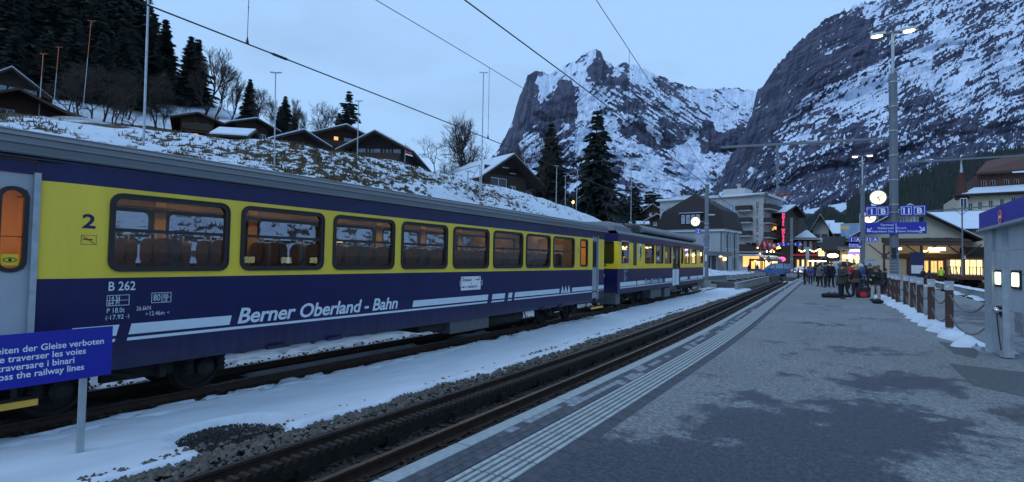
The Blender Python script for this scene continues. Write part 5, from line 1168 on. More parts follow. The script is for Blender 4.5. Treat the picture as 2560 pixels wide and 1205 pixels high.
# ridge of old snow at their feet
path = [onz(2445, 872), *[p for p in bpos], onz(2190, 742)]
tt = np.linspace(0, len(path)-1, 200); PP = np.array([[np.interp(t, range(len(path)), [p[i] for p in path]) for i in (0, 1)] for t in tt]); ww = np.linspace(-1, 1, 15)
P = np.zeros((200, 15, 3))
for i in range(200):
    wl = .24+.10*math.sin(i*.5)+.12*float(vnoise(np.array(i*.13), np.array(2.2), 4)); P[i, :, 0] = PP[i, 0]+ww*wl-.04; P[i, :, 1] = PP[i, 1]+.3*ww
nz_ = fbm(P[..., 0]*5, P[..., 1]*3, 3, 71); P[..., 2] = -.02+np.clip(1-ww[None]**2, 0, 1)**.7*(.10+.16*nz_)*np.clip(np.minimum(np.arange(200), 199-np.arange(200))/6, 0, 1)[:, None]
obj('snow_ridge', grid_mesh('snow_ridge', P, 'snow'), kind='structure')

# ------------------------------------------------------------------ steel gate with blue header on the right
mat('gate_panel', (.42, .46, .50), .5, .1, var=.06, scale=2)
gate = thing('station_gate', 'galvanised steel gate with blue header, no-entry sign and two square lights', 'gate', (2.5, G0[1], 0))
gy = lambda x: onx(x, 700, 2.5)[1]-G0[1]
hz0 = onx(2456, 574, 2.5)[2]; hz1 = onx(2456, 534, 2.5)[2]
ya, yb_ = .12, -6.5
MB().box(-.06, yb_, hz0, .5, ya, hz1).build('header', 'sign_blue', gate); MB().box(-.10, yb_, hz0-.05, .55, ya+.05, hz0-.004).build('header_rim', 'galv', gate)
pw_ = gy(2480); pc = MB().box(0, pw_, .02, .02, 0, hz0).box(.021, pw_, .02, .24, pw_+.02, hz0).box(.021, -.02, .02, .24, 0, hz0).box(.22, pw_+.02, .02, .24, -.02, hz0); pc.build('post', 'galv', gate); MB().box(.004, gy(2499), .02, .20, pw_-.002, .78).build('post_foot', 'galv', gate)
MB().box(-.22, -.72, .0, .42, .12, .03).build('base_plate', 'galv', gate)
for y in (.04, -.64): MB().lathe([(.03, .03), (.03, .07), (.012, .075), (.012, .1)], (-.14, y, 0), 6).build('bolt', 'steel', gate)
p2y = [(gy(2480), gy(2499), .78), (gy(2512), gy(2554), .55), (gy(2562), gy(2640), .55)]
for k, (a, b, zb2) in enumerate(p2y):
    pn = MB().box(.06, b, zb2, .10, a, hz0-.02).build('panel', 'gate_panel', gate)
    MB().box(.03, b-.04, .02, .14, b, hz0).build('profile', 'galv', gate)
    zl = onx(2492, 695, 2.56)[2]; yc = (a+b)/2
    lf = MB().box(.035, yc-.30, zl-.17, .06, yc+.30, zl+.17).build('light_frame', 'black', gate)
    MB().ext([(.03, p, q) for p, q in rrect(yc-.23, zl-.12, yc+.23, zl+.12, .03, 2)], (.006, 0, 0)).build('light', 'lamp_cool', lf)
    for z in (hz0-.5, hz0-.95, zl-.6): MB().box(.0595, b+.01, z-.003, .0605, a-.01, z+.003).build('seam', 'frame_dark', pn)
    for z in (hz0-.45, zl+.4, zl-.5): MB().lathe([(.012, 0), (.012, -.01), (0, -.012)], (.06, b+.05, z), 6, 0, 'x').build('screw', 'steel', pn)
yk = gy(2495); zk = onx(2497, 776, 2.5)[2]
bx = MB().box(-.0, yk-.12, zk-.10, .05, yk+.22, zk+.08).build('lock_box', 'black', gate); MB().ell((-.05, yk-.12, zk), (.055, .07, .07), 12, 8).tube([(-.05, yk-.12, zk), (.05, yk-.12, zk)], .03, 8).build('knob', 'chrome', gate, smooth=60)
MB().tube([(-.05, yk-.12, zk-.05), (-.03, yk-.2, zk-.5), (-.02, yk-.28, zk-.75)], .012, 6).build('cable', 'rubber', gate)
yl_ = gy(2545); MB().box(.0, yl_-.25, .62, .06, yl_+.25, .98).box(-.02, yl_-.28, .80, .0, yl_+.25, .86).build('hinge_box', 'steel', gate)
sy, sz = gy(2515), onx(2515, 538, 2.44)[2]
ne = MB().lathe([(.13, -.012), (.13, 0)], (-.062, sy, sz), 24, 0, 'x').build('no_entry_sign', 'red', gate); MB().box(-.0765, sy-.085, sz-.022, -.0745, sy+.085, sz+.022).build('white_bar', 'sign_white', ne)
MB().ring([(-.0745, sy+.13*math.cos(t), sz+.13*math.sin(t)) for t in np.linspace(0, 6.283, 25)[:-1]], [(-.0745, sy+.12*math.cos(t), sz+.12*math.sin(t)) for t in np.linspace(0, 6.283, 25)[:-1]], (-.002, 0, 0)).build('sign_rim', 'sign_white', ne)

# ------------------------------------------------------------------ height poles on the bank and hillside
def pole(x, y, xt, yt, label, orange=False, d=None, r=.035):
    p = hill_hit(x, y) if d is None else np.array([*atd(x, y, d)[:2], 0])
    if d is not None: p[2] = float(hill_z(p[0], p[1]))
    h = ztop(p, yt)-p[2]; q = atd(xt, yt, math.hypot(p[0], p[1])); rel = q-p
    o = thing('profile_pole', label, 'pole', p, 0, 'thin building profile poles on the hillside'); k = .62
    mid = rel*k
    MB().tube([(0, 0, -.2), tuple(mid)], r, 6).build('lower_pole', 'galv', o); MB().tube([tuple(mid), tuple(rel)], r*.9, 6).build('upper_pole', 'orange_paint' if orange else 'galv', o)
    s_ = h*.018+.12; MB().bar(tuple(rel), tuple(rel+np.array([.4, .9, .25])*s_*1.3), .05).bar(tuple(rel), tuple(rel+np.array([-.6, -.8, .0])*s_*1.1), .05).build('cross_arm', 'orange_paint' if orange else 'galv', o)
pole(205, 299, 228, 52, 'tallest orange-tipped profile pole above the carriage roof', True)
pole(97, 286, 108, 135, 'orange-tipped profile pole in front of the red chalet, left', True); pole(132, 290, 147, 118, 'orange-tipped profile pole between two others at the upper left', True)
pole(359, 360, 373, -70, 'very tall pale profile pole cut off by the top of the view', r=.045)
pole(686, 415, 689, 182, 'pale profile pole in front of the bare trees', r=.03); pole(893, 392, 897, 253, 'pale profile pole before the big chalet', r=.028)
pole(1016, 408, 1018, 234, 'pale profile pole beside the red and white flag', r=.03); pole(1203, 485, 1209, 182, 'pale profile pole by the snow-roofed chalet', r=.035)
pole(1062, 418, 1063, 369, 'short profile pole left of the bare tree', r=.025); pole(1168, 500, 1170, 428, 'short post of the timber profile frame on the bank', r=.04)
pole(1390, 518, 1392, 415, 'pale pole in front of the smaller spruce', r=.035); pole(1440, 530, 1444, 425, 'pale pole left of the tall spruce', r=.035)
pole(1413, 524, 1414, 440, 'pale pole between the two spruces', r=.03); pole(1577, 560, 1579, 395, 'pale pole right of the tall spruce', d=70, r=.05)
# timber profile frame on the bank
fa = hill_hit(1168, 500); f_ = thing('timber_scaffold', 'light timber trestle leaning on the snowy bank', 'trestle', fa)
def rp_(x, y): return tuple(atd(x, y, math.hypot(fa[0], fa[1]))-fa)
MB().bar(rp_(1120, 435), rp_(1200, 412), .05).bar(rp_(1200, 412), rp_(1158, 485), .05).bar(rp_(1168, 428), rp_(1190, 432), .05).bar(rp_(1200, 412), rp_(1200, 488), .05).build('battens', 'galv', f_)
# lamps on the slope
lp_ = atd(1432, 545, 66); lp_[2] = float(hill_z(lp_[0], lp_[1])); ll = thing('street_lamp', 'small yellow street lamp shining between the two spruces', 'street lamp', lp_)
hl_ = ztop(lp_, 505)-lp_[2]; MB().tube([(0, 0, 0), (0, 0, hl_)], .05, 8).build('post', 'mast_grey', ll); MB().ell((0, 0, hl_), (.16, .16, .20), 10, 8).build('lamp_glass', 'lamp_amber', ll, smooth=60)
# ================================================================== BUILDINGS
PANES = {'d': 'pane_dark', 's': 'pane_sky', 'w': 'warm_pane', 'h': 'shop_pane'}
def wall_face(mb, o, r, n, W, H, holes, dep=.14, m=0):
    """rectangular wall from o along r and up, facing n, with real window openings (x,z,w,h)"""
    o, r, n = np.array(o, float), np.array(r, float), np.array(n, float); u = np.array([0, 0, 1.])
    hs = [(max(.01, x), max(.0, z), min(W-.01, x+w_), min(H-.01, z+h)) for x, z, w_, h in holes]
    xs_ = sorted({0.0, W, *[h[0] for h in hs], *[h[2] for h in hs]}); zs_ = sorted({0.0, H, *[h[1] for h in hs], *[h[3] for h in hs]})
    P = lambda x, z, d=0: o+r*x+u*z-n*d
    for a, b in zip(xs_[:-1], xs_[1:]):
        for c, d in zip(zs_[:-1], zs_[1:]):
            if any(h[0] < (a+b)/2 < h[2] and h[1] < (c+d)/2 < h[3] for h in hs): continue
            mb.add([P(a, c), P(b, c), P(b, d), P(a, d)], [(0, 1, 2, 3)], m)
    for x0, z0, x1, z1 in hs:
        q = [(x0, z0), (x1, z0), (x1, z1), (x0, z1)]
        for i in range(4):
            a, b = q[i], q[(i+1) % 4]; mb.add([P(*a), P(*b), P(*b, dep), P(*a, dep)], [(0, 1, 2, 3)], m)
def window_part(root, o, r, n, x, z, w_, h, style, frame='frame_white', dep=.14, sill=True, shutters=None, mull=1):
    o, r, n = np.array(o, float), np.array(r, float), np.array(n, float); u = np.array([0, 0, 1.]); P = lambda a, b, d=0: o+r*a+u*b-n*d
    t = min(.09, w_*.1); mb = MB()
    mb.ring([P(x, z, dep-.02), P(x+w_, z, dep-.02), P(x+w_, z+h, dep-.02), P(x, z+h, dep-.02)], [P(x+t, z+t, dep-.02), P(x+w_-t, z+t, dep-.02), P(x+w_-t, z+h-t, dep-.02), P(x+t, z+h-t, dep-.02)], tuple(-n*.05))
    for k in range(mull): c = x+w_*(k+1)/(mull+1); mb.ext([P(c-t*.4, z+t, dep-.025), P(c+t*.4, z+t, dep-.025), P(c+t*.4, z+h-t, dep-.025), P(c-t*.4, z+h-t, dep-.025)], tuple(-n*.03))
    f = mb.build('window', frame, root)
    MB().add([P(x+t*.5, z+t*.5, dep+.01), P(x+w_-t*.5, z+t*.5, dep+.01), P(x+w_-t*.5, z+h-t*.5, dep+.01), P(x+t*.5, z+h-t*.5, dep+.01)], [(0, 1, 2, 3)]).build('pane', PANES[style], f)
    if sill: MB().ext([P(x-.08, z-.07, -.07), P(x+w_+.08, z-.07, -.07), P(x+w_+.08, z-.005, -.07), P(x-.08, z-.005, -.07)], tuple(-n*.12)).build('sill', 'frame_white' if frame != 'frame_dark' else frame, f)
    if shutters:
        for a in (x-w_*.5-.04, x+w_+.04): MB().ext([P(a, z, -.05), P(a+w_*.5, z, -.05), P(a+w_*.5, z+h, -.05), P(a, z+h, -.05)], tuple(-n*.045)).build('shutter', shutters, f)
    return f
def slab(pts, t, mt, name, parent, up=True): return MB().ext(pts, (0, 0, t)).build(name, mt, parent)
def house(name, label, cat, loc, rz, W, D, H, wallm, roof, wins, frame='frame_white', shutters=None, group=None, wall2=None, split=None):
    root = thing(name, label, cat, loc, rz, group); mb = MB()
    faces = {'f': ((0, 0, 0), (1, 0, 0), (0, -1, 0), W), 'r': ((W, 0, 0), (0, 1, 0), (1, 0, 0), D), 'l': ((0, D, 0), (0, -1, 0), (-1, 0, 0), D), 'b': ((W, D, 0), (-1, 0, 0), (0, 1, 0), W)}
    for k, (o, r, n, L) in faces.items():
        hs = [w_[:4] for w_ in wins.get(k, [])]; wall_face(mb, o, r, n, L, H, hs)
    kind, rise, ov, rm, snow = roof[:5]; T = .22
    if kind == 'gable_y':
        mb.add([(0, 0, H), (W, 0, H), (W/2, 0, H+rise)], [(0, 1, 2)]).add([(0, D, H), (W, D, H), (W/2, D, H+rise)], [(0, 1, 2)])
    if kind == 'gable_x':
        mb.add([(0, 0, H), (0, D, H), (0, D/2, H+rise)], [(0, 1, 2)]).add([(W, 0, H), (W, D, H), (W, D/2, H+rise)], [(0, 1, 2)])
    mb.build('wall', wallm, root)
    for k, (o, r, n, L) in faces.items():
        for w_ in wins.get(k, []): window_part(root, o, r, n, *w_[:5], frame=frame, shutters=shutters if len(w_) < 6 else w_[5])
    o2 = ov
    if kind == 'gable_y':
        k = rise/(W/2)
        for s_ in (0, 1):
            xe, zr = (-ov, H-ov*k) if s_ == 0 else (W+ov, H-ov*k); pts = [(xe, -o2, zr), (W/2, -o2, H+rise), (W/2, D+o2, H+rise), (xe, D+o2, zr)]
            rp_2 = MB().ext(pts, (0, 0, T)).build('roof', rm, root)
            if snow: MB().ext([(p[0]*.985+W/2*.015 if abs(p[0]-W/2) > .01 else p[0], p[1]+(.15 if p[1] < 0 else -.15), p[2]+T+.01) for p in pts], (0, 0, .16)).build('roof_snow', 'snow_roof', rp_2)
    elif kind == 'gable_x':
        k = rise/(D/2)
        for s_ in (0, 1):
            ye = -ov if s_ == 0 else D+ov; zr = H-ov*k; pts = [(-o2, ye, zr), (W+o2, ye, zr), (W+o2, D/2, H+rise), (-o2, D/2, H+rise)]
            rp_2 = MB().ext(pts, (0, 0, T)).build('roof', rm, root)
            if snow: MB().ext([(p[0]+(.15 if p[0] < W/2 else -.15), p[1], p[2]+T+.01) for p in pts], (0, 0, .16)).build('roof_snow', 'snow_roof', rp_2)
    elif kind == 'hip':
        i = roof[5] if len(roof) > 5 else min(W, D)*.45; a = [(-ov, -ov, H), (W+ov, -ov, H), (W+ov, D+ov, H), (-ov, D+ov, H)]
        b = [(i, D/2, H+rise), (W-i, D/2, H+rise)]
        def hp(dz, sh): 
            A = [(x+(sh if x < W/2 else -sh), y+(sh if y < D/2 else -sh), z+dz) for x, y, z in a]; B = [(x, y, z+dz) for x, y, z in b]
            return MB().add(A+B, [(0, 1, 5, 4), (1, 2, 5), (2, 3, 4, 5), (3, 0, 4), (3, 2, 1, 0)])
        r_ = hp(0, 0).build('roof', rm, root); MB().box(-ov, -ov, H-.16, W+ov, D+ov, H-.004).build('eaves', 'frame_white' if rm == 'tile_dark' else rm, r_)
        if snow: hp(.12, .35).build('roof_snow', 'snow_roof', r_)
    elif kind == 'flat':
        r_ = MB().box(-ov, -ov, H, W+ov, D+ov, H+.35).build('roof', rm, root)
        if snow: MB().box(-ov+.2, -ov+.2, H+.352, W+ov-.2, D+ov-.2, H+.48).build('roof_snow', 'snow_roof', r_)
    return root
def balcony(root, x0, x1, y, z, dep=1.1, h=1.0, mt='balcony', slab_m='plaster_white', n=(0, -1), slats=True):
    """balcony on the front face; y is the wall plane"""
    b = MB().box(x0, y-dep, z-.18, x1, y, z).build('balcony', slab_m, root)
    MB().box(x0, y-dep, z+.12, x1, y-dep+.06, z+h).box(x0, y-dep+.06, z+.12, x0+.06, y, z+h).box(x1-.06, y-dep+.06, z+.12, x1, y, z+h).build('railing', mt, b)
    return b
def balcony_r(root, y0, y1, x, z, dep=1.1, h=1.0, mt='balcony', slab_m='plaster_white'):
    b = MB().box(x, y0, z-.18, x+dep, y1, z).build('balcony', slab_m, root)
    MB().box(x+dep-.06, y0, z+.12, x+dep, y1, z+h).box(x, y0, z+.12, x+dep-.06, y0+.06, z+h).box(x, y1-.06, z+.12, x+dep-.06, y1, z+h).build('railing', mt, b)
    return b
def base_at(x, y, z=0.0): p = onz(x, y, z); return p
def vis(d): return None

# --- villa with the dark mansard roof
V = atd(1806, 660, 88); V[2] = 0; rzv = R(-8); Wv, Dv, Hv = 10.2, 8.0, 7.0
c_, s_ = math.cos(rzv), math.sin(rzv); Vo = (V[0]-Wv*c_, V[1]-Wv*s_, 0.02)
vil = house('villa', 'pale villa with dark brown mansard roof behind the railcar', 'house', Vo, rzv, Wv, Dv, Hv, 'plaster_white', ('none', 0, 0, 'tile_dark', False),
            {'r': [(1.2, 4.0, .8, 2.0, 's'), (2.9, 4.0, .9, 2.2, 's'), (4.9, 4.0, .7, 2.0, 's'), (6.2, 4.0, .7, 2.0, 's'), (1.3, .6, 1.0, 2.0, 'd'), (4.6, .6, .8, 2.0, 'd'), (6.0, .6, .8, 2.0, 'd')], 'f': [(7.0, 3.7, 1.3, 2.3, 's'), (1.5, 3.7, 1.3, 2.3, 's'), (4.2, 3.7, 1.3, 2.3, 's'), (7.2, .8, 1.2, 2.0, 'd')]})
def ringpts(e, z): return [(-e, -e, z), (Wv+e, -e, z), (Wv+e, Dv+e, z), (-e, Dv+e, z)]
ro = MB(); A = ringpts(.55, Hv+.05); A1 = ringpts(.42, Hv+.6); B = ringpts(-.25, Hv+3.0); vs = A+A1+B+[(Wv*.50, Dv*.22, Hv+6.0), (Wv*.50, Dv*.9, Hv+6.0)]
ro.add(vs, [(0, 1, 5, 4), (1, 2, 6, 5), (2, 3, 7, 6), (3, 0, 4, 7), (4, 5, 9, 8), (5, 6, 10, 9), (6, 7, 11, 10), (7, 4, 8, 11), (8, 9, 12), (9, 10, 13, 12), (10, 11, 13), (11, 8, 12, 13), (3, 2, 1, 0)]); vr = ro.build('roof', 'tile_dark', vil)
MB().box(-.35, -.35, Hv-.35, Wv+.35, Dv+.35, Hv+.04).build('cornice', 'frame_white', vil); MB().box(-.03, -.03, 3.25, Wv+.03, Dv+.03, 3.4).build('string_course', 'stone_grey', vil)
dm = MB().box(3.6, -.42, Hv+.75, 7.0, 1.2, Hv+2.5).box(3.4, -.6, Hv+2.5, 7.2, 1.4, Hv+2.62).build('dormer', 'tile_dark', vr)
for k in range(4): window_part(vil, (0, -.42, 0), (1, 0, 0), (0, -1, 0), 3.8+k*.8, Hv+.95, .55, 1.4, 's', sill=False, dep=-.02)
MB().box(3.4, -.58, Hv+2.63, 7.2, .3, Hv+2.72).build('roof_snow', 'snow_roof', vr)
rl = MB()
for x in (7.6, 8.4, 9.2): rl.tube([(x, 2.6, Hv+4.2), (x, 2.6, Hv+5.4)], .04, 5)
rl.bar((7.6, 2.6, Hv+5.4), (9.2, 2.6, Hv+5.4), .05).bar((7.6, 2.6, Hv+4.8), (9.2, 2.6, Hv+4.8), .04); rl.build('roof_rail', 'galv', vr)
for y in (2.2, 5.6): MB().tube([(Wv+.06, y, 0), (Wv+.06, y, Hv-.6), (Wv+.4, y, Hv-.2)], .06, 6).build('downpipe', 'frame_dark', vil)
MB().tube([(Wv-.2, -.07, 0), (Wv-.2, -.07, Hv-.3)], .06, 6).build('downpipe', 'frame_dark', vil)
# entrance shelter in front of it
A_ = atd(1769, 660, 78); B_ = atd(1817, 660, 83); A_[2] = B_[2] = 0; L_e = math.hypot(*(B_-A_)[:2]); rze = math.atan2(B_[1]-A_[1], B_[0]-A_[0])
shl = thing('entrance_shelter', 'low flat-roofed entrance shelter lit by a wall lamp beside the villa', 'shelter', (A_[0], A_[1], .02), rze)
MB().box(-.3, -.6, 2.7, L_e+.3, 3.2, 3.3).build('roof', 'roof_grey', shl); MB().box(0, 2.8, 0, L_e, 3.0, 2.7).box(L_e*.52, .3, 0, L_e*.97, 2.8, 2.7).box(0, .2, 0, .2, 2.8, 2.7).build('wall', 'stone_grey', shl)
for x in (.9, L_e*.45): MB().tube([(x, 0, 0), (x, 0, 2.7)], .07, 6).build('column', 'galv', shl)
MB().box(.3, 2.7, .1, 1.3, 2.79, 2.3).build('door', 'pane_sky', shl); MB().box(L_e*.9, -.02, 2.1, L_e*.96, .28, 2.5).build('wall_lamp', 'lamp_amber', shl); MB().box(L_e*.7, .2, 2.62, L_e*.82, .4, 2.69).build('ceiling_lamp', 'lamp_small', shl)

# --- big white hotel
Hh = 15.4; rzh = R(-9); Pc = atd(1908, 655, 116); Wh, Dh = 22.0, 13.0; Ho = (Pc[0]-Wh*math.cos(rzh), Pc[1]-Wh*math.sin(rzh), 0)
wf = [(15.0, 12.0, 1.4, 1.7, 's'), (15.0, 8.8, 1.4, 1.7, 'd'), (1.6, 12.2, 1.2, 1.7, 's'), (4.0, 12.2, 1.2, 1.7, 's'), (8.0, 12.2, 1.2, 1.7, 's'), (18.0, 1.0, 3.3, 2.6, 'w'), (18.6, 4.4, 2.2, 1.6, 'd')]
wr = [(.8+k*2.4, z, 1.5, 1.9, 's' if (k+int(z)) % 3 else 'd') for z in (4.3, 7.2, 10.1, 12.9) for k in range(5)]+[(.6, .6, 3.0, 2.6, 'h'), (4.5, .6, 3.0, 2.6, 'h'), (8.4, .6, 3.0, 2.6, 'w')]
hot = house('hotel', 'tall white hotel with stacked dark balconies and vertical lettering', 'hotel', Ho, rzh, Wh, Dh, Hh, 'plaster_white', ('flat', 0, .7, 'frame_white', True), {'f': wf, 'r': wr})
for z in (5.2, 7.9, 10.6, 13.0): balcony(hot, 17.0, 20.0, 0, z-.6, 1.3)
balcony(hot, 16.6, 22.6, 0, 4.1, 1.6, 1.1)
for z in (4.1, 7.0, 9.9, 12.7): balcony_r(hot, .2, 12.6, Wh, z, 1.2)
MB().box(17.2, -1.8, 3.2, 22.6, 0, 3.6).build('canopy', 'plaster_white', hot)
MB().box(13.0, 3, Hh+.36, 17.5, 8, Hh+2.1).build('roof_house', 'plaster_pale', hot); MB().box(3.0, 4, Hh+.36, 6.0, 8, Hh+1.5).build('roof_house', 'plaster_pale', hot); MB().tube([(16, 4, Hh+2.1), (16, 4, Hh+3.2)], .4, 8).build('chimney', 'plaster_white', hot)
for i, ch_ in enumerate('HOTEL KREUZ & POST'): text('lettering', ch_, .72, (20.9, -.02, 13.6-i*.55), (1, 0, 0), (0, 0, 1), 'frame_dark', hot, align='CENTER', bold=.02)
sc_ = MB()
for k in range(7): sc_.bar((19+k*.8, 9, Hh+.6+.5*(k % 2)), (19.8+k*.8, 9.2, Hh+.6+.5*((k+1) % 2)), .05, .07)
sc_.bar((18.6, 9, Hh+.5), (25, 9.2, Hh+.6), .06).bar((18.6, 9, Hh+1.1), (25, 9.2, Hh+1.2), .06).build('roof_scaffold', 'orange_paint', hot)
# --- darker balcony hotel beyond, neon sign
Pn = atd(1958, 655, 122); rzn = R(-13); Wn, Dn, Hn = 5.5, 10.0, 12.4
hn = house('hotel', 'dark wooden-balconied hotel with red neon sign next to the white hotel', 'hotel', (Pn[0]-Wn, Pn[1]+1, 0), rzn, Wn, Dn, Hn, 'chalet_brown', ('gable_x', 1.6, 1.2, 'tile_dark', True), {'f': [(.6, 1.0, 4.0, 2.4, 'h'), (.8, 5.0, 1.2, 1.6, 'w'), (3.2, 5.0, 1.2, 1.6, 'd'), (.8, 8.0, 1.2, 1.6, 'd'), (3.2, 8.0, 1.2, 1.6, 'w')]}, frame='frame_dark')
for z in (4.3, 7.2, 10.0): balcony(hn, -.3, Wn+.3, 0, z, 1.6, 1.0, 'chalet_dark', 'chalet_brown')
for k, (x, z) in enumerate(((.3, 11.3), (.4, 4.9))): MB().bar((x-.5, -1.7, z+.9), (x+2.0, -1.7, z-.5), .10, .10).build('light_strip', 'lamp_amber', hn)
for k in range(9): MB().ell((.3+k*.6, -1.3, 8.3+(k % 2)*.2), (.35, .3, .35), 7, 5).build('balcony_plant', 'hedge', hn)
ns = MB().box(Wn+.5, -2.1, 5.6, Wn+1.3, -1.9, 12.2).build('neon_sign', 'frame_dark', hn)
for i, ch_ in enumerate('HOTEL WOLTER'): text('lettering', ch_, .62, (Wn+.9, -2.12, 11.6-i*.53), (1, 0, 0), (0, 0, 1), 'neon_red', ns, align='CENTER', bold=.03)
# --- terrace bar under flags and strings of lamps
Pt = atd(1905, 672, 104); Pt2 = atd(1952, 672, 108); rzt = math.atan2(Pt2[1]-Pt[1], Pt2[0]-Pt[0]); Lt = math.hypot(Pt2[0]-Pt[0], Pt2[1]-Pt[1])
tb = thing('terrace_bar', 'hotel terrace bar with white HOTEL awning and warm lights', 'bar', (Pt[0], Pt[1], 0), rzt)
for x in (.1, Lt*.5, Lt-.1): MB().box(x-.08, 0, 0, x+.08, .16, 2.9).build('post', 'chalet_brown', tb)
aw = MB().ext([(0, -1.0, 2.55), (Lt, -1.0, 2.55), (Lt, 1.6, 3.35), (0, 1.6, 3.35)], (0, 0, .06)).build('awning', 'frame_white', tb); MB().box(0, -1.03, 2.15, Lt*.8, -1.0, 2.62).build('valance', 'plaster_pale', aw)
text('lettering', 'HOTEL', .75, (Lt*.45, -1.04, 2.20), (1, 0, 0), (0, 0, 1), 'black', aw, align='CENTER', bold=.02, sx=1.3)
MB().box(0, 2.5, 0, Lt, 2.7, 2.6).build('back_wall', 'chalet_brown', tb)
for k in range(4): MB().box(.3+k*Lt/4, 2.44, .8, .3+k*Lt/4+Lt/5.5, 2.49, 2.2).build('lit_window', 'shop_pane' if k % 2 else 'warm_pane', tb)
for k in range(16):
    MB().ell((random.uniform(0, Lt), random.uniform(-.8, 2.0), random.uniform(1.5, 2.4) if k < 8 else random.uniform(3.5, 5.2)), (.13, .13, .13), 8, 6).build('lamp', 'lamp_amber' if k % 3 else 'lamp_small', tb, smooth=60)
for k in range(7): a = random.uniform(0, 6); MB().bar((Lt*.62, 0, 4.4), (Lt*.62+1.6*math.cos(a), -.2, 4.4+1.1*math.sin(a)), .07).build('star_ray', 'lamp_amber', tb)
MB().ell((Lt*.9, -.6, 2.6), (.9, .4, .45), 10, 6).build('pink_lantern', 'neon_pink', tb, smooth=60)
MB().ell((.1, -1.2, 2.55), (.5, .12, .6), 12, 8).build('round_sign', 'stone_grey', tb, smooth=60)
for k in range(6): MB().ell((.4+k*Lt/6, -.3, 3.5), (.5, .4, .3), 7, 5).build('shrub', 'needles', tb)
# Swiss flags
for k, (x, y) in enumerate(((1911, 611), (1924, 614), (1934, 616))):
    p = atd(x, y, 103-k); fl = thing('flag', ['largest red flag with white cross over the hotel terrace', 'middle red flag with white cross over the hotel terrace', 'smallest red flag with white cross over the hotel terrace'][k], 'flag', (p[0], p[1], 0), rzt, 'red flags with white crosses')
    z = p[2]; MB().tube([(.6, 1.5, z-2.0), (-.9, -.4, z+1.1)], .04, 6).build('pole', 'galv', fl)
    hs = .95-.12*k; cl = MB(); n_ = 6
    for i in range(n_+1):
        for j in range(n_+1): u, v = i/n_*2-1, j/n_*2-1; cl.v.append((hs*(u*.9+v*.3), .12*math.sin(3*u+2*v+k), z+hs*(v*.85-u*.35)))
    for i in range(n_):
        for j in range(n_): cl.f.append([i*(n_+1)+j, (i+1)*(n_+1)+j, (i+1)*(n_+1)+j+1, i*(n_+1)+j+1]); cl.m.append(0)
    c_o = cl.build('cloth', 'red', fl, smooth=60)
    def FP(u, v): return (hs*(u*.9+v*.3), -.05+.12*math.sin(3*u+2*v+k), z+hs*(v*.85-u*.35))
    MB().add([FP(-.62, -.2), FP(.62, -.2), FP(.62, .2), FP(-.62, .2)], [(0, 1, 2, 3)]).add([FP(-.2, .2), FP(.2, .2), FP(.2, .62), FP(-.2, .62)], [(0, 1, 2, 3)]).add([FP(-.2, -.62), FP(.2, -.62), FP(.2, -.2), FP(-.2, -.2)], [(0, 1, 2, 3)]).build('cross', 'flag_white', c_o)

# --- houses round the end of the street, set square to the rails
def fy(x0, x1, yb, yt, Y): a = ony(x0, yb, Y); b = ony(x1, yt, Y); return a[0], b[0]-a[0], ztop((a[0], Y, 0), yt)
def street_house(name, label, cat, x0, x1, yt, Y, D, wallm, roof, wins, **k):
    X0, W, _ = fy(x0, x1, 680, yt, Y); H = ztop((X0+W/2, Y, 0), yt); return house(name, label, cat, (X0, Y, 0), 0, W, D, H, wallm, roof, wins(W, H) if wins else {}, **k)
street_house('brick_house', 'reddish brick house with snow on its low hipped roof', 'house', 1990, 2037, 597, 128, 9, 'tile_red', ('hip', 2.0, .9, 'tile_dark', True), lambda W, H: {'f': [(W*.12+k*W*.29, H-2.4, W*.16, 1.9, 's', None) for k in range(3)]+[(.4, .4, W-.8, 2.6, 'h', None)]})
street_house('house', 'dark tall-roofed house behind the brick house', 'house', 1978, 2022, 592, 150, 9, 'chalet_dark', ('hip', 5.0, .6, 'tile_dark', False), None)
ch = street_house('apartment_house', 'large chalet block with snow roof and white balconies', 'apartment house', 2032, 2072, 572, 160, 16, 'plaster_pale', ('gable_y', 3.4, 2.6, 'chalet_dark', True), lambda W, H: {'f': [(W*.08+k*W*.46, z, W*.38, 2.0, 'd', None) for z in (H-3.4, H-6.6, H-9.8) for k in range(2)]}, frame='frame_dark')
Wc = 6.0
for z in (0, 1, 2):
    a = ony(2034, 580, 160); b = ony(2070, 580, 160); Hc = ztop((a[0], 160, 0), 572); balcony(ch, .2, b[0]-a[0]-.2, 0, Hc-3.6-z*3.2, 1.3, 1.1, 'frame_white')
street_house('house', 'small snow-roofed house right of the chalet block', 'house', 2066, 2082, 578, 175, 8, 'plaster_pale', ('gable_x', 3.0, .5, 'frame_dark', True), None)
street_house('house', 'low house with broad white roof left of the mural', 'house', 2080, 2101, 582, 165, 9, 'chalet_brown', ('gable_x', 2.6, .8, 'frame_dark', True), lambda W, H: {'f': [(W*.1, H-3, W*.35, 1.4, 'd', None), (W*.55, H-3, W*.35, 1.4, 'd', None)]})
street_house('house', 'grey house with snowy roof between the neon sign and the brick house', 'house', 1958, 1976, 602, 140, 9, 'chalet_dark', ('gable_x', 5.0, .5, 'tile_dark', True), None)
street_house('kiosk', 'dark slatted kiosk roof left of the mural', 'kiosk', 2066, 2100, 622, 92, 7, 'chalet_dark', ('gable_x', 1.8, .6, 'tile_dark', False), lambda W, H: {'f': [(.3, .8, W-.6, 1.5, 'h', None)]}, frame='frame_dark')
street_house('shop', 'shop front with red awning and warm lamps below the brick house', 'shop', 1986, 2048, 640, 118, 5, 'chalet_brown', ('flat', 0, .3, 'red', False), lambda W, H: {'f': [(.4+k*W/5, .5, W/5-.4, 2.2, 'h' if k % 2 else 'w', None) for k in range(5)]}, frame='frame_dark')
for k in range(22):
    pass
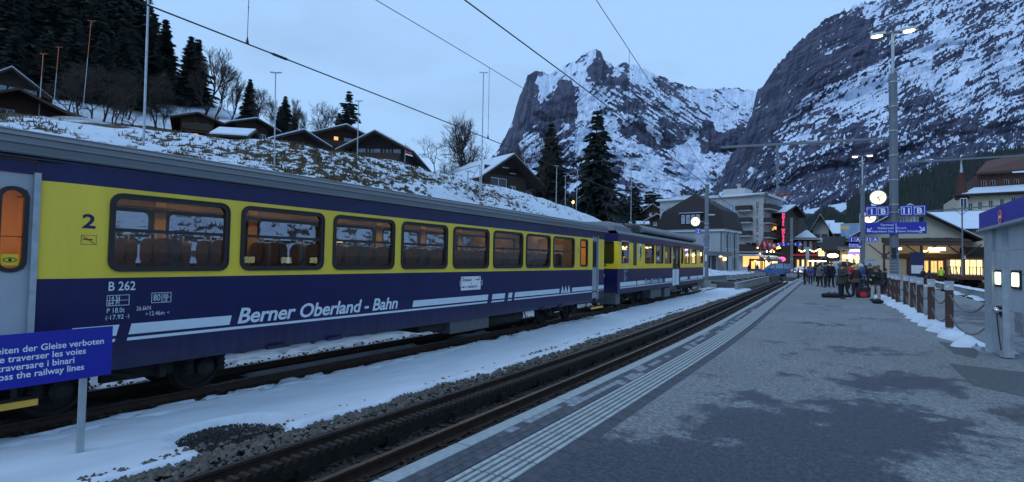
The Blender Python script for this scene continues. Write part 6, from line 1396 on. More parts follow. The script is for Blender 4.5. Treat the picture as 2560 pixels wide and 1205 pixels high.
sl_ = thing('light_string', 'string of warm lamps over the shops at the street end', 'lamps', (ony(2020, 630, 112)[0], 112, 0))
for k in range(14):
    q = ony(1998+k*4.6, 626+3*math.sin(k), 112); MB().ell((q[0]-sl_.location.x, 0, q[2]), (.11, .11, .11), 6, 5).build('lamp', 'lamp_small' if k % 2 else 'lamp_amber', sl_, smooth=60)
MB().tube([(ony(1998, 625, 112)[0]-sl_.location.x, 0, ony(1998, 625, 112)[2]), (ony(2062, 625, 112)[0]-sl_.location.x, 0, ony(2062, 625, 112)[2])], .02, 4).build('cable', 'wire', sl_)
a = ony(2046, 622, 108); b = ony(2061, 640, 108); ls = thing('light_box', 'bright white checked light box at the street end', 'sign', (a[0], 108, 0)); MB().box(0, 0, b[2], b[0]-a[0], .3, a[2]).build('face', 'shop_pane', ls); MB().box((b[0]-a[0])/2-.1, .1, 0, (b[0]-a[0])/2+.1, .2, b[2]).build('post', 'mast_grey', ls)
for k in range(3): MB().box(0, -.02, b[2]+(k+1)*(a[2]-b[2])/4-.04, b[0]-a[0], -.005, b[2]+(k+1)*(a[2]-b[2])/4+.04).build('bar', 'frame_dark', ls)
a = ony(2015, 618, 100); b = ony(2023, 650, 100); bn = thing('banner_flag', 'tall white and blue banner flag beside the platform end', 'banner', (a[0], 100, 0)); MB().box(0, 0, b[2], b[0]-a[0], .03, a[2]).build('cloth', 'pane_sky', bn); MB().tube([(0, .05, 0), (0, .05, a[2]+.1)], .04, 6).build('pole', 'galv', bn)
# --- mural / billboard and ticket hall lights
Ym = 96; a = ony(2102, 561, Ym); b = ony(2207, 612, Ym)
mat('mural', (.07, .16, .34), .5, col2=(.30, .42, .52), scale=.45, var=.3, detail=6)
mu = thing('mural', 'large landscape mural of mountains on a grey frame', 'billboard', (a[0], Ym, 0)); Wm = b[0]-a[0]
zs0, zs1 = b[2], a[2]
MB().box(0, 0, zs0, Wm, .25, zs1).build('panel', 'mural', mu); MB().box(-.15, -.05, zs1, Wm+.15, .3, zs1+.12).build('frame', 'galv', mu)
fg = MB()
for k in range(26):
    x = Wm*k/26; h = (zs1-zs0)*(.28+.22*float(vnoise(np.array(k*.4), np.array(.3), 8))); fg.add([(x, -.02, zs0), (x+Wm/26, -.02, zs0), (x+Wm/26, -.02, zs0+h*.9), (x+Wm/52, -.02, zs0+h)], [(0, 1, 2, 3)])
fg.build('painted_hills', 'shutter', mu); MB().ell((Wm*.10, -.01, zs1-.55), (.7, .02, .22), 12, 6).build('painted_emblem', 'step_yellow', mu); MB().add([(Wm*.55, -.03, zs0+1.1), (Wm*.97, -.03, zs0+1.0), (Wm*.97, -.03, zs0+1.7), (Wm*.72, -.03, zs0+2.0)], [(0, 1, 2, 3)]).build('painted_meadow', 'guide_white', mu)
MB().box(Wm*.86, -.04, zs0+.8, Wm*.99, -.035, zs0+1.6).build('painted_patch', 'yellow_bright', mu)
for x in (.1, Wm*.33, Wm*.66, Wm-.1): MB().box(x-.12, .3, 0, x+.12, .5, zs1).build('support', 'mast_grey', mu)
Yt = 90; a = ony(2100, 628, Yt); b = ony(2228, 640, Yt); th = thing('ticket_hall', 'low ticket hall with glowing lamps and violet screens below the mural', 'ticket hall', (a[0], Yt, 0)); Wt = b[0]-a[0]
zr_ = ztop((a[0], Yt, 0), 624)
MB().box(-.3, -1.5, zr_, Wt+.3, 5, zr_+.4).build('roof', 'roof_grey', th); MB().box(0, 3, 0, Wt, 3.2, zr_).build('back_wall', 'plaster_pale', th)
for k in range(7):
    x = .2+k*Wt/7; MB().box(x, 2.9, .3, x+Wt/7-.35, 2.98, zr_-.6).build('lit_window', 'shop_pane' if k % 3 else 'warm_pane', th)
for k in range(5): MB().box(.1+k*Wt/4.05-.08, -.2, 0, .1+k*Wt/4.05+.08, 0, zr_).build('column', 'mast_grey', th)
def lampbox(x0, y0, x1, y1, Yp, root, mt, nm='lamp'):
    p = ony(x0, y1, Yp); q = ony(x1, y0, Yp); c = ((p[0]+q[0])/2-root.location.x, Yp-root.location.y, (p[2]+q[2])/2)
    MB().ell(c, ((q[0]-p[0])/2, .25, (q[2]-p[2])/2), 12, 6).build(nm, mt, root, smooth=60)
lampbox(2068, 634, 2096, 644, Yt-1.5, th, 'lamp_small'); lampbox(2106, 638, 2138, 646, Yt-1.5, th, 'lamp_small'); lampbox(2123, 624, 2153, 630, Yt-1.5, th, 'lamp_small'); lampbox(2158, 633, 2174, 640, Yt-1.5, th, 'lamp_white'); lampbox(2210, 624, 2222, 629, Yt-1.5, th, 'lamp_small')
for x0, x1 in ((2120, 2148), (2180, 2190)):
    p = ony(x0, 636, Yt-1.6); q = ony(x1, 628, Yt-1.6); MB().box(p[0]-th.location.x, -1.7, p[2], q[0]-th.location.x, -1.6, q[2]).build('screen', 'screen_violet', th)
psign(th, lambda x, y: ony(x, y, Yt-1.8)-np.array([th.location.x, Yt, 0]), 2194, 625, 2206, 636, [('11', .42, 0, -.15, .02)], name='track_sign', mt='navy_dark')
clock(th, tuple(ony(2143, 645, Yt-1.9)-np.array([th.location.x, Yt, 0])), .40, 5, 9)
p = ony(2163, 650, 62); q = ony(2190, 700, 62); ut = thing('ticket_machine_hut', 'grey steel cabinet hut behind the waiting crowd', 'cabinet', (p[0], 62, 0)); MB().box(0, 0, 0, q[0]-p[0], 1.6, p[2]).build('body', 'gate_panel', ut); MB().box(-.08, -.08, p[2], q[0]-p[0]+.08, 1.68, p[2]+.08).build('lid', 'galv', ut); MB().box((q[0]-p[0])*.12, -.02, .2, (q[0]-p[0])*.88, 0, p[2]-.15).build('door', 'galv', ut)

# --- station building with gable, canopy and lit waiting room
Ys = 84.0; s0 = ony(2150, 690, Ys); s1 = ony(2408, 690, Ys); Ws = s1[0]-s0[0]; zf = lambda x, y: ztop((ony(x, 660, Ys)[0], Ys, 0), y); SX = lambda x, y=600: ony(x, y, Ys)[0]-s0[0]
He = zf(2400, 582); zp = zf(2255, 519)
def swin(x0, y0, x1, y1, st, sh=None): a, b = SX(x0, y0), SX(x1, y0); z0, z1 = zf((x0+x1)/2, y1), zf((x0+x1)/2, y0); return (a, z0, b-a, z1-z0, st, sh)
stn = house('station_building', 'cream station building with dark gable roof and lit waiting room windows', 'station', (s0[0], Ys, 0), 0, Ws, 12, He, 'plaster_cream', ('gable_y', zp-He, 1.6, 'tile_dark', True),
            {'f': [swin(2326, 594, 2361, 607, 'd', 'shutter'), swin(2214, 594, 2232, 607, 'd', 'shutter'), swin(2304, 651, 2322, 682, 'w', None), swin(2326, 651, 2344, 682, 'w', None), swin(2345, 651, 2358, 682, 'w', None), swin(2280, 655, 2300, 682, 'w', None), swin(2374, 648, 2404, 686, 'h', None)]}, frame='frame_white')
window_part(stn, (0, -.15, 0), (1, 0, 0), (0, -1, 0), SX(2250), zf(2260, 558), SX(2268)-SX(2250), zf(2260, 543)-zf(2260, 558), 's', dep=.0); window_part(stn, (0, -.15, 0), (1, 0, 0), (0, -1, 0), SX(2277), zf(2285, 558), SX(2296)-SX(2277), zf(2285, 543)-zf(2285, 558), 's', dep=.0, shutters=None)
MB().box(SX(2298), -.2, zf(2300, 558), SX(2308), -.155, zf(2300, 543)).build('shutter', 'shutter', stn)
ext_ = MB(); xr = SX(2520); wall_face(ext_, (Ws, .4, 0), (1, 0, 0), (0, -1, 0), xr-Ws, zf(2430, 640), [(SX(2408)-Ws+.2, 1.0, SX(2452)-SX(2408), 2.0)]); ext_.box(Ws, .42, 0, xr, 9, zf(2430, 640)-.01, 0); ext_.build('annexe', 'plaster_cream', stn)
MB().box(Ws-.3, -.9, zf(2430, 642), xr+.4, 9, zf(2430, 618)).build('annexe_roof', 'tile_dark', stn)
for k in range(3): MB().box(SX(2411+k*16), .38, zf(2430, 686), SX(2424+k*16), .40, zf(2430, 650)).build('lit_window', 'shop_pane', stn)
up2 = MB().box(Ws+.01, 3, zf(2430, 618), xr-1, 12, zf(2430, 572)); up2.build('upper_annexe', 'plaster_cream', stn); snr = MB().ext([(Ws-1.0, 2.0, zf(2430, 575)), (xr, 2.0, zf(2430, 575)), (xr, 8.0, zf(2430, 575)+2.6), (Ws-3.5, 8.0, zf(2430, 575)+2.6)], (0, 0, .25)).build('side_roof', 'tile_dark', stn)
MB().ext([(Ws-1.0, 1.9, zf(2430, 575)+.27), (xr, 1.9, zf(2430, 575)+.27), (xr, 8.0, zf(2430, 575)+2.87), (Ws-3.5, 8.0, zf(2430, 575)+2.87)], (0, 0, .08)).build('roof_snow', 'snow_roof', snr)
# its timber canopy
zc1 = zf(2300, 607); zc2 = zf(2300, 634); xa_, xb_ = SX(2205), SX(2414)
cp = MB().ext([(xa_, -4.2, zc1-.1), (xb_, -4.2, zc1-.1), (xb_, 0, zc1+.4), (xa_, 0, zc1+.4)], (0, 0, .18)).build('canopy', 'chalet_dark', stn)
MB().box(xa_, -.3, zc2-.6, xb_, -.02, zc2).build('canopy_beam', 'wood_canopy', cp); MB().box(xa_, -4.3, zc1-.5, xb_, -4.1, zc1-.1).build('canopy_fascia', 'wood_canopy', cp)
for x in (2206, 2295, 2396):
    X = SX(x); MB().box(X-.12, -3.6, 0, X+.12, -3.36, zc1-.3).bar((X, -3.5, zc2-.4), (X+1.6, -3.5, zc1-.3), .14).bar((X, -3.5, zc2-.4), (X-1.6, -3.5, zc1-.3), .14).build('canopy_post', 'wood_canopy', cp)
for k in range(7): X = xa_+.5+k*(xb_-xa_-1)/6; MB().bar((X, -4.1, zc1-.2), (X, -.1, zc1+.25), .12, .2).build('rafter', 'wood_canopy', cp)
for x0, x1, y0, y1 in ((2321, 2363, 619, 626), (2309, 2349, 626, 630), (2232, 2254, 620, 624)):
    p = ony(x0, y1, Ys-2.5); q = ony(x1, y0, Ys-2.5); MB().box(p[0]-s0[0], -2.6, p[2], q[0]-s0[0], -2.4, q[2]).build('tube_lamp', 'lamp_small' if y1 < 628 else 'lamp_amber', cp)
MB().box(SX(2267), -3.9, .6, SX(2301), -3.8, zf(2284, 632)).build('timetable_board', 'navy_dark', stn)
MB().box(SX(2270), -3.93, .9, SX(2298), -3.905, 1.9).build('timetable', 'frame_white', stn)
psign(stn, lambda x, y: ony(x, y, Ys-3.9)-np.array([s0[0], Ys, 0]), 2402, 638, 2415, 648, [('12', .50, 0, -.18, .02)], name='track_sign', mt='navy_dark')
MB().box(SX(2305), -.3, .2, SX(2345), -.1, .9).build('bench', 'wood_canopy', stn)
for x0, x1 in ((2266, 2280), (2300, 2304), (2322, 2326), (2344, 2345.5), (2358, 2366)): MB().box(SX(x0), -.06, .0, SX(x1), -.004, zc2-.62).build('timber_post', 'wood_canopy', stn)
MB().box(SX(2266), -.075, zf(2310, 650), SX(2366), -.062, zc2-.62).build('timber_lintel', 'wood_canopy', stn); MB().box(SX(2266), -.075, 0, SX(2366), -.062, zf(2310, 683)).build('timber_plinth', 'wood_canopy', stn)
ct = thing('clock_tower', 'pale clock tower end wall peeping out behind the sign 1 B', 'tower', (ony(2150, 660, 98)[0], 98, 0)); wt_ = ony(2188, 600, 98)[0]-ony(2150, 600, 98)[0]; MB().box(0, 0, 0, wt_, 4, ztop((ony(2165, 600, 98)[0], 98, 0), 533)).build('wall', 'plaster_cream', ct)
clock(ct, (wt_*.62, -.05, ztop((ony(2175, 600, 98)[0], 98, 0), 543)), .9, 5, 9)

# --- turreted hotel on the right
Yh = 112.0; h0 = ony(2392, 560, Yh); HX_ = lambda x: ony(x, 520, Yh)[0]-h0[0]; hzf = lambda x, y: ztop((ony(x, 520, Yh)[0], Yh, 0), y)
Wd = HX_(2700); Hd = hzf(2480, 488)
wn = [(HX_(x)-.0, hzf(x, yb), HX_(x+11)-HX_(x), hzf(x, ya)-hzf(x, yb), 'd') for x, ya, yb in ((2421, 508, 527), (2445, 505, 524), (2472, 501, 520), (2500, 497, 517), (2529, 493, 512), (2562, 490, 508))]
dby = house('hotel', 'cream hotel with red conical turret and snowy roof on the right', 'hotel', (h0[0], Yh, 0), 0, Wd, 14, Hd, 'plaster_cream', ('none', 0, 0, 'tile_dark', False), {'f': wn})
zR = hzf(2500, 468)
MB().ext([(-.6, -1.2, Hd-.1), (Wd, -1.2, Hd-.1+(hzf(2560, 475)-hzf(2480, 488))*.3), (Wd, 4, zR+1.0), (2.0, 4, zR+.6)], (0, 0, .25)).build('roof', 'tile_dark', dby)
MB().ext([(.5, -.9, Hd+.2), (Wd, -.9, Hd+.5), (Wd, 2.5, zR+.6), (2.6, 2.5, zR+.3)], (0, 0, .12)).build('roof_snow', 'snow_roof', dby)
up3 = MB(); ww_ = [(HX_(x)-HX_(2455), .5, HX_(x+13)-HX_(x), 1.7) for x in (2465, 2488, 2524, 2550)]; wall_face(up3, (HX_(2455), 3.2, zR-.6), (1, 0, 0), (0, -1, 0), Wd-HX_(2455), 3.2, ww_); up3.box(HX_(2455), 3.35, zR-.6, Wd, 13, zR+2.6); a3 = up3.build('attic', 'tile_red', dby)
for x, z, w_, h in ww_: window_part(dby, (HX_(2455), 3.2, zR-.6), (1, 0, 0), (0, -1, 0), x, z, w_, h, 's')
MB().ext([(HX_(2448), 2.0, zR+2.5), (Wd, 2.0, zR+2.9), (Wd, 9, zR+7.0), (HX_(2500), 9, zR+5.4)], (0, 0, .3)).build('roof', 'tile_red', dby)
tx_, tr_ = HX_(2405), (HX_(2420)-HX_(2390))/2
tu = MB().lathe([(tr_, 0), (tr_, hzf(2405, 500))], (tx_, .2, 0), 8, a0=R(22.5)).build('turret', 'plaster_cream', dby); sp_ = hzf(2405, 498)
MB().lathe([(tr_*1.22, sp_), (tr_*1.0, sp_+.8), (tr_*.62, sp_+2.6), (tr_*.28, sp_+4.4)], (tx_, .2, 0), 8, a0=R(22.5)).build('turret_roof', 'tile_red', tu)
MB().lathe([(tr_*.30, sp_+4.35), (.12, sp_+5.6), (.05, sp_+6.3), (.2, sp_+6.4), (.25, sp_+6.6), (.0, sp_+6.8)], (tx_, .2, 0), 8).build('spire', 'galv', tu)
for k in range(8):
    t = 2*math.pi*k/8+R(22.5); MB().bar((tx_+tr_*1.22*math.cos(t), .2+tr_*1.22*math.sin(t), sp_+.05), (tx_+tr_*.28*math.cos(t), .2+tr_*.28*math.sin(t), sp_+4.4), .12).build('roof_rib', 'tile_red', tu)
window_part(dby, (0, -1.15, 0), (1, 0, 0), (0, -1, 0), tx_-.45, hzf(2405, 528), .9, 2.0, 'd', dep=-.3)
b2 = MB().bar((HX_(2340), -8, hzf(2400, 533)), (HX_(2600), -8, hzf(2560, 512)), .10, .12)
p = ony(2405, 515, 75); gb = thing('cross_beam_frame', 'thin grey overhead line frame before the turreted hotel', 'line frame', (p[0], 75, 0)); z0 = ony(2160, 541, 75); z1 = ony(2510, 513, 75); MB().bar((z0[0]-p[0], 0, z0[2]), (z1[0]-p[0], 0, z1[2]), .12, .14).build('beam', 'mast_grey', gb)
q = ony(2405, 590, 75); MB().bar((0, 0, 0), (0, 0, p[2]), .13).bar((-.9, 0, p[2]-.1), (0, 0, q[2]+2.3), .06).bar((.9, 0, p[2]), (0, 0, q[2]+2.3), .06).build('post', 'mast_grey', gb)
# low dark roof just before it
lr = thing('low_roof_house', 'low house roof in front of the turreted hotel', 'house', (ony(2415, 570, 100)[0], 100, 0)); zz_ = ztop((lr.location.x+6, 100, 0), 535); MB().box(0, 0, 0, 22, 8, zz_-1.4).build('wall', 'plaster_cream', lr); MB().ext([(-.6, -1, zz_-1.4), (22, -1, zz_-1.0), (22, 4, zz_+.3), (2.5, 4, zz_)], (0, 0, .25)).build('roof', 'tile_dark', lr)

# --- chalets on the hillside
def chalet(label, x0, x1, ye, yr, d, D, wallm, roofm, snow, wins=None, rz_off=0.0, kind='gable_y', ov=1.0, drop=3.0, frame='frame_white', hfrac=None, balc=False, name='chalet', snowy_low=False):
    """gable front spanning photo columns x0..x1, eaves at row ye and ridge at row yr, at horizontal distance d"""
    ye = ye-.30*(ye-yr) if not snowy_low else ye; pm = atd((x0+x1)/2, ye, d); az = math.atan2(-pm[0], pm[1]); rz = az+rz_off
    a = atd(x0, ye, d); b = atd(x1, ye, d); W = math.hypot(*(b-a)[:2])/max(.4, math.cos(rz_off)); zE = pm[2]; zr = ztop(pm, yr)
    gz = min(float(hill_z(pm[0], pm[1])) if pm[0] < -12 else 0.0, zE-2.2)-.3; H = zE-gz
    o = (pm[0]-W/2*math.cos(rz), pm[1]-W/2*math.sin(rz), gz); wl = {}
    for f_, lst in (wins or {}).items(): wl[f_] = [((fx*(W if f_ in 'fb' else D)), H+dz, w_, h_, st, None) for fx, dz, w_, h_, st in lst]
    ho = house(name, label, 'chalet', o, rz, W, D, H, wallm, (kind, zr-zE, ov, roofm, snow), wl, frame=frame, group=None)
    if balc: balcony(ho, .2, W-.2, 0, H-1.6, 1.0, .9, wallm, wallm)
    return ho
chalet('dark red chalet with lit strip windows behind the bank, far left', -75, 165, 292, 236, 62, 12, 'chalet_red', 'chalet_brown', False, {'f': [(.16, -1.0, 1.4, 1.0, 'd'), (.42, -.55, 1.3, .3, 's'), (.54, -.62, 1.3, .3, 's'), (.30, -1.0, 1.0, 1.0, 'd')]}, ov=1.8)
chalet('dark chalet with pairs of white windows above the red chalet', -40, 95, 232, 178, 96, 11, 'chalet_dark', 'chalet_brown', True, {'f': [(.12, -1.3, 1.5, 1.3, 's'), (.47, -.3, 1.6, 1.5, 's'), (.60, -.3, 1.6, 1.5, 's'), (.80, -.5, 1.0, 1.1, 's')]}, ov=1.6)
chalet('small chalet with white veranda among the brown shrubs', 128, 240, 196, 160, 130, 9, 'chalet_dark', 'chalet_dark', False, {'f': [(.12, -.7, 1.9, 1.5, 's'), (.28, -.7, 1.6, 1.5, 'd'), (.52, -1.0, 2.0, 1.6, 's'), (.06, -3.4, 4.8, 1.7, 's')]}, ov=1.0)
chalet('small brown chalet with a lit window above the bank', 452, 536, 305, 288, 78, 8, 'chalet_brown', 'chalet_brown', False, {'f': [(.36, -1.0, 1.0, .8, 'd'), (.62, -1.0, 1.0, .8, 'd'), (.40, -1.9, .5, .5, 'w'), (.14, -1.9, .8, .7, 'd')]}, balc=True, frame='chalet_brown', ov=1.1)
chalet('low snow-covered roof right of the small brown chalet', 542, 612, 338, 316, 70, 4.5, 'chalet_dark', 'chalet_dark', True, kind='gable_x', ov=.7, rz_off=R(-18), snowy_low=True)
chalet('dark chalet with thin snowy eaves beside a chimney pipe', 590, 672, 322, 302, 84, 10, 'chalet_dark', 'chalet_dark', True, {'f': [(.5, -1.6, .9, .8, 's'), (.75, -1.6, .9, .8, 'd')]}, rz_off=R(25), ov=1.4)
chalet('brown gable roof just showing over the crest of the bank', 704, 788, 360, 334, 62, 11, 'chalet_dark', 'chalet_dark', True, rz_off=R(22), ov=1.5)
chalet('large chalet with two lit attic windows behind the bank', 800, 916, 352, 322, 70, 12, 'chalet_red', 'chalet_dark', True, {'f': [(.30, -.6, .6, .8, 'w'), (.52, -.8, 1.5, 1.5, 's'), (.18, -2.4, 1.0, .9, 'd')]}, rz_off=R(12), ov=1.7, balc=True)
chalet('long dark chalet with balcony rows beside the flag', 880, 1008, 385, 338, 64, 11, 'chalet_dark', 'chalet_dark', True, {'f': [(.10, -.9, 1.0, 1.0, 's'), (.30, -.9, 1.0, 1.0, 'd'), (.42, -.7, .8, .9, 's'), (.6, -.9, 1.0, 1.0, 'd'), (.8, -.9, .9, 1.0, 's'), (.28, .0, .1, .0, 'd')][:5]}, rz_off=R(-14), ov=1.6, balc=True)
chalet('big-roofed snowy chalet at the edge of the bank', 1212, 1318, 458, 394, 66, 18, 'chalet_dark', 'chalet_dark', True, {'f': [(.42, 1.0, .8, .9, 'd'), (.6, .4, .8, .9, 'd'), (.15, -2.2, 2.6, 1.8, 'd'), (.6, -2.4, 1.0, 1.2, 'd')]}, rz_off=R(38), ov=1.7)
for lab, x0, x1, ye, yr, d in (('tiny snow-roofed chalet right of the big spruces', 1597, 1612, 540, 520, 190), ('small red chalet with snow roof behind the railcar hood', 1609, 1655, 536, 512, 170), ('small brown chalet with broad snow roof behind the villa', 1618, 1668, 556, 538, 140), ('white flat snow roof behind the railcar hood', 1580, 1614, 566, 553, 120)):
    chalet(lab, x0, x1, ye, yr, d, 9, 'chalet_red' if 'red' in lab else 'chalet_brown', 'chalet_dark', True, {'f': [(.3, -1.4, .9, 1.0, 's'), (.6, -1.4, .9, 1.0, 'd')]}, ov=1.0, kind='gable_x' if 'flat' in lab else 'gable_y')
pf = atd(1013, 372, 62); fl = thing('flag', 'red and white striped flag on a pole beside the long chalet', 'flag', (pf[0], pf[1], float(hill_z(pf[0], pf[1]))-.2)); zf_ = pf[2]-fl.location.z; MB().tube([(0, 0, 0), (0, 0, zf_+.7)], .03, 6).build('pole', 'galv', fl)
for k in range(4): MB().ext([(.02, .0, zf_+.45-k*.32), (.55+k*.12, .25, zf_+.10-k*.30), (.62+k*.12, .25, zf_-.05-k*.30), (.02, 0, zf_+.29-k*.32)], (.0, .015, 0)).build('stripe', 'red' if k % 2 == 0 else 'flag_white', fl)
# retaining wall behind the train
rw = thing('retaining_wall', 'cracked grey concrete wall at the foot of the bank behind the train', 'wall', (-11.68, 20, -.9))
mat('wall_crack', (.13, .13, .13), .9, col2=(.20, .20, .19), scale=2.5, var=.2, bump=.4, bscale=12)
for k in range(24):
    y0 = -24+k*2.9; MB().box(-.22, y0-.0, 0, .0+.004*(k % 2), y0+2.885, 1.28).build('wall_panel', 'wall_crack', rw)
# low concrete wall and planters on the plaza
lw_ = thing('plaza_wall', 'low pale concrete wall along the end of the rack track', 'wall', trk(48, -6.75, -.8))
for k in range(15):
    a = trk(48+k*2.05, -6.75)-trk(48, -6.75); b = trk(48+k*2.05+2.03, -6.75)-trk(48, -6.75); MB().bar((a[0], a[1], .42), (b[0], b[1], .42), .22, .84).bar((a[0], a[1], .87), (b[0], b[1], .87), .34, .05).build('wall_panel', 'concrete', lw_)
npl = 9
for k in range(npl):
    x = 1829+k*14.5; y = 703-k*2.35; p = onz(x, y, .02); o = thing('planter', f'grey concrete block planter on the plaza, number {["one","two","three","four","five","six","seven","eight","nine"][k]} from the railcar', 'planter', p, R(12), 'concrete planters on the plaza'); s_ = .85+.18*((k*7) % 3)
    MB().frustum((0, 0, .12), 1.0*s_, .6, 1.1*s_, .66, .42).build('trough', 'concrete', o); MB().box(-.42*s_, -.22, 0, .42*s_, .22, .12).build('plinth', 'soot', o); MB().box(-.48*s_, -.27, .50, .48*s_, .27, .542).build('soil', 'snow_dirty' if k % 2 else 'soot', o)
# ================================================================== TREES
def spruce_mesh(seed, h=1.0, tiers=30, wide=.17, sparse=0.0, droop=.35):
    """unit-height spruce: drooping branch sprays of small twig blades in whorls round a trunk"""
    rg = np.random.default_rng(seed); vs = []; fs = []
    for t in range(tiers):
        f = (t+rg.uniform(-.3, .3))/tiers; z = .07+.92*f; r = wide*(1-f)**.82*(.78+.44*rg.random())+.006; nb = max(4, int(9-5*f))
        a0 = rg.uniform(0, 6.28)
        for b in range(nb):
            if rg.random() < sparse: continue
            a = a0+b*6.283/nb+rg.normal(0, .22); L = r*rg.uniform(.62, 1.22); dr = droop*rg.uniform(.5, 1.5)*(1.1-f); ca, sa = math.cos(a), math.sin(a)
            n = max(3, int(4+10*L/wide))
            for k in range(n):
                u = (k+.6)/n; px_, py_, pz_ = ca*L*u, sa*L*u, z-dr*L*u*u+.10*L*u
                w_ = (.030+.055*(1-u))*(.6+.7*rg.random())*(.35+L/wide)
                for sd in (-1, 1):
                    aa = a+sd*rg.uniform(.35, .95); l2 = w_*rg.uniform(.8, 1.5); qx, qy, qz = px_+math.cos(aa)*l2, py_+math.sin(aa)*l2, pz_-l2*rg.uniform(.15, .75)
                    o = len(vs); t_ = .011+.010*rg.random(); nx, ny = -math.sin(aa)*t_, math.cos(aa)*t_
                    vs += [(px_-nx*.5, py_-ny*.5, pz_+.004), (px_+nx, py_+ny, pz_-.010), (qx, qy, qz), (px_, py_, pz_-.016-.01*rg.random())]
                    fs += [(o, o+1, o+2), (o, o+2, o+3)]
    me = bpy.data.meshes.new('crown'); me.from_pydata(vs, [], fs); me.materials.append(M['needles' if seed % 2 else 'needles_b']); me.update(); return me
SPR = [spruce_mesh(1), spruce_mesh(2, tiers=26, wide=.20), spruce_mesh(3, tiers=34, wide=.15), spruce_mesh(4, tiers=24, wide=.19, sparse=.12)]
BIGSPR = [spruce_mesh(11, tiers=31, wide=.285, sparse=.10, droop=.55), spruce_mesh(12, tiers=32, wide=.235, sparse=.08, droop=.5)]
TRK = MB().tube([(0, 0, -.03), (0, 0, .3), (0, 0, .95)], [.014, .010, .002], 7).mesh('trunk', 'bark')
def spruce(p, h, kind, label, group=None, wsc=1.0, big=False):
    t = thing('spruce_tree', label, 'tree', p, random.uniform(0, 6), group)
    c = obj('crown', (BIGSPR if big else SPR)[kind % (2 if big else 4)], t); c.scale = (h*wsc, h*wsc, h); k = obj('trunk', TRK, t); k.scale = (h, h, h); return t
def bare_mesh(seed, levels=6, spread=.55, up=.35, gnarl=.18, r0=.018, first=.26, dens=3, vase=False):
    rg = np.random.default_rng(seed); mb = MB(); tw = MB()
    def grow(p, d, L, r, lv):
        pts = [Vector(p)]; dd = Vector(d); n = 3
        for k in range(n):
            dd = (dd+Vector(rg.normal(0, gnarl, 3))+Vector((0, 0, up*.12))).normalized(); pts.append(pts[-1]+dd*L/n)
        (mb if lv > 2 else tw).tube(pts, [r, r*.86, r*.72, r*.6], 5 if lv > 3 else 3, cap=False)
        if lv == 0: return
        nb = dens if lv > 1 else dens+1
        for b in range(nb):
            i = int(rg.integers(1, n+1)) if b else n; q = pts[i]; ax = Vector(rg.normal(0, 1, 3)).normalized(); nd = (dd+ax*spread*rg.uniform(.6, 1.4)+Vector((0, 0, up*.3))).normalized()
            grow(q, nd, L*rg.uniform(.60, .84), r*.62 if b else r*.70, lv-1)
    grow((0, 0, -.02), (0, 0, 1), first, r0, levels)
    zmx = max(v[2] for v in tw.v+mb.v)
    for q in (mb, tw): q.v = [(v[0]/zmx, v[1]/zmx, v[2]/zmx) for v in q.v]
    def tomesh(q, n_, m_):
        me = bpy.data.meshes.new(n_); me.from_pydata(q.v, [], q.f); me.materials.append(M[m_]); me.update(); return me
    return tomesh(mb, 'trunk', 'bark'), tomesh(tw, 'crown', 'twig')
BARE = [bare_mesh(3, 7, .5, .5, .14, .014, .20), bare_mesh(8, 7, .55, .45, .18, .012, .22), bare_mesh(5, 6, .75, .2, .22, .007, .16), bare_mesh(9, 7, .62, .35, .18, .011, .18)]
def bare(p, h, k, label, group=None, wsc=1.0):
    t = thing('bare_tree', label, 'tree', p, random.uniform(0, 6), group); a, b = BARE[k % 4]
    for nm, me in (('trunk', a), ('crown', b)): o = obj(nm, me, t); o.scale = (h*wsc, h*wsc, h)
    return t
def at_hill(x, d): p = atd(x, 300, d); return np.array([p[0], p[1], float(hill_z(p[0], p[1]))-.2])
# dark wood at the upper left: single spruces in ranks
k = 0; FORD = ['against the sky edge of the wood', 'inside the dark wood, upper left', 'at the front of the wood above the chalets', 'in the left corner of the wood']
wood = [(405, 128, 42, 'tall pointed spruce standing just right of the dark wood'), (352, 118, -20, None), (318, 122, -60, None), (290, 112, -40, None), (262, 120, -90, None), (238, 110, 0, None), (215, 124, -80, None), (190, 112, -60, None), (165, 118, -30, None), (142, 126, -90, None), (118, 112, -50, None), (92, 120, -90, None), (66, 112, -20, None), (40, 118, -70, None), (15, 110, -90, None), (-12, 116, -60, None),
        (335, 140, 10, None), (372, 138, 25, None), (278, 142, -50, None), (205, 145, -40, None), (130, 145, -60, None), (60, 145, -60, None), (385, 125, 110, None), (420, 122, 150, None), (300, 105, 60, None), (180, 104, 40, None), (250, 102, 75, None), (110, 103, 60, None), (30, 102, 60, None)]
nm_ = ['first', 'second', 'third', 'fourth', 'fifth', 'sixth', 'seventh', 'eighth', 'ninth', 'tenth', 'eleventh', 'twelfth', 'thirteenth', 'fourteenth', 'fifteenth', 'sixteenth', 'seventeenth', 'eighteenth', 'nineteenth', 'twentieth']
for i, (x, d, yt, lab) in enumerate(wood):
    p = at_hill(x, d); h = min(ztop(p, yt)-p[2], 38)
    spruce(p, h, i, lab or 'dark spruce crowded in the wood at the upper left', 'spruces of the upper left wood', 1.15)
for x, d, yt, lab in ((470, 118, 84, 'twin-topped spruce left of the bare trees'), (489, 119, 92, 'right tip of the twin-topped spruce pair'), (622, 105, 193, 'lone small spruce between bare trees on the hill'), (545, 100, 290, 'young dark fir beside the small brown chalet'), (712, 95, 236, 'dark spruce among the bare trees above the brown roof'), (700, 90, 262, 'lower dark spruce beside the chimney pipe'), (735, 88, 280, 'small dark fir left of the round bare tree'), (848, 84, 278, 'short dark conifer behind the large chalet')):
    p = at_hill(x, d); spruce(p, ztop(p, yt)-p[2], int(x), lab, None, 1.15)
p = at_hill(871, 82); spruce(p, ztop(p, 222)-p[2], 0, 'ragged tall conifer behind the large chalet', None, 1.0, True)
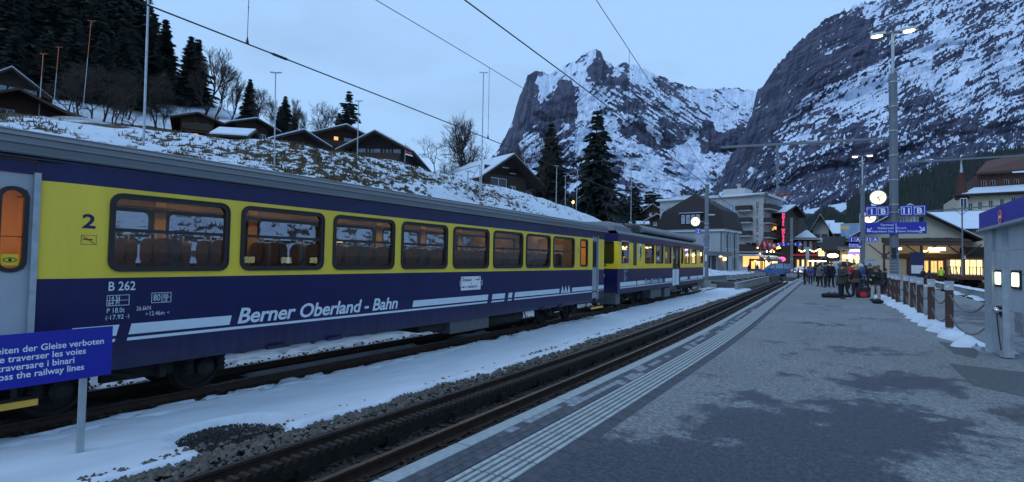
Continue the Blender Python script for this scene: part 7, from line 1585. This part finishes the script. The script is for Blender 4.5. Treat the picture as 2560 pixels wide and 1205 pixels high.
for x, d, yt, kind, lab, ws in ((508, 108, 118, 0, 'large bare tree right of the twin-topped spruce', 1.0), (536, 106, 150, 1, 'slim bare tree beside the large one on the hill', .8), (577, 104, 180, 0, 'bare tree left of the lone small spruce', .9), (660, 98, 222, 1, 'bare tree right of the lone small spruce', .9), (680, 96, 240, 3, 'bare tree mixed among dark firs', .9), (735, 94, 240, 0, 'pale bare tree above the brown roof', .8), (757, 92, 268, 3, 'small bare tree behind the brown roof', .9), (806, 88, 252, 3, 'round bare tree left of the ragged conifer', 1.15), (1128, 72, 268, 1, 'tall bare tree standing alone above the bank', .8), (1165, 74, 305, 3, 'wide bushy bare tree right of the tall one', 1.0), (1192, 76, 335, 2, 'thin bare tree above the snow roof', .9), (1098, 74, 345, 2, 'low bare bush tree left of the tall bare tree', 1.2), (938, 70, 322, 2, 'twiggy bush behind the long chalet', 1.0)):
    p = at_hill(x, d); bare(p, ztop(p, yt)-p[2], kind, lab, None, ws)
# brown thicket on the slope to the left
for i in range(17):
    x = random.uniform(90, 420); d = random.uniform(78, 108); p = at_hill(x, d); bare(p, random.uniform(4, 9), 2+i % 2, 'brown leafless shrub in the thicket on the left slope', 'leafless shrubs on the left slope', 1.1)
for x, y, yt, lab in ((378, 300, 225, 'small bare shrub on the snowy slope beside the tall pole'), (455, 285, 245, 'bare shrub above the small brown chalet'), (475, 280, 240, 'second bare shrub above the small brown chalet')):
    p = hill_hit(x, y); bare(p, max(2.0, ztop(p, yt)-p[2]), 2, lab)
# the two big spruces at the end of the bank
for x, d, yt, kind, lab, ws in ((1492, 74, 266, 0, 'tallest spruce standing before the snowy peak', 1.0), (1378, 78, 298, 1, 'second big spruce left of the tallest one', .95)):
    p = at_hill(x, d); spruce(p, ztop(p, yt)-p[2], kind, lab, None, ws, True)
for x, d, yt, kind, lab, ws in ((1352, 76, 322, 0, 'bare tree in front of the second big spruce', .8), (1545, 92, 470, 2, 'bare trees right of the tallest spruce', 1.4), (1330, 74, 350, 1, 'thin bare tree beside the snow-roofed chalet gable', .8)):
    p = at_hill(x, d); bare(p, ztop(p, yt)-p[2], kind, lab, None, ws)
for x, d, yt, lab in ((1588, 170, 462, 'dark spruce behind the railcar pantograph, right one'), (1560, 150, 480, 'dark spruce right behind the railcar pantograph'), (1625, 210, 470, 'rounded dark spruce above the small red chalet'), (1645, 220, 478, 'dark spruce right of the rounded one above the red chalet'), (1672, 230, 488, 'low dark spruce left of the villa roof'), (1535, 110, 500, 'dark undergrowth fir below the tallest spruce'), (1470, 72, 470, 'dark low fir under the tallest spruce'), (1510, 80, 480, 'dark low fir right under the tallest spruce'), (1395, 74, 450, 'low fir under the second big spruce'), (1350, 76, 440, 'low fir left under the second big spruce')):
    p = at_hill(x, d); spruce(p, max(3., ztop(p, yt)-p[2]), int(x), lab, None, 1.5)
hb = MB(); hp = atd(1370, 520, 60); hp[2] = float(hill_z(hp[0], hp[1]))
for i in range(260):
    a = RNG.uniform(0, 6.28); b = RNG.uniform(0, 1.3); c = np.array([RNG.uniform(-3, 3), RNG.uniform(-1, 1), RNG.uniform(0, 1.1)]); hb.tube([tuple(c), tuple(c+np.array([math.cos(a)*.3, math.sin(a)*.3, .35*b]))], [.03, .01], 3, cap=False)
hd_ = tag(obj('hedge', hb.mesh('hedge', 'hedge')), 'low reddish brown hedge on the bank crest below the second big spruce', 'hedge'); hd_.location = tuple(hp)
# ================================================================== VEHICLES
mat('van_blue', (.016, .075, .22), .25, var=.05, coat=.5); mat('car_white', (.62, .64, .66), .3, var=.03, coat=.4); mat('car_dark', (.03, .034, .04), .3, var=.05, coat=.4)
mat('tyre', (.012, .012, .012), .9, var=.1); mat('wagon_brown', (.085, .032, .022), .8, var=.3, scale=2, bump=.2); mat('tail_red', (.4, .01, .01), .3, var=0)
def vehicle(name, label, cat, p, rz, L, W, prof, wins, body, wr=.32, wheels=(.18, .80), hl=None):
    """side outline prof [(x/L, z)], nose towards -x; wins: side glass outlines"""
    root = thing(name, label, cat, p, rz); n = len(prof); mb = MB()
    rows = [(-W/2, .92), (-W/2*.98, 1.0), (W/2*.98, 1.0), (W/2, .92)]
    zmx = max(z for _, z in prof)
    def sect(y, k):                                                  # tumblehome: upper body narrower
        return [((x-.5)*L, y*(1-.13*max(0, (z-.95)/(zmx-.95))) , z) for x, z in prof]
    A = sect(-W/2, 1); B = sect(W/2, 1); mb.add(A+B, [list(range(n))[::-1], [n+i for i in range(n)]]+[(i, (i+1) % n, n+(i+1) % n, n+i) for i in range(n)])
    bdy = mb.build('body', body, root, smooth=30)
    for s_ in (-1, 1):
        for wq in wins:
            pts = [((x-.5)*L, s_*(W/2*(1-.13*max(0, (z-.95)/(zmx-.95)))+.008), z) for x, z in wq]; MB().ext(pts, (0, -s_*.006, 0)).build('side_window', 'pane_dark' if body == 'car_white' else 'pane_sky', root)
        for f in wheels:
            w_ = MB().lathe([(wr, -.11), (wr, .11), (wr*.7, .12), (wr*.62, .09), (0, .09)], ((f-.5)*L, s_*(W/2-.10), wr), 18, 0, 'y')
            if s_ < 0: w_.v = [(v[0], 2*s_*(W/2-.10)-v[1], v[2]) for v in w_.v]
            o = w_.build('wheel', 'tyre', root, smooth=35); MB().lathe([(wr*.6, 0), (wr*.5, .01), (0, .015)], ((f-.5)*L, s_*(W/2)-.0, wr), 10, 0, 'y').build('rim', 'steel', o)
        x0, z0 = prof[1]; MB().box(-L/2-.01, s_*W*.30-.16, z0-.02, -L/2+.05, s_*W*.30+.16, z0+.14).build('headlight', hl or 'pane_sky', root)
        MB().box(L/2-.03, s_*W*.40-.10, .85, L/2+.012, s_*W*.40+.10, 1.2).build('tail_light', 'tail_red', root); MB().box((.30-.5)*L, s_*W/2-.02*s_, .98, (.30-.5)*L+.2, s_*(W/2+.16), 1.14).build('mirror', body, root)
        for f in (.44, .66): MB().box((f-.5)*L, s_*W/2-.004, .9, (f-.5)*L+.16, s_*W/2+.014*s_, .94).build('door_handle', 'steel', root) if s_ > 0 else MB().box((f-.5)*L, -W/2-.014, .9, (f-.5)*L+.16, -W/2+.004, .94).build('door_handle', 'steel', root)
    MB().box(-L/2-.03, -W*.45, .28, -L/2+.12, W*.45, .48).build('bumper', 'black', root); MB().box(L/2-.12, -W*.45, .28, L/2+.03, W*.45, .50).build('bumper', 'black', root)
    return root
va, vb = onz(1894, 690.5, .02), onz(1984, 692.5, .02); rzv2 = math.atan2(vb[1]-va[1], vb[0]-va[0]); Lv = math.hypot(*(vb-va)[:2]); mid = (va+vb)/2
k_ = Lv/4.9; vprof = [(0.0, .34), (.0, .62), (.02, .80), (.16, .98), (.27, 1.06), (.40, 1.66), (.46, 1.86), (.60, 1.95), (.92, 1.93), (.985, 1.80), (1.0, 1.1), (1.0, .34)]
vehicle('van', 'blue passenger van parked at the end of the rack track', 'van', (mid[0]-.3, mid[1]+1.0, .02), rzv2, Lv, 1.9, [(x, z*k_**.6) for x, z in vprof], [[(.31, 1.12), (.46, 1.12), (.46, 1.74), (.41, 1.62)], [(.49, 1.12), (.70, 1.12), (.70, 1.78), (.49, 1.78)], [(.73, 1.12), (.95, 1.12), (.94, 1.74), (.73, 1.78)]], 'van_blue')
p = onz(2003, 690, 0); cprof = [(0, .32), (0, .62), (.03, .78), (.24, .92), (.38, 1.34), (.50, 1.45), (.72, 1.44), (.92, 1.05), (1.0, .96), (1.0, .32)]
vehicle('car', 'white car half hidden behind the crowd by the van', 'car', (p[0], p[1]+4, 0), R(70), 4.2, 1.75, cprof, [[(.33, .96), (.53, .96), (.53, 1.36), (.42, 1.32)], [(.56, .96), (.80, .96), (.72, 1.36), (.56, 1.37)]], 'car_white', hl='lamp_white')
p = onz(2050, 690, 0); tx = vehicle('taxi_van', 'dark van with lit roof sign behind the crowd', 'van', (p[0], 98, 0), R(10), 5.2, 2.0, [(x, z*1.15) for x, z in vprof], [[(.49, 1.3), (.70, 1.3), (.70, 2.0), (.49, 2.0)], [(.73, 1.3), (.95, 1.3), (.94, 1.95), (.73, 2.0)]], 'car_dark', hl='lamp_white')
MB().box(-1.6, -.6, 2.26, 1.7, .6, 2.40).build('roof_sign', 'lamp_cool', tx)
p = onz(2085, 690, 0); vehicle('car', 'dark blue car roof behind the light blue backpack', 'car', (p[0], 86, 0), R(25), 4.4, 1.8, [(x, z*1.12) for x, z in cprof], [[(.33, 1.08), (.53, 1.08), (.53, 1.5), (.42, 1.46)], [(.56, 1.08), (.80, 1.08), (.72, 1.5), (.56, 1.5)]], 'car_dark')
# flat wagon on the far siding
w0 = onx(2372, 715, 11.2); wg = thing('flat_wagon', 'brown flat wagon with railings before the station building', 'wagon', (11.2, w0[1]-8.5, -.3)); 
railway('siding track under the brown flat wagon', 11.2, 40, 88, False, ns=60).location = (2.4, 0, .1)
MB().box(-1.2, -8.5, .75, 1.2, 8.5, 1.15).build('deck', 'wagon_brown', wg); 
for k in range(9):
    for s_ in (-1, 1): y = -8.3+k*2.07; MB().bar((s_*1.15, y, 1.15), (s_*1.15, y, 2.1), .07).build('stanchion', 'wagon_brown', wg)
for s_ in (-1, 1): MB().bar((s_*1.15, -8.4, 2.1), (s_*1.15, 8.4, 2.1), .07).build('handrail', 'wagon_brown', wg)
for y in (7.0, 3.0, -3.0, -7): MB().bar((-1.15, y, 1.15), (-1.15, y+1.2, 2.05), .06).build('brace', 'wagon_brown', wg)
for y in (-6.5, -5, 5, 6.5): wheelset(wg, y, (.5, -.5), .36)
MB().box(-.8, 4.4, .35, .8, 7.2, .7).build('bogie_frame', 'soot', wg); MB().box(-.8, -7.2, .35, .8, -4.4, .7).build('bogie_frame', 'soot', wg)
text('lettering', '1113', .30, (-1.205, 7.6, .82), (0, -1, 0), (0, 0, 1), 'frame_white', wg)
# luggage trolley by the mast at the track end
p = onz(1988, 696, 0); tr = thing('luggage_trolley', 'steel luggage trolley with red and white bar at the mast foot', 'trolley', p, R(10)); MB().box(-.9, -.4, .42, .9, .4, .5).build('deck', 'steel', tr)
for x in (-.7, .7): MB().tube([(x, -.4, 0), (x, -.4, .45)], .03, 6).tube([(x, .4, 0), (x, .4, .45)], .03, 6).build('leg', 'steel', tr)
for k in range(5): MB().ext([(-.9+k*.36, -.42, .9), (-.72+k*.36, -.42, .9), (-.62+k*.36, -.42, 1.15), (-.8+k*.36, -.42, 1.15)], (0, .02, 0)).build('barrier_stripe', 'red' if k % 2 == 0 else 'flag_white', tr)
MB().tube([(-.85, -.4, .5), (-.85, -.4, 1.2)], .03, 6).tube([(.85, -.4, .5), (.85, -.4, 1.2)], .03, 6).build('upright', 'steel', tr)

# ================================================================== PEOPLE
mat('skin', (.42, .25, .18), .6, var=.06); mat('hair', (.035, .022, .014), .8, var=.2); mat('shoe', (.012, .012, .013), .7, var=.1); mat('glove', (.45, .42, .38), .8, var=.1)
CL = dict(black=(.010, .010, .012), olive=(.045, .040, .026), maroon=(.045, .012, .020), brown=(.10, .065, .04), navy=(.012, .014, .035), beige=(.40, .37, .33), ltblue=(.22, .42, .58), grey=(.10, .105, .11), red=(.50, .035, .03), dkgrey=(.04, .042, .048), yellow=(.50, .40, .04), rust=(.15, .055, .025), white=(.55, .58, .62), green=(.30, .60, .06), hivis=(.50, .72, .03), blue=(.03, .09, .25), purple=(.05, .025, .08), cream=(.36, .31, .26), orange=(.6, .14, .04))
for k, c in CL.items(): mat('cloth_'+k, c, .85, var=.2, scale=7, bump=.3, bscale=26)
def person(x, y, yt, face, jacket, trousers, hat, pose, label, p=None, puffy=1.0, hood=None, glove='skin', hat_shape='beanie', shoe='shoe', long=.80, extra=None):
    """face: heading in radians, 0 looks at the camera, grows towards the photo's right"""
    p = onz(x, y, 0) if p is None else np.array(p, float); h = ztop(p, yt)-p[2]; s = h/1.76
    az = math.atan2(-p[0], p[1]); root = thing('person', label, 'person', p, az+face, 'people waiting at the station')
    nodes = []; edges = []
    def nd(q, r, par=None):
        nodes.append((q, r)); i = len(nodes)-1
        if par is not None: edges.append((par, i))
        return i
    lean = pose.get('lean', 0.0); hd = pose.get('head', 0.0); pf = puffy
    def T(q): yy = q[1]-lean*max(0, q[2]-.95); return (q[0], yy, q[2]-abs(lean)*.12*max(0, q[2]-.95))
    pel = nd((0, 0, .94), (.165*pf, .135*pf)); sp = nd(T((0, 0, 1.13)), (.165*pf, .135*pf), pel); che = nd(T((0, 0, 1.34)), (.185*pf, .14*pf), sp); nk = nd(T((0, .01, 1.49)), (.075, .075), che)
    h0 = nd(T((0, -.015-hd*.05, 1.575)), (.088, .098), nk); nd(T((0, -.02-hd*.09, 1.665)), (.082, .092), h0)
    for sd, key in ((-1, 'l'), (1, 'r')):
        arm = pose.get('arm_'+key, 'down'); sh = nd(T((sd*.185, 0, 1.42)), (.080*pf, .080*pf), che)
        el, wr_ = {'down': ((sd*.27, .03, 1.16), (sd*.28, -.05, .93)), 'phone': ((sd*.25, -.05, 1.14), (sd*.08, -.30, 1.26)), 'pocket': ((sd*.30, .05, 1.15), (sd*.20, -.08, .97)), 'hold': ((sd*.27, -.06, 1.13), (sd*.12, -.28, 1.08)), 'strap': ((sd*.27, -.06, 1.16), (sd*.14, -.20, 1.36)), 'swing': ((sd*.25, .16, 1.18), (sd*.25, .10, .96)), 'fwd': ((sd*.25, -.10, 1.17), (sd*.25, -.26, 1.0))}[arm]
        e = nd(T(el), (.062*pf, .062*pf), sh); w_ = nd(T(wr_), (.044*pf, .044*pf), e)
        d = np.array(wr_)-np.array(el); d = d/np.linalg.norm(d); pr = np.cross(d, (0, 0, 1.) if abs(d[2]) < .8 else (0, 1., 0)); pr = pr/np.linalg.norm(pr)
        q = np.array(wr_)+d*.06; pm = nd(T(q), (.034, .026), w_)
        for f_, (o_, l_) in enumerate(((-.030, .075), (-.010, .088), (.011, .082), (.031, .066))):
            k1 = nd(T(q+d*.045+pr*o_), (.0095, .0095), pm); nd(T(q+d*(.045+l_*.8)+pr*o_*1.1+np.array([0, 0, -.02])), (.008, .008), k1)
        nd(T(q+d*.02+pr*.055*sd), (.011, .011), pm)
        st = pose.get('step', 0.0)*(1 if key == 'l' else -1); kn_b = pose.get('knee', 0.0)
        hp = nd((sd*.095, 0, .88), (.112*pf**.5, .115*pf**.5), pel); kn = nd((sd*.105, -st*.5-kn_b*.2, .49), (.082, .086), hp); an = nd((sd*.11, -st+(.05 if st < 0 else 0), .10+max(0, -st)*.12), (.062, .066), kn); nd((sd*.125, -st-.15, .045+max(0, -st)*.05), (.05, .042), an)
    me = bpy.data.meshes.new('person_rig'); me.from_pydata([n_[0] for n_ in nodes], edges, []); o = bpy.data.objects.new('person_rig', me); COL.objects.link(o)
    md = o.modifiers.new('skin', 'SKIN'); md.use_smooth_shade = True; sv = me.skin_vertices[0].data
    for i, n_ in enumerate(nodes): sv[i].radius = n_[1]; sv[i].use_root = (i == 0)
    o.modifiers.new('sub', 'SUBSURF').levels = 1
    dg = bpy.context.evaluated_depsgraph_get(); bm_ = bpy.data.meshes.new_from_object(o.evaluated_get(dg)); bpy.data.objects.remove(o); bpy.data.meshes.remove(me)
    bm_.materials.clear()
    for m_ in ('cloth_'+jacket, 'cloth_'+trousers, 'skin', shoe, glove if glove == 'skin' else 'glove'): bm_.materials.append(M[m_])
    hc = np.array(T((0, -.02, 1.60))); wl = [np.array(n_[0]) for n_ in nodes if n_[1][0] in (.034, .0095, .008, .011)]
    for f_ in bm_.polygons:
        c = np.array(f_.center); f_.use_smooth = True
        if np.linalg.norm((c-hc)*[1, 1, .8]) < .135 and c[2] > hc[2]-.11: f_.material_index = 2
        elif c[2] < .13: f_.material_index = 3
        elif c[2] < long: f_.material_index = 1
        if c[2] > .75 and min(np.linalg.norm(c-q) for q in wl) < .045: f_.material_index = 4
    bm_.transform(Matrix.Scale(s, 4)); body = obj('body', bm_, root)
    H0 = np.array(T((0, -.02-hd*.08, 1.655)))
    if hat_shape == 'beanie':
        b_ = MB().lathe([(.108, -.035), (.116, -.01), (.113, .03), (.098, .075), (.062, .115), (.0, .13)], tuple(H0), 14); b_.v = [(v[0], v[1], v[2]) for v in b_.v]
    elif hat_shape == 'bobble':
        b_ = MB().lathe([(.108, -.035), (.116, -.01), (.113, .03), (.098, .075), (.05, .12), (.0, .13)], tuple(H0), 14).ell((H0[0], H0[1], H0[2]+.15), (.045, .045, .045), 8, 6)
    elif hat_shape == 'helmet':
        b_ = MB().lathe([(.118, -.07), (.132, -.02), (.13, .04), (.105, .10), (.055, .135), (.0, .145)], tuple(H0), 14)
    else:
        b_ = MB().lathe([(.085, -.22), (.118, -.14), (.122, -.05), (.113, .02), (.08, .075), (.0, .095)], (H0[0], H0[1]+.025, H0[2]), 14)
    b_.v = [(v[0]*s, v[1]*s, v[2]*s) for v in b_.v]; b_.build('hair' if hat_shape == 'hair' else 'hat', 'hair' if hat == 'hair' else 'cloth_'+hat, root, smooth=60)
    fc = np.array(T((0, -.02-hd*.06, 1.60))); fz = MB().ell((fc[0], fc[1]-.098, fc[2]-.005), (.013, .02, .022), 8, 6); fz.v = [(v[0]*s, v[1]*s, v[2]*s) for v in fz.v]; fz.build('nose', 'skin', root, smooth=60)
    for sd in (-1, 1):
        e_ = MB().ell((fc[0]+sd*.034, fc[1]-.088, fc[2]+.022), (.013, .008, .008), 8, 6); e_.v = [(v[0]*s, v[1]*s, v[2]*s) for v in e_.v]; e_.build('eye', 'black', root, smooth=60)
        e_ = MB().ell((fc[0]+sd*.093, fc[1]+.01, fc[2]+.0), (.014, .025, .035), 8, 6); e_.v = [(v[0]*s, v[1]*s, v[2]*s) for v in e_.v]; e_.build('ear', 'skin', root, smooth=60)
    m_ = MB().ell((fc[0], fc[1]-.088, fc[2]-.045), (.025, .008, .006), 8, 6); m_.v = [(v[0]*s, v[1]*s, v[2]*s) for v in m_.v]; m_.build('mouth', 'cloth_maroon', root, smooth=60)
    if long < .9:                                                  # jacket hem standing off the hips
        hm = MB().lathe([(.185*pf, 1.02), (.195*pf, .93), (.20*pf, .86), (.205*pf, long+.0), (.19*pf, long-.01), (.17*pf, .90)], n=16); hm.v = [(v[0]*s, v[1]*.82*s, v[2]*s) for v in hm.v]; hm.build('jacket_hem', 'cloth_'+(extra or jacket), root, smooth=60)
    if hood:
        hk = MB().ell(tuple(np.array(T((0, .11, 1.46)))), (.13, .09, .09), 10, 7); hk.v = [(v[0]*s, v[1]*s, v[2]*s) for v in hk.v]; hk.build('hood', 'cloth_'+hood, root, smooth=60)
    return root, s, p, az+face
def backpack(owner, col, label, w_=.34, h_=.5, col2=None):
    root, s, p, a = owner; t = thing('backpack', label, 'backpack', (p[0]-math.sin(a)*-.0, p[1], p[2]), a)
    b = MB(); o_ = rrect(-w_/2, 1.0, w_/2, 1.0+h_, .11); b.ext([(x*s, .13*s, z*s) for x, z in o_], (0, .20*s, 0)); b.ext([(x*.8*s, .33*s, (1.0+(z-1.0)*.6+.03)*s) for x, z in o_], (0, .06*s, 0)); b.build('pack', 'cloth_'+col, t, smooth=50)
    for sd in (-1, 1): MB().tube([(sd*.11*s, .14*s, 1.46*s), (sd*.12*s, .0, 1.50*s), (sd*.12*s, -.16*s, 1.36*s), (sd*.14*s, -.10*s, 1.10*s), (sd*.13*s, .13*s, 1.05*s)], .022*s, 6).build('strap', 'cloth_'+(col2 or col), t, smooth=60)
    MB().box(-w_*.3*s, .385*s, 1.12*s, w_*.3*s, .40*s, 1.20*s).build('pocket', 'cloth_'+(col2 or col), t)
    return t
HP = math.pi
P1 = person(2103, 748, 658, R(62), 'olive', 'black', 'black', dict(arm_l='phone', arm_r='phone', head=.7, lean=.10), 'person in dark olive parka looking down at a phone', puffy=1.12, long=.74, hood='olive')
P2 = person(2139, 743, 662, R(-150), 'maroon', 'navy', 'yellow', dict(arm_l='pocket', arm_r='pocket'), 'person in yellow knit hat, two-tone jacket and navy trousers', puffy=1.10, long=.80, extra='brown')
P3 = person(2189, 753, 665, R(-22), 'black', 'beige', 'rust', dict(arm_l='hold', arm_r='phone', head=.6, step=.12), 'person in rust beanie, black puffer jacket and beige trousers', puffy=1.32, long=.84, glove='glove')
P4 = person(2087, 715, 655, R(170), 'ltblue', 'grey', 'white', dict(arm_l='down', arm_r='down'), 'person in pale blue jacket and white bobble hat seen from behind', puffy=1.15, hat_shape='bobble')
P5 = person(2058, 713, 658, R(165), 'black', 'black', 'cream', dict(arm_l='down', arm_r='strap'), 'person all in black with pale fur hat and green bag', puffy=1.05, hat_shape='beanie')
P6 = person(2020, 705, 667, R(150), 'red', 'black', 'black', dict(arm_l='pocket', arm_r='pocket'), 'person in red jacket at the left of the crowd')
P7 = person(2032, 704, 666, R(-170), 'black', 'black', 'orange', dict(), 'person in dark clothes and orange hat beside the red jacket')
P8 = person(2043, 702, 665, R(120), 'dkgrey', 'navy', 'black', dict(arm_l='phone'), 'person in dark grey behind the black-clad figure')
P9 = person(2127, 724, 657, R(-30), 'red', 'black', 'dkgrey', dict(arm_l='hold', arm_r='hold'), 'person in bright red jacket and dark helmet mid-crowd', hat_shape='helmet')
P10 = person(2152, 731, 660, R(40), 'blue', 'dkgrey', 'white', dict(arm_l='hold'), 'person in blue and white jacket behind the yellow hat', hat_shape='helmet')
P11 = person(2071, 709, 655, R(-160), 'black', 'black', 'black', dict(), 'tall person in black between pale blue jacket and fur hat')
P12 = person(2101, 706, 652, R(20), 'grey', 'dkgrey', 'white', dict(arm_r='phone'), 'person in grey with white helmet at the back', hat_shape='helmet')
P13 = person(2114, 704, 654, R(-60), 'dkgrey', 'black', 'purple', dict(), 'person in dark grey and purple hat at the back')
P14 = person(2165, 716, 662, R(90), 'dkgrey', 'black', 'hair', dict(arm_l='hold'), 'person with uncovered hair behind the black puffer jacket', hat_shape='hair')
P15 = person(2204, 742, 672, R(-60), 'dkgrey', 'black', 'black', dict(arm_l='hold', arm_r='hold', lean=.2), 'person in dark grey holding skis beside the farthest post')
P16 = person(2008, 700, 672, R(100), 'black', 'black', 'black', dict(lean=.5, head=.5, arm_l='fwd', arm_r='fwd', knee=.5), 'person in black bending down by the white car')
P17 = person(1996, 697, 671, R(60), 'dkgrey', 'black', 'black', dict(), 'dark figure standing next to the bending person')
P18 = person(2353, 706, 668, R(200), 'hivis', 'black', 'black', dict(arm_l='pocket'), 'railway worker in yellow high visibility jacket by the wagon', p=(*onz(2353, 706, 0)[:2], 0))
for o in P18[0].children: pass
P19 = person(1785, 687, 654, R(75), 'black', 'black', 'hair', dict(step=.30, arm_l='swing', arm_r='fwd'), 'dark walker on the plaza, left of the pair', hat_shape='hair')
P20 = person(1793, 687, 655, R(80), 'dkgrey', 'black', 'hair', dict(step=-.28, arm_l='fwd', arm_r='swing'), 'dark walker on the plaza, right of the pair', hat_shape='hair')
P21 = person(1873, 686, 659, R(-40), 'black', 'black', 'black', dict(step=.2), 'person in black crossing before the hotel')
P22 = person(1893, 688, 660, R(30), 'purple', 'black', 'hair', dict(step=.15), 'person in purple jacket near the hotel corner', hat_shape='hair')
P23 = person(2308, 707, 672, R(-20), 'black', 'navy', 'black', dict(arm_l='phone'), 'person in black waiting under the station canopy')
P24 = person(2322, 704, 676, R(30), 'dkgrey', 'black', 'hair', dict(), 'second person waiting under the station canopy', hat_shape='hair')
back = [(2012, 712, 665, 'black'), (2026, 711, 663, 'blue'), (2038, 706, 661, 'black'), (2050, 717, 659, 'grey'), (2064, 719, 656, 'navy'), (2078, 719, 655, 'black'), (2094, 708, 654, 'brown'), (2108, 709, 654, 'rust'), (2122, 713, 655, 'navy'), (2136, 715, 657, 'dkgrey'), (2146, 725, 658, 'white'), (2158, 717, 659, 'purple'), (2175, 727, 660, 'black'), (2196, 737, 663, 'navy'), (2212, 735, 671, 'black'), (2110, 737, 658, 'olive')]
ol_ = ['leftmost', 'second', 'third', 'fourth', 'fifth', 'sixth', 'seventh', 'eighth', 'ninth', 'tenth', 'eleventh', 'twelfth', 'thirteenth', 'fourteenth', 'rightmost', 'half hidden']
for i, (x, y, yt, c) in enumerate(back):
    person(x, y, yt, R(random.uniform(-180, 180)), c, 'black', random.choice(['black', 'dkgrey', 'white', 'navy', 'purple', 'grey']), dict(arm_l=random.choice(['down', 'phone', 'pocket']), arm_r=random.choice(['down', 'hold', 'pocket']), step=random.uniform(0, .15)), f'figure in {c.replace("dkgrey", "grey")} in the back of the crowd, {ol_[i]} of the row', hat_shape=random.choice(['beanie', 'helmet', 'bobble', 'beanie']))
backpack(P4, 'ltblue', 'pale blue backpack on the person with the bobble hat', .40, .52, 'blue'); backpack(P5, 'green', 'green-yellow bag on the back of the person in black', .26, .30, 'black'); backpack(P6, 'red', 'dark red backpack on the red jacket', .32, .45, 'maroon'); backpack(P10, 'white', 'white and blue backpack behind the yellow hat', .34, .48, 'blue')
# things on the ground and in hands
def duffel(x, y, L, r, rz, mt, label, name='duffel_bag'):
    p = onz(x, y, 0); t = thing(name, label, 'bag', p, rz); b = MB().lathe([(0, -L/2), (r*.8, -L/2+.03), (r, -L/2+.15), (r, L/2-.15), (r*.8, L/2-.03), (0, L/2)], (0, 0, r*.8), 12, 0, 'x'); b.v = [(v[0], v[1], v[2]*.9) for v in b.v]; b.build('bag', mt, t, smooth=50)
    for e in (-.16, .16): MB().tube([(e-.12, 0, r*1.3), (e-.08, -.05, r*1.9), (e+.06, -.05, r*1.95), (e+.12, 0, r*1.3)], .018, 6).build('handle', 'black', t, smooth=60)
    return t
duffel(2079, 744, 1.05, .15, R(36), 'cloth_black', 'black duffel bag left of the olive parka'); duffel(2118, 743, .55, .09, R(36), 'cloth_black', 'small black bag end right of the olive parka')
def rucksack(x, y, mt, mt2, label):
    p = onz(x, y, 0); t = thing('rucksack', label, 'backpack', p, R(30)); MB().ext([(a, -.15, b) for a, b in rrect(-.22, 0, .22, .55, .12)], (0, .3, 0)).build('pack', mt, t, smooth=50); MB().ext([(a, -.22, b) for a, b in rrect(-.16, .05, .16, .32, .07)], (0, .07, 0)).build('pocket', mt2, t, smooth=50); MB().tube([(-.06, 0, .54), (0, 0, .62), (.06, 0, .54)], .015, 6).build('handle', 'cloth_black', t)
rucksack(2153, 744, 'cloth_maroon', 'cloth_red', 'dark red rucksack on the ground behind the navy trousers'); rucksack(2169, 743, 'cloth_black', 'cloth_dkgrey', 'black rucksack on the ground beside the red one')
q0 = onz(2198, 744, 0); q1 = ony(2226, 700, q0[1]+.3)
sk = thing('skis', 'pair of skis leaning from the ground beside the farthest posts', 'skis', q0)
for e in (0, .07): MB().bar((e, e, 0), (q1[0]-q0[0]+e, .3+e, q1[2]), .09, .03).build('ski', 'cloth_red' if e else 'cloth_navy', sk)
sb_ = onz(2178, 759, 0); pr_ = thing('glove_bag', 'black shoe bag by the beige trousers', 'bag', (sb_[0]+.25, sb_[1]+.2, 0), R(20)); MB().ell((0, 0, .10), (.26, .14, .11), 12, 8).build('bag', 'cloth_black', pr_, smooth=60); MB().tube([(-.08, 0, .19), (0, 0, .27), (.08, 0, .19)], .012, 6).build('handle', 'cloth_black', pr_)
# ------------------------------------------------------------------ thin evening haze in the valley
hz = MB().box(-11000, -2500, -3, 11000, 15000, 3600).build('haze', 'snow', kind='stuff')
hm = bpy.data.materials.new('haze'); hm.use_nodes = True; t = hm.node_tree; t.nodes.remove(t.nodes['Principled BSDF']); pv = t.nodes.new('ShaderNodeVolumePrincipled'); pv.inputs['Color'].default_value = (.8, .88, 1.0, 1); pv.inputs['Density'].default_value = .000007; pv.inputs['Anisotropy'].default_value = .2
t.links.new(pv.outputs[0], t.nodes['Material Output'].inputs['Volume']); hz.data.materials.clear(); hz.data.materials.append(hm)
